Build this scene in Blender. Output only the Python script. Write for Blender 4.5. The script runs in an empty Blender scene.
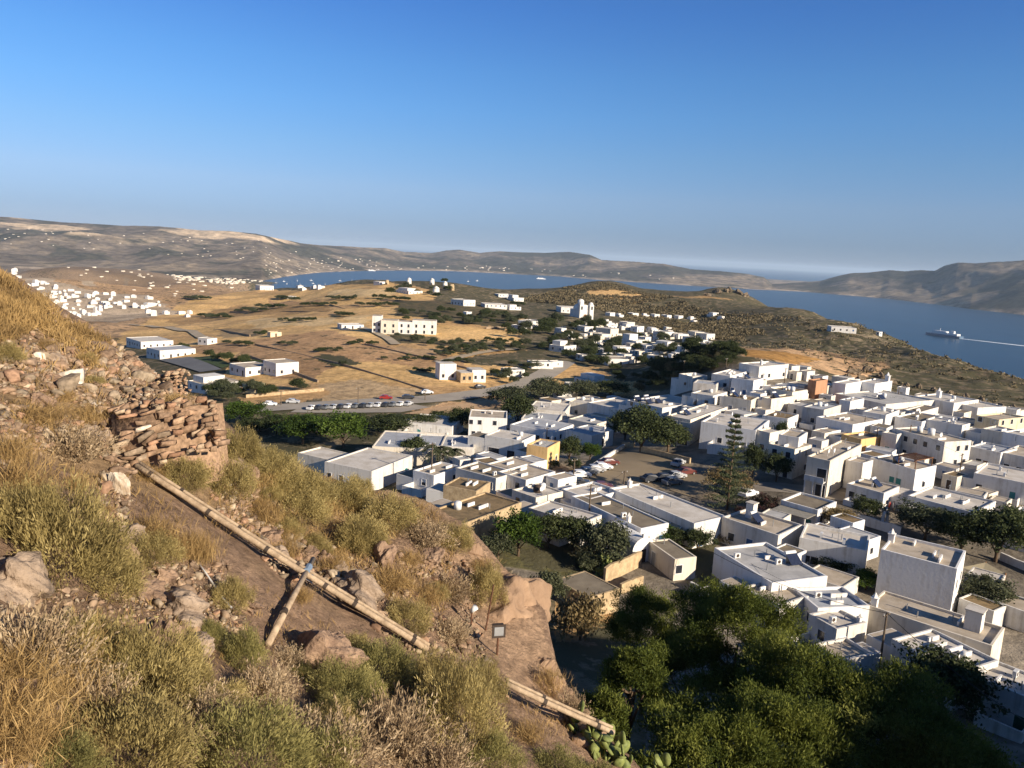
import bpy, bmesh, math, random
import numpy as np
from mathutils import Matrix, Vector

C = bpy.context.scene.collection
SC = bpy.context.scene
R = math.radians

# ------------------------------------------------------------------ camera
W, H, F = 1024, 768, 769.0
CAM = np.array([0.0, 0.0, 270.0])
PITCH, ROLL = math.atan(131 / 769.0), R(3.03)
_f = np.array([0, math.cos(PITCH), -math.sin(PITCH)])
_r0 = np.array([1.0, 0, 0]); _u0 = np.array([0, math.sin(PITCH), math.cos(PITCH)])
_r = math.cos(ROLL) * _r0 + math.sin(ROLL) * _u0
_u = -math.sin(ROLL) * _r0 + math.cos(ROLL) * _u0
cam_d = bpy.data.cameras.new('camera'); cam = bpy.data.objects.new('camera', cam_d); C.objects.link(cam)
cam_d.sensor_fit = 'HORIZONTAL'; cam_d.sensor_width = 36.0; cam_d.lens = 36.0 * F / W
cam_d.clip_start = 0.2; cam_d.clip_end = 250000.0
M = Matrix.Identity(4)
for i in range(3):
    M[i][0] = _r[i]; M[i][1] = _u[i]; M[i][2] = -_f[i]; M[i][3] = CAM[i]
cam.matrix_world = M
SC.camera = cam

# ------------------------------------------------------------------ light
SUN_AZ, SUN_EL = 128.0, 21.0          # azimuth clockwise from +Y
world = bpy.data.worlds.new('World'); SC.world = world; world.use_nodes = True
wn = world.node_tree; wn.nodes.clear()
sky = wn.nodes.new('ShaderNodeTexSky'); sky.sky_type = 'NISHITA'; sky.sun_disc = False
sky.sun_elevation = R(SUN_EL); sky.sun_rotation = R(SUN_AZ)
sky.altitude = 100.0; sky.air_density = 1.0; sky.dust_density = 0.2; sky.ozone_density = 5.0
# the evening sky greys towards the horizon with summer haze; the unseen zenith is tinted darker to cut ambient light
wtc = wn.nodes.new('ShaderNodeTexCoord'); wsx = wn.nodes.new('ShaderNodeSeparateXYZ'); wn.links.new(wtc.outputs['Generated'], wsx.inputs[0])
wr = wn.nodes.new('ShaderNodeValToRGB'); wr.color_ramp.interpolation = 'LINEAR'
SKYT = [(0.0, (0.322, 0.402, 0.687)), (1.0, (0.3, 0.37, 0.45)), (0.029, (0.346, 0.402, 0.625)), (0.072, (0.5, 0.508, 0.652)), (0.12, (0.493, 0.569, 0.692)), (0.167, (0.453, 0.61, 0.762)), (0.212, (0.415, 0.61, 0.788)), (0.282, (0.339, 0.547, 0.804)), (0.5, (0.36, 0.47, 0.62))]
for i_, (p_, c_) in enumerate(SKYT):
    e_ = wr.color_ramp.elements[i_] if i_ < 2 else wr.color_ramp.elements.new(p_)
    e_.position = p_; e_ = min(wr.color_ramp.elements, key=lambda q: abs(q.position - p_)); e_.color = (*c_, 1)
wm = wn.nodes.new('ShaderNodeMixRGB'); wm.blend_type = 'MULTIPLY'; wm.inputs[0].default_value = 1.0
wn.links.new(wsx.outputs[2], wr.inputs[0]); wn.links.new(sky.outputs[0], wm.inputs[1]); wn.links.new(wr.outputs[0], wm.inputs[2])
bg = wn.nodes.new('ShaderNodeBackground'); bg.inputs['Strength'].default_value = 0.10
wo = wn.nodes.new('ShaderNodeOutputWorld')
wn.links.new(wm.outputs[0], bg.inputs[0]); wn.links.new(bg.outputs[0], wo.inputs[0])
sun_d = bpy.data.lights.new('sun', 'SUN'); sun_d.energy = 5.0; sun_d.angle = R(0.55); sun_d.color = (1.0, 0.86, 0.68)
sun = bpy.data.objects.new('sun', sun_d); C.objects.link(sun)
sd = Vector((math.sin(R(SUN_AZ)) * math.cos(R(SUN_EL)), math.cos(R(SUN_AZ)) * math.cos(R(SUN_EL)), math.sin(R(SUN_EL))))
sun.rotation_euler = sd.to_track_quat('Z', 'Y').to_euler(); sun.location = (200, -200, 600)
vs = SC.view_settings
SC.display_settings.display_device = 'sRGB'
vs.view_transform = 'Standard'; vs.look = 'None'; vs.exposure = 0.81; vs.gamma = 1.0
SC.render.engine = 'CYCLES'
cy = SC.cycles
cy.max_bounces = 5; cy.diffuse_bounces = 3; cy.glossy_bounces = 2; cy.transmission_bounces = 2; cy.volume_bounces = 0
cy.transparent_max_bounces = 4; cy.use_denoising = True
cy.sample_clamp_indirect = 6.0
try:
    cy.denoiser = 'OPENIMAGEDENOISE'
except Exception:
    pass

# ------------------------------------------------------------------ maths
def ray(px, py):
    d = _f * F + (px - W / 2) * _r - (py - H / 2) * _u
    return d / np.linalg.norm(d)

def proj(p):
    v = np.asarray(p, float) - CAM
    z = v @ _f
    return W / 2 + F * (v @ _r) / z, H / 2 - F * (v @ _u) / z

def at_drop(px, py, drop):
    d = ray(px, py); t = -drop / d[2]
    return CAM + d * t

def at_dist(px, py, dist):                   # dist = horizontal distance
    d = ray(px, py); t = dist / math.hypot(d[0], d[1])
    return CAM + d * t

def _hash(ix, iy, seed):
    n = (ix.astype(np.int64) * 374761393 + iy.astype(np.int64) * 668265263 + seed * 1442695041) & 0xFFFFFFFF
    n = ((n ^ (n >> 13)) * 1274126177) & 0xFFFFFFFF
    n = (n ^ (n >> 16)) & 0xFFFFFFFF
    return n.astype(np.float64) / 4294967295.0

def vnoise(x, y, seed=0):
    x = np.asarray(x, float); y = np.asarray(y, float)
    ix = np.floor(x); iy = np.floor(y); fx = x - ix; fy = y - iy
    ux = fx * fx * (3 - 2 * fx); uy = fy * fy * (3 - 2 * fy)
    a = _hash(ix, iy, seed); b = _hash(ix + 1, iy, seed); c = _hash(ix, iy + 1, seed); d = _hash(ix + 1, iy + 1, seed)
    return (a + (b - a) * ux) * (1 - uy) + (c + (d - c) * ux) * uy

def fbm(x, y, oct=4, seed=0, gain=0.5):
    s = 0; a = 1.0; t = 0
    for k in range(oct):
        s = s + a * (vnoise(x * 2 ** k, y * 2 ** k, seed + k * 17) - 0.5); t += a; a *= gain
    return s / t * 2                          # about -1..1

def ridged(x, y, oct=4, seed=0):
    s = 0; a = 1.0; t = 0
    for k in range(oct):
        s = s + a * (1 - np.abs(2 * vnoise(x * 2 ** k, y * 2 ** k, seed + k * 31) - 1)); t += a; a *= 0.5
    return s / t

class RBF:
    def __init__(self, pts, vals, c=0.12, lam=1e-4):
        self.p = np.asarray(pts, float); self.c = c
        v = np.asarray(vals, float); n = len(v)
        d = np.sqrt(((self.p[:, None] - self.p[None]) ** 2).sum(-1) + c * c)
        P = np.c_[np.ones(n), self.p]
        A = np.zeros((n + 3, n + 3)); A[:n, :n] = d - lam * np.eye(n) * n; A[:n, n:] = P; A[n:, :n] = P.T
        s = np.linalg.solve(A, np.r_[v, 0, 0, 0]); self.w = s[:n]; self.b = s[n:]
    def __call__(self, u, v):
        u = np.asarray(u, float); v = np.asarray(v, float)
        out = self.b[0] + self.b[1] * u + self.b[2] * v
        for (a, b), w in zip(self.p, self.w):
            out = out + w * np.sqrt((u - a) ** 2 + (v - b) ** 2 + self.c ** 2)
        return out

def azd(x, y):
    return np.arctan2(x, y), np.hypot(x, y)

# ------------------------------------------------------------------ valley (everything beyond the near slope)
VP = [  # pixel x, pixel y, metres below the camera
 (1000,740,43),(900,690,43),(850,620,42.5),(760,640,42.5),(620,610,42),(560,585,41),(640,560,41.5),(720,585,42),(540,540,41),(480,540,40),
 (650,505,42),(590,500,42),(640,460,42.5),(690,470,42),(560,465,42.5),(600,440,47.5),(570,425,49),(520,420,50),(480,430,50),(640,425,46),
 (700,440,40.5),(690,420,40),(800,480,40.5),(760,520,41.5),(880,560,42),(960,600,43),(1010,640,43.5),(900,500,41),(900,465,39.5),(1000,510,41.5),(950,425,38),(1020,425,38.5),(860,402,36),(930,405,37),
 (760,388,34),(700,392,37),(800,400,35.5),(790,430,38),(735,372,33),
 (690,352,32),(720,349,31.5),(760,350,32),(800,353,33),(850,368,36),(880,385,37),(910,390,38),(655,372,44),(640,385,49),(680,376,40),(600,395,50),(560,400,50.5),
 (440,405,49.5),(350,408,50),(300,408,50),(250,410,50),(400,440,48),(365,478,46.5),(440,488,44),(300,440,49),(300,460,49),(240,430,50),(430,470,45),
 (450,380,48.5),(380,395,49),(330,380,49),(270,375,51),(200,375,54),(180,350,58),(240,355,53),(320,350,49),(400,330,47.5),(480,345,47.5),(530,375,49),
 (500,310,46),(440,300,44),(440,284,42),(400,290,44),(350,300,50),(300,300,62),(260,300,75),(220,310,76),(330,290,75),(365,283,52),
 (480,296,48),(520,300,51),(560,310,49),(585,317,48),(620,340,50),(660,350,52),(690,350,45),(640,325,60),(700,325,62),(600,330,50),
 (560,290,52),(600,282,40),(640,288,44),(680,300,58),(690,290.5,40),(712,287,36),(738,290,37),(754,299,47),(767,309,58),(776,319,68),(800,324,74),(842,334,66),(912,349,54),
 (140,330,72),(80,310,78),(40,290,80),(20,278,84),(100,285,92),(160,290,96),(200,282,112),(60,268,110),(120,270,128),(240,282,130),
 (820,330,70),(880,345,60),(950,360,47),(1010,378,42),(1024,385,42),(860,355,48),(930,375,41),(800,330,80),
]
VA = [  # azimuth deg, distance, metres below the camera   (outside or behind what is in view)
 (0,30,24),(0,45,33),(12,25,22),(12,40,31),(22,30,24),(22,45,33.5),(30,30,24),(30,45,33),(36,60,40),(45,80,41),(45,140,42),(40,50,30),
 (-20,45,40),(-35,60,46),(-50,60,40),(-50,200,60),(-50,800,100),
 (50,300,42),(60,140,40),(45,450,75),(45,900,220),
 (34,570,95),(34,850,190),(30,690,110),(30,1000,200),(26,900,140),(26,1150,215),(22,1180,150),(22,1500,230),(18,1450,150),(18,1900,240),(14,1500,130),(14,2000,240),(10,1500,110),(10,2100,235),
 (5,1400,105),(5,2000,235),(0,1400,130),(0,2000,240),(-5,1400,110),(-5,2100,235),(-10,1700,150),(-10,2400,245),(-14,2000,200),(-14,3000,262),(-20,2400,215),(-20,3500,262),(-28,2200,190),(-28,3500,245),(-35,2200,180),(-35,3500,240),(-45,3000,220),
 (35,2000,330),(25,2400,330),(15,3200,330),(5,3500,330),(0,3300,320),(-8,3800,320),(-14,4600,300),(-18,5200,268),(-25,5200,262),(-35,5200,258),(-45,5200,255),
 (45,2000,330),(35,4500,400),(15,5500,400),(0,5500,400),
]
# spur of the castle hill that shades the pines, out of frame to the right
SP = [(58,36,25),(62,55,16),(66,72,10),(78,60,6),(90,55,7.5),(72,95,11.5),(52,72,37),(80,110,18),(95,90,13),(66,120,29),(60,100,34),(95,30,18),(80,30,17),(45,30,26),(104,50,17)]
_pp = []; _vv = []
for px, py, dr in VP:
    p = at_drop(px, py, dr); a, d = azd(p[0], p[1]); _pp.append((a, math.log(d) * 0.55)); _vv.append(dr)
for a, d, dr in VA + SP:
    _pp.append((R(a), math.log(d) * 0.55)); _vv.append(dr)
_vrbf = RBF(_pp, _vv, c=0.03, lam=2e-5)
_LU = np.linspace(R(-60), R(110), 1500); _LV = np.linspace(math.log(8.0) * .55, math.log(16000.0) * .55, 900)
_LUT = _vrbf(*np.meshgrid(_LU, _LV, indexing='ij'))
def _vlut(u, v):
    fu = np.clip((u - _LU[0]) / (_LU[1] - _LU[0]), 0, 1498.999); fv = np.clip((v - _LV[0]) / (_LV[1] - _LV[0]), 0, 898.999)
    i = np.floor(fu).astype(int); j = np.floor(fv).astype(int); fu = fu - i; fv = fv - j
    return (_LUT[i, j] * (1 - fu) + _LUT[i + 1, j] * fu) * (1 - fv) + (_LUT[i, j + 1] * (1 - fu) + _LUT[i + 1, j + 1] * fu) * fv

def valley_z(x, y, detail=True):
    a, d = azd(x, y)
    z = 270 - _vlut(a, np.log(np.maximum(d, 8)) * 0.55)
    if detail:
        k = np.clip((d - 260) / 500, 0, 1)
        z = z + k * (fbm(x / 90, y / 90, 4, 5) * 5.0) + np.clip((d-350)/900,0,1)*(ridged(x/260,y/260,4,9)-0.55)*14
        rk = np.clip((a - R(17)) / R(4), 0, 1) * np.clip((d - 285) / 60, 0, 1)      # rocky coast hill on the right
        z = z + rk * (ridged(x / 24, y / 24, 4, 3) - 0.5) * 5.0
    return z

# ------------------------------------------------------------------ distant hills
SKY = [(-150,212),(-60,214),(0,217),(20,218),(60,222),(95,224),(125,226),(160,226),(200,230),(230,231),(256,234),(280,239),(300,243),(335,246),(360,247),(385,247.5),(405,252),(432,253),(446,250.5),(460,250),(480,253),(500,251.5),(520,252.5),(545,253),(570,252),(590,255),(602,260),(640,262),(664,264),(690,269),(720,271),(748,274),(764,277),
       (772,284),(800,282),(820,281),(838,276),(850,273.5),(870,272),(890,270),(905,271),(922,270),(935,271),(945,266),(958,263.5),(975,264),(990,262.5),(1005,262),(1024,260.5),(1060,259),(1150,256)]
COAST = [(-150,262),(0,268),(150,276),(262,281),(290,276),(320,272.5),(380,270.5),(450,271),(512,274),(560,276.5),(600,280),(640,282.5),(680,285),(720,287.5),(765,290),(800,291.5),(830,294),(880,298),(920,302.5),(970,309),(1024,315),(1060,318),(1150,325)]
def _tab(lst, f):
    o = []
    for px, py in lst:
        d = ray(px, py); o.append((math.atan2(d[0], d[1]), f(d)))
    o.sort(); return np.array(o)
_ct = _tab(COAST, lambda d: -270 * math.hypot(d[0], d[1]) / d[2])
_st = _tab(SKY, lambda d: d[2] / math.hypot(d[0], d[1]))
def hills_z(x, y):
    a, d = azd(x, y)
    dc = np.interp(a, _ct[:, 0], _ct[:, 1]); te = np.interp(a, _st[:, 0], _st[:, 1])
    depth = np.interp(a, [R(-40), R(-19), R(-10), R(5), R(15), R(17.5), R(22), R(36)], [4200, 3800, 3300, 2600, 1500, 1500, 1700, 2600])
    dr = dc + depth
    zr = 270 + te * dr
    t = (d - dc) / depth
    rise = np.clip(t, 0, 1) ** 0.85
    fall = np.clip((d - dr) / 2600, 0, None)
    z = np.where(t < 1, zr * (0.62 * rise + 0.38 * rise ** 2), zr - 260 * fall ** 1.2)
    env = np.clip(t, 0, 1) * np.clip(1.02 - t, 0, 1) * 4 + 0.05
    n = ridged(x / 1500, y / 1500, 5, 21) - 0.6
    z = z + env * zr * 0.62 * n + np.clip(t * 4, 0, 1) * fbm(x / 420, y / 420, 4, 12) * 10
    z = np.where(t < 0, -30 * np.minimum(-t * 6, 1) - 2, np.maximum(z, 3.0 + 6*np.clip(t*8,0,1)) )
    z = np.where((t > 1), np.where(z < 4, z - 20, z), z)
    return z

# ------------------------------------------------------------------ near slope
NP_ = [(-80,225,27),(-80,300,19),(-80,420,12),(-80,560,8),(-80,768,4.6),
 (0,268,23),(0,340,17),(0,430,12.5),(0,520,9.6),(0,620,7.2),(0,768,5),
 (50,300,21.5),(100,334,20),(100,400,15.8),(100,470,12.8),(100,560,10),(100,650,7.8),(100,768,5.7),
 (163,382,17.5),(205,404,15.4),(150,402,15.4),(180,462,14.0),(140,468,13.6),
 (218,440,15.2),(255,440,19),(230,500,13.8),(200,560,11.2),(200,650,8.5),(200,768,6.2),
 (290,456,19),(330,474,18.5),(320,530,14.8),(300,590,11.9),(300,680,8.8),(300,768,6.7),
 (370,490,18),(410,502,17.6),(410,560,14.4),(400,640,11.6),(400,720,9),(400,768,7.7),
 (440,514,17.2),(470,528,16.8),(470,590,14.8),(470,650,12.7),(470,720,10),(470,768,8.6),
 (510,566,16),(532,590,15.6),(530,650,13.6),(530,700,11.8),(530,768,9.5),
 (548,625,14.6),(560,690,13),(580,715,12.4),(600,738,12),(620,755,11.5),(600,768,11),(640,775,11.4)]
NS = [(-80,225,27),(0,268,23),(50,300,21.5),(100,334,20),(150,374,18.2),(163,382,17.5),(190,398,16),(214,406,15.4),(222,428,18),(255,440,19),(290,456,19),(330,474,18.5),(370,490,18),(410,502,17.6),(440,514,17.2),(470,528,16.8),
      (490,545,16.4),(510,566,16),(532,590,15.6),(545,610,15.2),(556,660,13.8),(580,706,12.8),(600,732,12.2),(630,758,11.6),(680,800,11)]
_pp = []; _vv = []
for px, py, d in NP_:
    p = at_dist(px, py, d); a, _ = azd(p[0], p[1]); _pp.append((a, math.log(d) * 0.6)); _vv.append(270 - p[2])
_nrbf = RBF(_pp, _vv, c=0.05, lam=1e-4)
_ns = []
for px, py, d in NS:
    p = at_dist(px, py, d); _ns.append((math.atan2(p[0], p[1]), d))
_ns = np.array(sorted(_ns))
def near_z(x, y, detail=True):
    a, d = azd(x, y)
    ds = np.interp(a, _ns[:, 0], _ns[:, 1])
    de = np.minimum(d, ds)
    dr = _nrbf(a, np.log(np.maximum(de, 2.5)) * 0.6)
    e = np.maximum(d - ds, 0)
    z = 270 - dr - e * (dr / np.maximum(ds, 1) + 0.35) - 0.35 * np.minimum(e, 4) ** 2 * 0.25 - np.maximum(e - 4, 0) * 0.5
    if detail:
        z = z + fbm(x / 2.2, y / 2.2, 4, 40) * 0.22 + (ridged(x / 0.9, y / 0.9, 3, 50) - 0.55) * 0.12 * np.clip(d / 10, 0.4, 1)
    return z

def ground_z(x, y):
    return np.maximum(valley_z(x, y), 0.0)

def hit(px, py, fn=ground_z, t0=30.0, t1=16000.0, lift=0.0):
    """Where the line of sight through a pixel meets the ground (raised by lift)."""
    d = ray(px, py)
    t = t0 * (t1 / t0) ** np.linspace(0, 1, 1600)
    P = CAM[None] + d[None] * t[:, None]
    g = P[:, 2] - fn(P[:, 0], P[:, 1]) - lift
    k = np.argmax(g < 0)
    if g[k] >= 0:
        return None
    if k == 0:
        return P[0]
    a, b = t[k - 1], t[k]
    for _ in range(24):
        m = 0.5 * (a + b); p = CAM + d * m
        if p[2] - float(fn(p[0], p[1])) - lift < 0: b = m
        else: a = m
    return CAM + d * b
def hit_near(px, py): return hit(px, py, near_z, 3.0, 60.0)
def hit_far(px, py): return hit(px, py, lambda x, y: np.maximum(hills_z(x, y), 0), 3500.0, 25000.0)

# ------------------------------------------------------------------ materials
MATS = {}
def nmat(name):
    m = bpy.data.materials.new(name); m.use_nodes = True; MATS[name] = m
    nt = m.node_tree; b = nt.nodes['Principled BSDF']
    b.inputs['Specular IOR Level'].default_value = 0.2
    return m, nt, b
def mat(name, col, col2=None, scale=3.0, rough=0.85, bump=0.0, bscale=None, detail=6.0, metal=0.0, spec=None, coord='Object', lo=0.35, hi=0.7):
    m, nt, b = nmat(name)
    b.inputs['Roughness'].default_value = rough; b.inputs['Metallic'].default_value = metal
    if spec is not None: b.inputs['Specular IOR Level'].default_value = spec
    if col2 is None: col2 = tuple(c * 0.8 for c in col)
    tc = nt.nodes.new('ShaderNodeTexCoord')
    if coord == 'World':
        geo = nt.nodes.new('ShaderNodeNewGeometry'); co = geo.outputs['Position']
    else:
        co = tc.outputs[coord]
    n = nt.nodes.new('ShaderNodeTexNoise'); n.inputs['Scale'].default_value = scale; n.inputs['Detail'].default_value = detail
    n.inputs['Roughness'].default_value = 0.65
    nt.links.new(co, n.inputs['Vector'])
    r = nt.nodes.new('ShaderNodeValToRGB')
    r.color_ramp.elements[0].position = lo; r.color_ramp.elements[1].position = hi
    r.color_ramp.elements[0].color = (*col2, 1); r.color_ramp.elements[1].color = (*col, 1)
    nt.links.new(n.outputs['Fac'], r.inputs[0]); nt.links.new(r.outputs[0], b.inputs['Base Color'])
    if bump:
        n2 = nt.nodes.new('ShaderNodeTexNoise'); n2.inputs['Scale'].default_value = bscale or scale * 6; n2.inputs['Detail'].default_value = 5
        nt.links.new(co, n2.inputs['Vector'])
        bp = nt.nodes.new('ShaderNodeBump'); bp.inputs['Strength'].default_value = bump; bp.inputs['Distance'].default_value = 0.05
        nt.links.new(n2.outputs['Fac'], bp.inputs['Height']); nt.links.new(bp.outputs[0], b.inputs['Normal'])
    return m

def leafmat(name, c1, c2, c3=None, scale=1.2, trans=0.25, rough=0.65):
    """Foliage: colour varies clump by clump; leaves let a little light through."""
    m, nt, b = nmat(name)
    b.inputs['Roughness'].default_value = rough; b.inputs['Specular IOR Level'].default_value = 0.12
    tc = nt.nodes.new('ShaderNodeTexCoord'); oi = nt.nodes.new('ShaderNodeObjectInfo')
    n = nt.nodes.new('ShaderNodeTexNoise'); n.inputs['Scale'].default_value = scale; n.inputs['Detail'].default_value = 4
    nt.links.new(tc.outputs['Object'], n.inputs['Vector'])
    at = nt.nodes.new('ShaderNodeAttribute'); at.attribute_name = 'tone'
    ad = nt.nodes.new('ShaderNodeMath'); ad.operation = 'ADD'
    nt.links.new(n.outputs['Fac'], ad.inputs[0]); nt.links.new(at.outputs['Fac'], ad.inputs[1])
    ad2 = nt.nodes.new('ShaderNodeMath'); ad2.operation = 'MULTIPLY_ADD'; ad2.inputs[1].default_value = 0.22; 
    nt.links.new(oi.outputs['Random'], ad2.inputs[0]); nt.links.new(ad.outputs[0], ad2.inputs[2])
    r = nt.nodes.new('ShaderNodeValToRGB')
    r.color_ramp.elements[0].position = 0.4; r.color_ramp.elements[1].position = 1.25 if False else 1.0
    r.color_ramp.elements[0].color = (*c1, 1); r.color_ramp.elements[1].color = (*(c3 or c2), 1)
    e = r.color_ramp.elements.new(0.7); e.color = (*c2, 1)
    nt.links.new(ad2.outputs[0], r.inputs[0]); nt.links.new(r.outputs[0], b.inputs['Base Color'])
    tr = nt.nodes.new('ShaderNodeBsdfTranslucent'); nt.links.new(r.outputs[0], tr.inputs['Color'])
    mx = nt.nodes.new('ShaderNodeMixShader'); mx.inputs[0].default_value = trans
    out = nt.nodes['Material Output']
    nt.links.new(b.outputs[0], mx.inputs[1]); nt.links.new(tr.outputs[0], mx.inputs[2]); nt.links.new(mx.outputs[0], out.inputs[0])
    return m

# ------------------------------------------------------------------ object helpers
def link(name, me, parent=None):
    o = bpy.data.objects.new(name, me); C.objects.link(o)
    if parent is not None: o.parent = parent
    return o
def tag(o, label=None, cat=None, group=None, kind=None):
    if label: o['label'] = label
    if cat: o['category'] = cat
    if group: o['group'] = group
    if kind: o['kind'] = kind
    return o
def thing(name, label, cat, loc, rz=0.0, group=None):
    o = bpy.data.objects.new(name, None); C.objects.link(o); o.empty_display_size = 0.5
    o.location = [float(v) for v in loc]; o.rotation_euler = (0, 0, rz)
    return tag(o, label, cat, group)
def mesh_np(name, V, Fq, mats, smooth=False, mi=None):
    me = bpy.data.meshes.new(name)
    V = np.asarray(V, np.float32); Fq = np.asarray(Fq, np.int32)
    k = Fq.shape[1]
    me.vertices.add(len(V)); me.vertices.foreach_set('co', V.ravel())
    me.loops.add(Fq.size); me.loops.foreach_set('vertex_index', Fq.ravel())
    me.polygons.add(len(Fq)); me.polygons.foreach_set('loop_start', np.arange(0, Fq.size, k, dtype=np.int32))
    me.polygons.foreach_set('loop_total', np.full(len(Fq), k, np.int32))
    if smooth: me.polygons.foreach_set('use_smooth', np.ones(len(Fq), bool))
    for m in (mats if isinstance(mats, (list, tuple)) else [mats]): me.materials.append(m)
    if mi is not None: me.polygons.foreach_set('material_index', np.asarray(mi, np.int32))
    me.update(calc_edges=True)
    return me
def copy_tree(o, parent=None):
    c = o.copy(); C.objects.link(c)
    if parent is not None: c.parent = parent
    for ch in list(o.children): copy_tree(ch, c)
    return c

class MB:
    """Collects boxes, prisms, tubes into one mesh."""
    def __init__(s): s.v = []; s.f = []
    def add(s, vs, fs):
        o = len(s.v); s.v += [tuple(map(float, v)) for v in vs]; s.f += [tuple(o + i for i in f) for f in fs]; return s
    def box(s, x0, x1, y0, y1, z0, z1):
        return s.add([(x0,y0,z0),(x1,y0,z0),(x1,y1,z0),(x0,y1,z0),(x0,y0,z1),(x1,y0,z1),(x1,y1,z1),(x0,y1,z1)],
                     [(0,3,2,1),(4,5,6,7),(0,1,5,4),(1,2,6,5),(2,3,7,6),(3,0,4,7)])
    def prism(s, poly, z0, z1):
        n = len(poly)
        return s.add([(x, y, z0) for x, y in poly] + [(x, y, z1) for x, y in poly],
                     [tuple(range(n))[::-1], tuple(range(n, 2 * n))] + [(i, (i + 1) % n, n + (i + 1) % n, n + i) for i in range(n)])
    def tube(s, pts, r, n=8, r1=None, cap=True):
        pts = [np.asarray(p, float) for p in pts]; rings = []; m = len(pts)
        for i, p in enumerate(pts):
            t = pts[min(i + 1, m - 1)] - pts[max(i - 1, 0)]; t = t / (np.linalg.norm(t) + 1e-9)
            a = np.cross(t, (0, 0, 1.0)); 
            if np.linalg.norm(a) < 0.05: a = np.cross(t, (1.0, 0, 0))
            a /= np.linalg.norm(a); b = np.cross(t, a)
            rr = r if r1 is None else r + (r1 - r) * i / (m - 1)
            rings.append([p + rr * (math.cos(2*math.pi*k/n) * a + math.sin(2*math.pi*k/n) * b) for k in range(n)])
        vs = [v for q in rings for v in q]
        fs = [(i*n+k, i*n+(k+1)%n, (i+1)*n+(k+1)%n, (i+1)*n+k) for i in range(m-1) for k in range(n)]
        if cap: fs += [tuple(range(n))[::-1], tuple((m-1)*n + k for k in range(n))]
        return s.add(vs, fs)
    def cone(s, x, y, z0, z1, r0, r1, n=16):
        return s.tube([(x, y, z0), (x, y, z1)], r0, n, r1)
    def dome(s, x, y, z, r, n=16, m=5, hz=1.0):
        vs = [(x + r*math.cos(a)*math.cos(e), y + r*math.sin(a)*math.cos(e), z + hz*r*math.sin(e)) for e in [math.pi/2*j/m for j in range(m)] for a in [2*math.pi*k/n for k in range(n)]] + [(x, y, z + hz*r)]
        fs = [(j*n+k, j*n+(k+1)%n, (j+1)*n+(k+1)%n, (j+1)*n+k) for j in range(m-1) for k in range(n)] + [((m-1)*n+k, (m-1)*n+(k+1)%n, m*n) for k in range(n)]
        return s.add(vs, fs)
    def mesh(s, name, mt, smooth=False):
        me = bpy.data.meshes.new(name); me.from_pydata(s.v, [], s.f); me.materials.append(mt)
        if smooth: me.polygons.foreach_set('use_smooth', [True] * len(me.polygons))
        me.update(); return me
    def build(s, name, mt, parent=None, smooth=False):
        return link(name, s.mesh(name, mt, smooth), parent)
# ================================================================== the setting
def polar_grid(az0, az1, na, d0, d1, nd, pw=None):
    a = np.linspace(R(az0), R(az1), na); d = d0 * (d1 / d0) ** np.linspace(0, 1, nd)
    A, D = np.meshgrid(a, d); 
    idx = np.arange(na * nd).reshape(nd, na)
    q = np.stack([idx[:-1, :-1], idx[:-1, 1:], idx[1:, 1:], idx[1:, :-1]], -1).reshape(-1, 4)
    return (D * np.sin(A)).ravel(), (D * np.cos(A)).ravel(), q
def in_poly(x, y, poly):
    c = np.zeros(x.shape, bool); n = len(poly)
    for i in range(n):
        x1, y1 = poly[i]; x2, y2 = poly[(i + 1) % n]
        if y1 == y2: continue
        c ^= ((y1 > y) != (y2 > y)) & (x < (x2 - x1) * (y - y1) / (y2 - y1) + x1)
    return c
def set_col(me, rgba):
    a = me.color_attributes.new('Col', 'FLOAT_COLOR', 'POINT'); a.data.foreach_set('color', np.asarray(rgba, np.float32).ravel())

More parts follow.
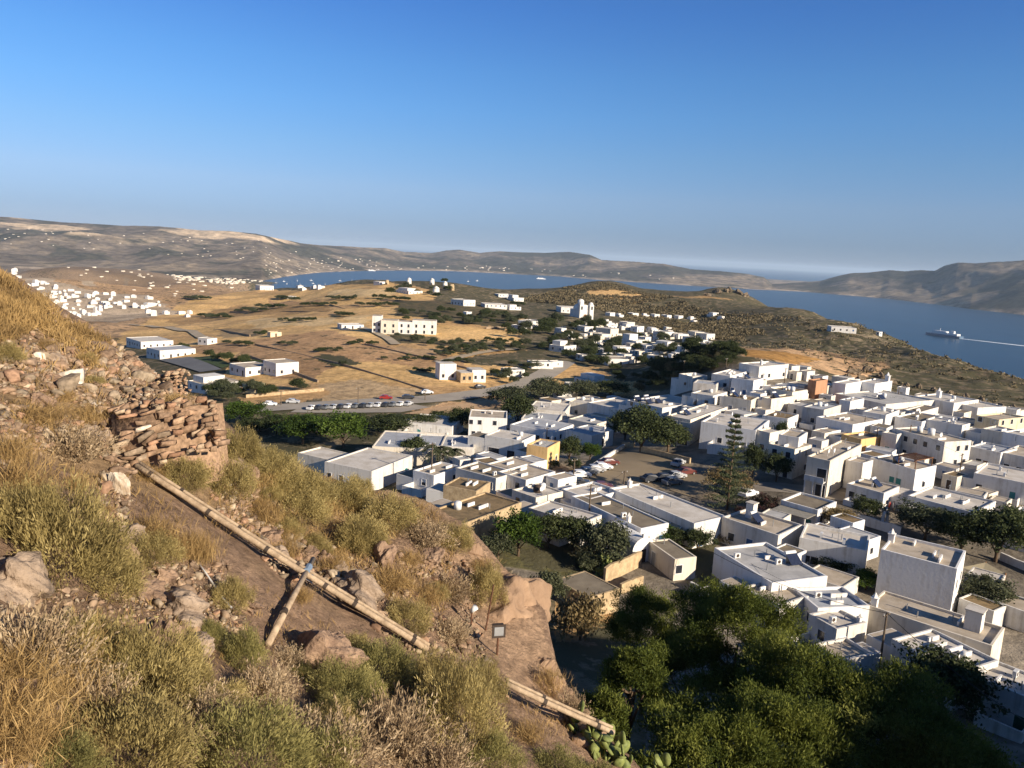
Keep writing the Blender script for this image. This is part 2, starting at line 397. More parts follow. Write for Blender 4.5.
GOLD=(.62,.40,.17); BROWN=(.43,.265,.135); FALLOW=(.47,.335,.19); TAN=(.48,.31,.17); SCRUB=(.21,.165,.105); PAVE=(.21,.18,.14); PALE=(.46,.36,.25); DARKG=(.075,.08,.035); DRY=(.38,.24,.11)
FIELDS = [  # colour, scrub share, outline in the photograph (traced, then laid on the ground)
 (TAN,.35,[(0,262),(120,262),(250,288),(260,300),(190,312),(100,345),(0,330)]),
 (GOLD,.06,[(150,318),(190,300),(250,292),(335,288),(430,291),(445,320),(520,333),(524,352),(440,362),(520,368),(505,386),(440,396),(380,386),(300,402),(240,392),(215,382),(230,366),(175,362),(115,340)]),
 (DRY,.12,[(160,318),(240,305),(330,306),(330,312),(240,316),(180,326)]),
 (BROWN,.25,[(250,340),(300,334),(330,330),(385,345),(440,362),(470,372),(440,375),(395,362),(345,362),(318,378),(275,378),(240,356)]),
 (BROWN,.15,[(380,346),(440,352),(470,366),(440,372),(400,362)]),
 (FALLOW,.02,[(317,385),(362,377.5),(432,394),(386,400),(318,402)]),
 (GOLD,.02,[(316,374),(345,362),(383,360),(395,369),(360,377),(318,383)]),
 (GOLD,.03,[(362,374),(398,371),(470,392),(440,395),(386,384)]),
 (GOLD,.02,[(238,397),(322,390),(328,396),(300,403),(243,404)]),
 ((.66,.47,.24),.02,[(255,318),(330,317),(336,325),(248,328)]), ((.62,.44,.22),.02,[(345,318),(371,316),(373,324),(349,327)]), ((.64,.45,.22),.03,[(330,292),(396,292),(390,299),(324,299)]), ((.60,.41,.19),.03,[(402,371),(440,366),(466,371),(438,378)]),
 (BROWN,.2,[(188,345),(240,342),(252,350),(196,354)]), (BROWN,.15,[(270,300),(320,299),(322,304),(267,306)]), ((.40,.27,.15),.1,[(395,345),(440,350),(436,358),(392,352)]), ((.34,.24,.13),.2,[(215,330),(262,328),(268,334),(222,338)]),
 (DARKG,.6,[(306,357),(326,354),(368,362),(345,366)]),
 ((.15,.115,.06),.55,[(385,333),(530,346),(520,353),(390,342)]),
 (GOLD,.02,[(440,335),(520,338),(518,343),(440,340)]),
 (GOLD,.02,[(484,323),(522,318),(525,326),(490,328)]),
 (GOLD,.05,[(505,328),(520,326),(525,334),(505,334)]),
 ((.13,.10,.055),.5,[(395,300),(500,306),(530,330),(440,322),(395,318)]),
 (TAN,.1,[(398,411),(490,396),(516,392),(510,404),(440,410)]),
 (GOLD,.05,[(541,386),(562,368),(575,364),(600,368),(622,376),(604,384),(570,388)]),
 (GOLD,.05,[(600,374),(660,374),(690,384),(640,398),(600,388)]),
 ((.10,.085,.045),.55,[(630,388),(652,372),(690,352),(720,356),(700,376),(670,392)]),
 (PAVE,.0,[(420,500),(470,440),(480,410),(560,398),(640,396),(700,376),(740,364),(800,368),(850,384),(905,394),(960,400),(1060,412),(1100,800),(720,800),(640,620),(560,600),(480,560)]),
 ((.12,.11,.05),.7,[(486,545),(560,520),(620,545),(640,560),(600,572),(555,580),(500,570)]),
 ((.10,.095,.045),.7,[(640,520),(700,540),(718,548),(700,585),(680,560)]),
 (DRY,.3,[(556,590),(600,590),(622,625),(580,640),(556,640)]),
 (TAN,.3,[(690,348),(740,346),(830,355),(890,371),(860,380),(800,366),(740,357)]),
 ((.38,.21,.07),.15,[(730,350),(800,354),(826,360),(800,364),(745,357)]),
 (GOLD,.1,[(600,288),(650,296),(660,302),(620,306),(585,296)]),
 ((.34,.22,.10),.15,[(670,298),(720,297),(735,300),(690,302)]),
 (PALE,.1,[(10,272),(60,286),(150,298),(180,312),(110,322),(60,316),(30,298)]),
 (TAN,.15,[(60,262),(180,270),(210,286),(130,292),(60,280)]),
 (PALE,.05,[(80,284),(125,276),(128,282),(90,288)]),
]
def build_valley():
    x, y, q = polar_grid(-52, 104, 1400, 24, 6500, 640)
    z = valley_z(x, y)
    me = mesh_np('terrain', np.c_[x, y, z], q, [], True)
    a, d = azd(x, y)
    n1 = fbm(x / 60, y / 60, 4, 71); n2 = fbm(x / 16, y / 16, 4, 72)
    col = np.zeros((len(x), 4)); col[:, :3] = SCRUB; col[:, 3] = 0.62
    col[:, :3] *= (1 + 0.5 * n1)[:, None]
    wx = x + n2 * 3.5 * np.clip(d/250,.25,2); wy = y + fbm(x / 16, y / 16, 4, 99) * 5 * np.clip(d/250,.25,2)
    for c, s, poly in FIELDS:
        pw = []
        for px, py in poly:
            h = hit(px, py, lambda X, Y: valley_z(X, Y, False), 26.0, 9000.0)
            if h is not None: pw.append((h[0], h[1]))
        if len(pw) < 3: continue
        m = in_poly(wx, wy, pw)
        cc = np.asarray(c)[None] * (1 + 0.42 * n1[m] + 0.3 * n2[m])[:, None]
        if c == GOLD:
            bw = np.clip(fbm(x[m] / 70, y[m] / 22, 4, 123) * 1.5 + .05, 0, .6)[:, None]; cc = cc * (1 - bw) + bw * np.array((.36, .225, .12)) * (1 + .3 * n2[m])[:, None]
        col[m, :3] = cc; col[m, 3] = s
    far = np.clip((d - 1300) / 1500, 0, 1)[:, None]
    col[:, :3] = col[:, :3] * (1 - far) + far * np.array((.22,.165,.115)) * (1 + .7*fbm(x/220,y/220,4,88))[:,None]
    set_col(me, col)
    m, nt, b = nmat('valley ground'); b.inputs['Roughness'].default_value = 0.95; b.inputs['Specular IOR Level'].default_value = 0.05
    at = nt.nodes.new('ShaderNodeVertexColor'); at.layer_name = 'Col'
    geo = nt.nodes.new('ShaderNodeNewGeometry')
    def noise(s, det=6, rough=.65):
        n = nt.nodes.new('ShaderNodeTexNoise'); n.inputs['Scale'].default_value = s; n.inputs['Detail'].default_value = det; n.inputs['Roughness'].default_value = rough
        nt.links.new(geo.outputs['Position'], n.inputs['Vector']); return n
    na = noise(0.35, 8, .75); nb = noise(0.16, 6, .7)
    mul = nt.nodes.new('ShaderNodeMapRange'); mul.inputs[1].default_value=.3; mul.inputs[2].default_value=.7; mul.inputs[3].default_value=.5; mul.inputs[4].default_value=1.5
    nt.links.new(na.outputs['Fac'], mul.inputs[0])
    mx = nt.nodes.new('ShaderNodeVectorMath'); mx.operation='SCALE'; nt.links.new(at.outputs['Color'], mx.inputs[0]); nt.links.new(mul.outputs[0], mx.inputs[3])
    # low bushes: dark green where noise exceeds 1 - share
    s1 = nt.nodes.new('ShaderNodeMath'); s1.operation='MULTIPLY_ADD'; s1.inputs[1].default_value=0.36; s1.inputs[2].default_value=-0.66
    nt.links.new(at.outputs['Alpha'], s1.inputs[0])
    s2 = nt.nodes.new('ShaderNodeMath'); s2.operation='ADD'; nt.links.new(nb.outputs['Fac'], s2.inputs[0]); nt.links.new(s1.outputs[0], s2.inputs[1])
    s3 = nt.nodes.new('ShaderNodeMapRange'); s3.inputs[1].default_value=0.0; s3.inputs[2].default_value=0.05; nt.links.new(s2.outputs[0], s3.inputs[0])
    mc = nt.nodes.new('ShaderNodeMixRGB'); nt.links.new(s3.outputs[0], mc.inputs[0]); nt.links.new(mx.outputs[0], mc.inputs[1]); mc.inputs[2].default_value=(.085,.078,.045,1)
    nt.links.new(mc.outputs[0], b.inputs['Base Color'])
    bp = nt.nodes.new('ShaderNodeBump'); bp.inputs['Strength'].default_value=.6; bp.inputs['Distance'].default_value=1.2
    nt.links.new(s2.outputs[0], bp.inputs['Height']); nt.links.new(bp.outputs[0], b.inputs['Normal'])
    me.materials.append(m)
    return tag(link('valley_ground', me), 'dry valley and village hill of golden fields and scrub', 'ground', kind='structure')
build_valley()

def build_hills():
    x, y, q = polar_grid(-48, 48, 1300, 4300, 17000, 300)
    z = hills_z(x, y)
    me = mesh_np('hills', np.c_[x, y, z], q, [], True)
    a, d = azd(x, y)
    n1 = fbm(x / 500, y / 500, 5, 61); n2 = fbm(x / 130, y / 130, 4, 62)
    col = np.ones((len(x), 4)); base = np.array((.155,.125,.095))
    col[:, :3] = base * (1 + 0.75 * n1 + 0.4 * n2)[:, None]
    lt = np.clip((n1 * 0.6 + n2 * 0.8 - 0.14) * 7, 0, 1)[:, None] * 0.7
    col[:, :3] = col[:, :3] * (1 - lt) + lt * np.array((.27,.21,.14))
    dk = np.clip((-n1 + n2 * 0.5 - 0.05) * 6, 0, 1)[:, None] * 0.85
    col[:, :3] = col[:, :3] * (1 - dk) + dk * np.array((.06,.058,.042))
    # quarries on the left skyline and pale cliffs at the water
    te = (z - 270) / d
    qn = fbm(x / 700, y / 300, 3, 66)
    qm = np.clip((qn - 0.05) * 8, 0, 1) * np.clip((z - 215) / 40, 0, 1) * np.clip((R(-13) - a) / R(4), 0, 1)
    col[:, :3] = col[:, :3] * (1 - qm[:, None]) + qm[:, None] * np.array((.55,.42,.28))
    cl = np.clip(1 - z / 24, 0, 1) * np.clip(fbm(x / 160, y / 160, 3, 67) * 3 + .55, 0, 1)
    col[:, :3] = col[:, :3] * (1 - cl[:, None]) + cl[:, None] * np.array((.42,.33,.24))
    set_col(me, np.clip(col, .02, 1))
    m, nt, b = nmat('far hills'); b.inputs['Roughness'].default_value = 1; b.inputs['Specular IOR Level'].default_value = 0
    at = nt.nodes.new('ShaderNodeVertexColor'); at.layer_name = 'Col'
    geo = nt.nodes.new('ShaderNodeNewGeometry')
    n = nt.nodes.new('ShaderNodeTexNoise'); n.inputs['Scale'].default_value=0.012; n.inputs['Detail'].default_value=8; n.inputs['Roughness'].default_value=.75
    nt.links.new(geo.outputs['Position'], n.inputs['Vector'])
    mul = nt.nodes.new('ShaderNodeMapRange'); mul.inputs[1].default_value=.3; mul.inputs[2].default_value=.7; mul.inputs[3].default_value=.3; mul.inputs[4].default_value=1.7
    nt.links.new(n.outputs['Fac'], mul.inputs[0])
    mx = nt.nodes.new('ShaderNodeVectorMath'); mx.operation='SCALE'; nt.links.new(at.outputs['Color'], mx.inputs[0]); nt.links.new(mul.outputs[0], mx.inputs[3])
    nt.links.new(mx.outputs[0], b.inputs['Base Color'])
    me.materials.append(m)
    return tag(link('hills', me), 'distant brown island hills across the bay', 'hills', kind='structure')
build_hills()

def build_sea():
    a = np.linspace(0, 2 * math.pi, 128, endpoint=False); V = [(0, 0, 0)] + [(90000 * math.cos(t), 90000 * math.sin(t), 0) for t in a]
    me = bpy.data.meshes.new('sea'); me.from_pydata(V, [], [(0, i + 1, (i + 1) % 128 + 1) for i in range(128)])
    m, nt, b = nmat('sea water'); b.inputs['Base Color'].default_value=(.018,.055,.12,1); b.inputs['Roughness'].default_value=.28; b.inputs['Specular IOR Level'].default_value=.07
    geo = nt.nodes.new('ShaderNodeNewGeometry')
    mp = nt.nodes.new('ShaderNodeMapping'); mp.inputs['Scale'].default_value=(.004,.0016,.004); nt.links.new(geo.outputs['Position'], mp.inputs[0])
    n0 = nt.nodes.new('ShaderNodeTexNoise'); n0.inputs['Scale'].default_value=1; n0.inputs['Detail'].default_value=5; nt.links.new(mp.outputs[0], n0.inputs['Vector'])
    r = nt.nodes.new('ShaderNodeValToRGB'); r.color_ramp.elements[0].color=(.004,.028,.06,1); r.color_ramp.elements[1].color=(.009,.042,.085,1); r.color_ramp.elements[0].position=.3; r.color_ramp.elements[1].position=.7
    nt.links.new(n0.outputs['Fac'], r.inputs[0]); nt.links.new(r.outputs[0], b.inputs['Base Color'])
    n = nt.nodes.new('ShaderNodeTexNoise'); n.inputs['Scale'].default_value=.08; n.inputs['Detail'].default_value=6; nt.links.new(geo.outputs['Position'], n.inputs['Vector'])
    bp = nt.nodes.new('ShaderNodeBump'); bp.inputs['Strength'].default_value=.25; bp.inputs['Distance'].default_value=3; nt.links.new(n.outputs['Fac'], bp.inputs['Height']); nt.links.new(bp.outputs[0], b.inputs['Normal'])
    me.materials.append(m)
    return tag(link('sea', me), 'deep blue bay opening to the sea', 'sea', kind='structure')
build_sea()

def build_near():
    x, y, q = polar_grid(-56, 24, 900, 2.2, 75, 620)
    z = near_z(x, y)
    me = mesh_np('hillside', np.c_[x, y, z], q, [], True)
    n1 = fbm(x / 2.5, y / 2.5, 4, 31); n2 = fbm(x / .6, y / .6, 3, 32)
    col = np.ones((len(x), 4)); col[:, :3] = np.array((.33,.22,.145)) * (1 + .35 * n1 + .25 * n2)[:, None]
    g = np.clip((fbm(x / 3.2, y / 3.2, 4, 35) - .02) * 5, 0, 1)[:, None] * .6
    col[:, :3] = col[:, :3] * (1 - g) + g * np.array((.42,.29,.15))
    bp_ = [hit_near(*q) for q in [(432,530),(470,534),(508,572),(542,614),(553,662),(598,737),(585,750),(535,712),(500,668),(470,615),(450,575)]]
    br = in_poly(x + n2 * .12, y + n1 * .2, [(q[0], q[1]) for q in bp_]); col[br, :3] = np.array((.45, .30, .19)) * (1 + .25 * n1[br] + .2 * n2[br])[:, None]
    set_col(me, np.clip(col, .02, 1))
    m, nt, b = nmat('earth and rubble'); b.inputs['Roughness'].default_value=.95; b.inputs['Specular IOR Level'].default_value=.08
    at = nt.nodes.new('ShaderNodeVertexColor'); at.layer_name='Col'
    geo = nt.nodes.new('ShaderNodeNewGeometry')
    vo = nt.nodes.new('ShaderNodeTexVoronoi'); vo.inputs['Scale'].default_value=9.0; nt.links.new(geo.outputs['Position'], vo.inputs['Vector'])
    n = nt.nodes.new('ShaderNodeTexNoise'); n.inputs['Scale'].default_value=6; n.inputs['Detail'].default_value=9; n.inputs['Roughness'].default_value=.75; nt.links.new(geo.outputs['Position'], n.inputs['Vector'])
    mul = nt.nodes.new('ShaderNodeMapRange'); mul.inputs[1].default_value=.3; mul.inputs[2].default_value=.7; mul.inputs[3].default_value=.5; mul.inputs[4].default_value=1.45
    nt.links.new(n.outputs['Fac'], mul.inputs[0])
    mx = nt.nodes.new('ShaderNodeVectorMath'); mx.operation='SCALE'; nt.links.new(at.outputs['Color'], mx.inputs[0]); nt.links.new(mul.outputs[0], mx.inputs[3])
    sx = nt.nodes.new('ShaderNodeSeparateXYZ'); nt.links.new(vo.outputs['Color'], sx.inputs[0])
    vm = nt.nodes.new('ShaderNodeMapRange'); vm.inputs[3].default_value=.88; vm.inputs[4].default_value=1.12; nt.links.new(sx.outputs[0], vm.inputs[0])
    mx2 = nt.nodes.new('ShaderNodeVectorMath'); mx2.operation='SCALE'; nt.links.new(mx.outputs[0], mx2.inputs[0]); nt.links.new(vm.outputs[0], mx2.inputs[3])
    nt.links.new(mx2.outputs[0], b.inputs['Base Color'])
    nc_ = nt.nodes.new('ShaderNodeTexNoise'); nc_.inputs['Scale'].default_value=2.1; nc_.inputs['Detail'].default_value=10; nc_.inputs['Roughness'].default_value=.8; nc_.inputs['Distortion'].default_value=.6; nt.links.new(geo.outputs['Position'], nc_.inputs['Vector'])
    sm = nt.nodes.new('ShaderNodeMath'); sm.operation='MULTIPLY_ADD'; sm.inputs[1].default_value=2.6; nt.links.new(nc_.outputs['Fac'], sm.inputs[0]); nt.links.new(n.outputs['Fac'], sm.inputs[2])
    bp = nt.nodes.new('ShaderNodeBump'); bp.inputs['Strength'].default_value=.9; bp.inputs['Distance'].default_value=.12; nt.links.new(sm.outputs[0], bp.inputs['Height']); nt.links.new(bp.outputs[0], b.inputs['Normal'])
    me.materials.append(m)
    return tag(link('hillside', me), 'steep castle hillside of brown earth and rubble', 'hillside', kind='structure')
build_near()

def build_haze():
    mb = MB().box(-95000, 95000, -95000, 95000, -60, 540)
    m = bpy.data.materials.new('haze'); m.use_nodes = True; nt = m.node_tree; nt.nodes.clear()
    v = nt.nodes.new('ShaderNodeVolumePrincipled'); v.inputs['Color'].default_value=(.62,.80,1.0,1); v.inputs['Density'].default_value=HAZE; v.inputs['Anisotropy'].default_value=0.0
    o = nt.nodes.new('ShaderNodeOutputMaterial'); nt.links.new(v.outputs[0], o.inputs['Volume'])
    return tag(mb.build('haze', m), 'thin blue summer haze over the bay', 'haze', kind='stuff')
HAZE = 2.4e-5
build_haze()
# ================================================================== houses of the village
def wallmat(name, col, k=0.74, bump=.12):
    """Limewashed plaster: faint blotches, rain streaks running down the wall."""
    m, nt, b = nmat(name); b.inputs['Roughness'].default_value = .9; b.inputs['Specular IOR Level'].default_value = .1
    tc = nt.nodes.new('ShaderNodeTexCoord'); geo = nt.nodes.new('ShaderNodeNewGeometry')
    n = nt.nodes.new('ShaderNodeTexNoise'); n.inputs['Scale'].default_value = .5; n.inputs['Detail'].default_value = 8; n.inputs['Roughness'].default_value = .7
    nt.links.new(geo.outputs['Position'], n.inputs['Vector'])
    mp = nt.nodes.new('ShaderNodeMapping'); mp.inputs['Scale'].default_value = (2.2, 2.2, .18); nt.links.new(geo.outputs['Position'], mp.inputs[0])
    n2 = nt.nodes.new('ShaderNodeTexNoise'); n2.inputs['Scale'].default_value = 1; n2.inputs['Detail'].default_value = 5; nt.links.new(mp.outputs[0], n2.inputs['Vector'])
    ad = nt.nodes.new('ShaderNodeMath'); ad.operation = 'ADD'; nt.links.new(n.outputs['Fac'], ad.inputs[0]); nt.links.new(n2.outputs['Fac'], ad.inputs[1])
    r = nt.nodes.new('ShaderNodeValToRGB'); r.color_ramp.elements[0].position = .66; r.color_ramp.elements[1].position = 1.02
    dirt = tuple(c * k * f for c, f in zip(col, (.93, .88, .8)))
    r.color_ramp.elements[0].color = (*dirt, 1); r.color_ramp.elements[1].color = (*col, 1)
    nt.links.new(ad.outputs[0], r.inputs[0]); nt.links.new(r.outputs[0], b.inputs['Base Color'])
    n3 = nt.nodes.new('ShaderNodeTexNoise'); n3.inputs['Scale'].default_value = 2.5; n3.inputs['Detail'].default_value = 5; nt.links.new(geo.outputs['Position'], n3.inputs['Vector'])
    bp = nt.nodes.new('ShaderNodeBump'); bp.inputs['Strength'].default_value = bump; bp.inputs['Distance'].default_value = .15; nt.links.new(n3.outputs['Fac'], bp.inputs['Height']); nt.links.new(bp.outputs[0], b.inputs['Normal'])
    return m
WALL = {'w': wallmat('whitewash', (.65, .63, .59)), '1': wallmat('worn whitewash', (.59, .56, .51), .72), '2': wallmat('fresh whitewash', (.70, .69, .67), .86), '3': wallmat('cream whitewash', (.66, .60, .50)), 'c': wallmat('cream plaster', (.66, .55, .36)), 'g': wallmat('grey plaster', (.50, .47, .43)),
        'o': wallmat('ochre plaster', (.66, .44, .20)), 't': wallmat('terracotta plaster', (.40, .22, .13)), 'p': wallmat('beige plaster', (.62, .56, .46)),
        's': mat('rubble stone wall', (.52, .40, .24), (.30, .22, .13), 1.3, .95, .9, 2.2, coord='World')}
def roofmat(name, c1, c2, s=.45): return mat(name, c1, c2, s, .95, .25, 3.0, 8, coord='World', lo=.36, hi=.66)
ROOF = {'w': roofmat('lime roof', (.60, .56, .50), (.44, .395, .33)), 'g': roofmat('grey screed roof', (.47, .46, .44), (.33, .325, .31)), 'b': roofmat('beige concrete roof', (.50, .43, .34), (.33, .275, .205)),
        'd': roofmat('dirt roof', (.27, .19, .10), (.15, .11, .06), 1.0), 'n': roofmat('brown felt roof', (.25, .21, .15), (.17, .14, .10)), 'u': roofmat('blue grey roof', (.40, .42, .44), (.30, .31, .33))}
GLASS = mat('dark window glass', (.035, .04, .05), (.02, .022, .03), 2, .15, spec=.5)
PAINT = {'n': GLASS, 'k': mat('dark timber', (.07, .05, .04), None, 8), 'b': mat('blue paint', (.06, .15, .30), (.04, .10, .22), 6, .5), 'v': mat('green paint', (.02, .12, .08), (.015, .08, .05), 6, .5),
         't': mat('teal paint', (.05, .24, .24), (.04, .17, .17), 6, .5), 'r': mat('brown door wood', (.20, .10, .05), (.13, .06, .03), 6, .6), 'y': mat('grey shutter', (.30, .30, .30), None, 6, .6)}
TRIM = wallmat('white trim', (.70, .68, .65)); CONC = mat('weathered concrete', (.42, .40, .36), (.28, .26, .23), 1.2, .95, .3)
METAL = mat('galvanised metal', (.45, .46, .47), (.33, .34, .35), 3, .4, metal=.7); STEEL = mat('white enamel', (.72, .72, .70), None, 3, .4)
PANEL = mat('solar panel glass', (.03, .04, .07), (.02, .025, .05), 3, .2, spec=.5)
POLE = mat('weathered pole wood', (.16, .12, .085), (.09, .07, .05), 4, .9, .3)

rng = random.Random(7)
def opening(par, face, u, z, w, h, kind, Lx, paint='n'):
    """A window or door set into a wall. face 'L': the x = 0 side, 'R': the y = 0 side."""
    def bx(mb, u0, u1, z0, z1, d0, d1):
        if face == 'L': mb.box(-d1, -d0, u0, u1, z0, z1)
        else: mb.box(u0, u1, -d1, -d0, z0, z1)
        return mb
    t = .10
    fr = MB()
    bx(fr, u - w/2 - t, u - w/2, z, z + h + t, -.05, .055); bx(fr, u + w/2, u + w/2 + t, z, z + h + t, -.05, .055)
    bx(fr, u - w/2, u + w/2, z + h, z + h + t, -.05, .055)
    if kind == 'window': bx(fr, u - w/2 - t - .04, u + w/2 + t + .04, z - .09, z - .002, -.05, .11)
    o = fr.build(kind, TRIM, par)
    pn = MB(); bx(pn, u - w/2 + .002, u + w/2 - .002, z + .002, z + h - .002, -.05, .016)
    if kind == 'window' and paint in 'n':
        bx(pn, u - .03, u + .03, z + .01, z + h - .01, .017, .035)
    pn.build('panel' if kind == 'door' else ('shutter' if paint != 'n' else 'pane'), PAINT[paint], o)
    return o

def face_openings(par, face, length, h, spec, lo=0.0):
    """spec: string of letters, evenly spread: w window, d door, then colour letter after a colon per item e.g. 'wn dn wb'."""
    items = spec.split(); n = len(items)
    for row in range(2 if h > 5.3 else 1):
        zb = 0.0 if row == 0 else 3.0
        for i, it in enumerate(items):
            if it[0] == '-': continue
            if row == 1 and it[0] == 'd': k, p = 'w', it[1]
            else: k, p = it[0], it[1]
            u = length * (i + .5) / n + rng.uniform(-.04, .04) * length
            if k == 'd': opening(par, face, u, zb + .03, .95, 2.05, 'door', length, p)
            elif k == 'b': opening(par, face, u, zb + .05, min(2.6, length / n * .8), 2.2, 'door', length, p)
            else: opening(par, face, u, zb + min(1.05, h * .33), 1.0, min(1.15, h * .36), 'window', length, p)

INFO = []
HOUSES = {}
def house(label, L, N, Rr, h, wall='w', roof='b', left='', right='', extra='', cat='house', name='house', group=None, par=.32, base=0.0, ovh=False):
    p = hit(N[0], N[1], lambda X, Y: valley_z(X, Y, False), 28.0, 3000.0, h)
    if p is None: print('MISS', label); return None
    zt = p[2]
    def pl(q):
        d = ray(*q); return CAM + d * ((zt - 270) / d[2])
    l = pl(L); r = pl(Rr); a = (l - p)[:2]; b = (r - p)[:2]
    la, lb = np.linalg.norm(a), np.linalg.norm(b)
    ta, tb = math.atan2(a[1], a[0]), math.atan2(b[1], b[0])
    dev = (ta - tb) % (2 * math.pi) - math.pi / 2
    wa = lb / (la + lb); ta -= dev * wa; tb += dev * (1 - wa)
    INFO.append((label, round(math.hypot(p[0], p[1])), round(la, 1), round(lb, 1), round(math.degrees(dev)), round(math.degrees(tb))))
    la = min(max(la, 2.2), 34); lb = min(max(lb, 2.2), 34)
    gz = zt - h
    t = thing(name, label, cat, (p[0], p[1], gz), tb, group)
    jr = random.Random(len(INFO) * 31)
    if wall == 'w': wall = jr.choice('www11223')
    def auto(n): return ' '.join((lambda q: 'w' + jr.choice('nnnkby') if q < .42 else ('d' + jr.choice('nkbyt') if q < .58 else '-'))(jr.random()) for _ in range(max(1, n)))
    if not left and la > 3.8 and h < 7 and wall not in 'st' and jr.random() < .85: left = auto(int(la / 2.4))
    if not right and lb > 4 and h < 7 and wall not in 'st' and jr.random() < .75: right = auto(int(lb / 2.6))
    cs = [(p[0] + math.cos(tb)*x - math.sin(tb)*y, p[1] + math.sin(tb)*x + math.cos(tb)*y) for x in (0, lb) for y in (0, la)]
    zb = min(float(valley_z(np.array(c[0]), np.array(c[1]), False)) for c in cs) - gz - .6
    w = .24; m = MB()
    if ovh:
        m.box(0, lb, 0, la, zb, h - .18); m.build('wall', WALL[wall], t)
        MB().box(-.25, lb + .25, -.25, la + .25, h - .178, h).build('roof', ROOF[roof], t)
        hr = h
    else:
        o = [(0, 0), (lb, 0), (lb, la), (0, la)]; i_ = [(w, w), (lb - w, w), (lb - w, la - w), (w, la - w)]
        hr = h - par
        jz = [jr.uniform(-.09, .07) for _ in o]; jx = [(jr.uniform(-.07, .0), jr.uniform(-.07, .0)) for _ in o]
        vs = [(x, y, zb) for x, y in o] + [(x + q[0] * .5, y + q[1] * .5, h + z) for (x, y), z, q in zip(o, jz, jx)] + [(x, y, h + z) for (x, y), z in zip(i_, jz)] + [(x, y, hr - .3) for x, y in i_]
        fs = []
        for k in range(4):
            j = (k + 1) % 4; fs += [(k, j, 4 + j, 4 + k), (4 + k, 4 + j, 8 + j, 8 + k), (8 + k, 8 + j, 12 + j, 12 + k)]
        fs.append((3, 2, 1, 0)); m.add(vs, fs); m.build('wall', WALL[wall], t)
        MB().box(w + .003, lb - w - .003, w + .003, la - w - .003, hr - .25, hr).build('roof', ROOF[roof], t)
    face_openings(t, 'L', la, h, left) if left else None
    face_openings(t, 'R', lb, h, right) if right else None
    er = random.Random(len(INFO) * 7 + 3); ex = extra.split()
    if not ovh and la > 4 and lb > 4.5 and cat == 'house':
        for _ in range(er.randint(2, 4)): ex.append(er.choice('pppprrratnd') + '%.2f,%.2f,%.2f' % (er.uniform(.2, .8), er.uniform(.2, .8), er.uniform(.6, .95)))
        if er.random() < .12 and p[1] > 110: ex.append('s%.2f,%.2f' % (er.uniform(.3, .7), er.uniform(.35, .65)))
    for e in ex:
        k = e[0]; q = e[1:].split(','); fx = float(q[0]) * lb if q[0] else lb * .5; fy = float(q[1]) * la if len(q) > 1 else la * .5
        s = float(q[2]) if len(q) > 2 else 1.0
        roof_extra(t, k, fx, fy, hr + .002, s, lb, la)
    HOUSES[label] = (t, lb, la, hr)
    if not ovh and cat == 'house' and h < 6.5:
        wr = random.Random(len(HOUSES) * 13)
        if wr.random() < .75:      # a lower wing on a far side
            side = wr.choice('LR'); hh = h * wr.uniform(.55, .85); dp = wr.uniform(2.2, 4.2)
            if side == 'L': bx = (-.0, lb * wr.uniform(.4, .8), la + .003, la + dp)
            else: bx = (lb + .003, lb + dp, la * wr.uniform(.2, .5), la - .05)
            m = MB().box(bx[0], bx[1], bx[2], bx[3], zb, hh); m.build('side_wing', WALL[wall if wall in 'wpg' else 'w'], t)
            MB().box(bx[0] + .2, bx[1] - .2, bx[2] + .2, bx[3] - .2, hh + .002, hh + .03).build('side_wing_roof', ROOF[wr.choice('wbgbn')], t)
        if wr.random() < .55 and h < 5.3:      # low yard wall in front of the shaded side
            u0 = la * wr.uniform(0, .3); u1 = la * wr.uniform(.7, 1.05); dp = wr.uniform(2.0, 3.6); hh = wr.uniform(.9, 1.5)
            m = MB().box(-dp, -.003, u0 - .2, u0, -1, hh).box(-dp, -dp + .2, u0 + .003, u1 - .003, -1, hh).box(-dp, -.003, u1, u1 + .2, -1, hh)
            m.build('yard_wall', WALL['w'], t)
    return t

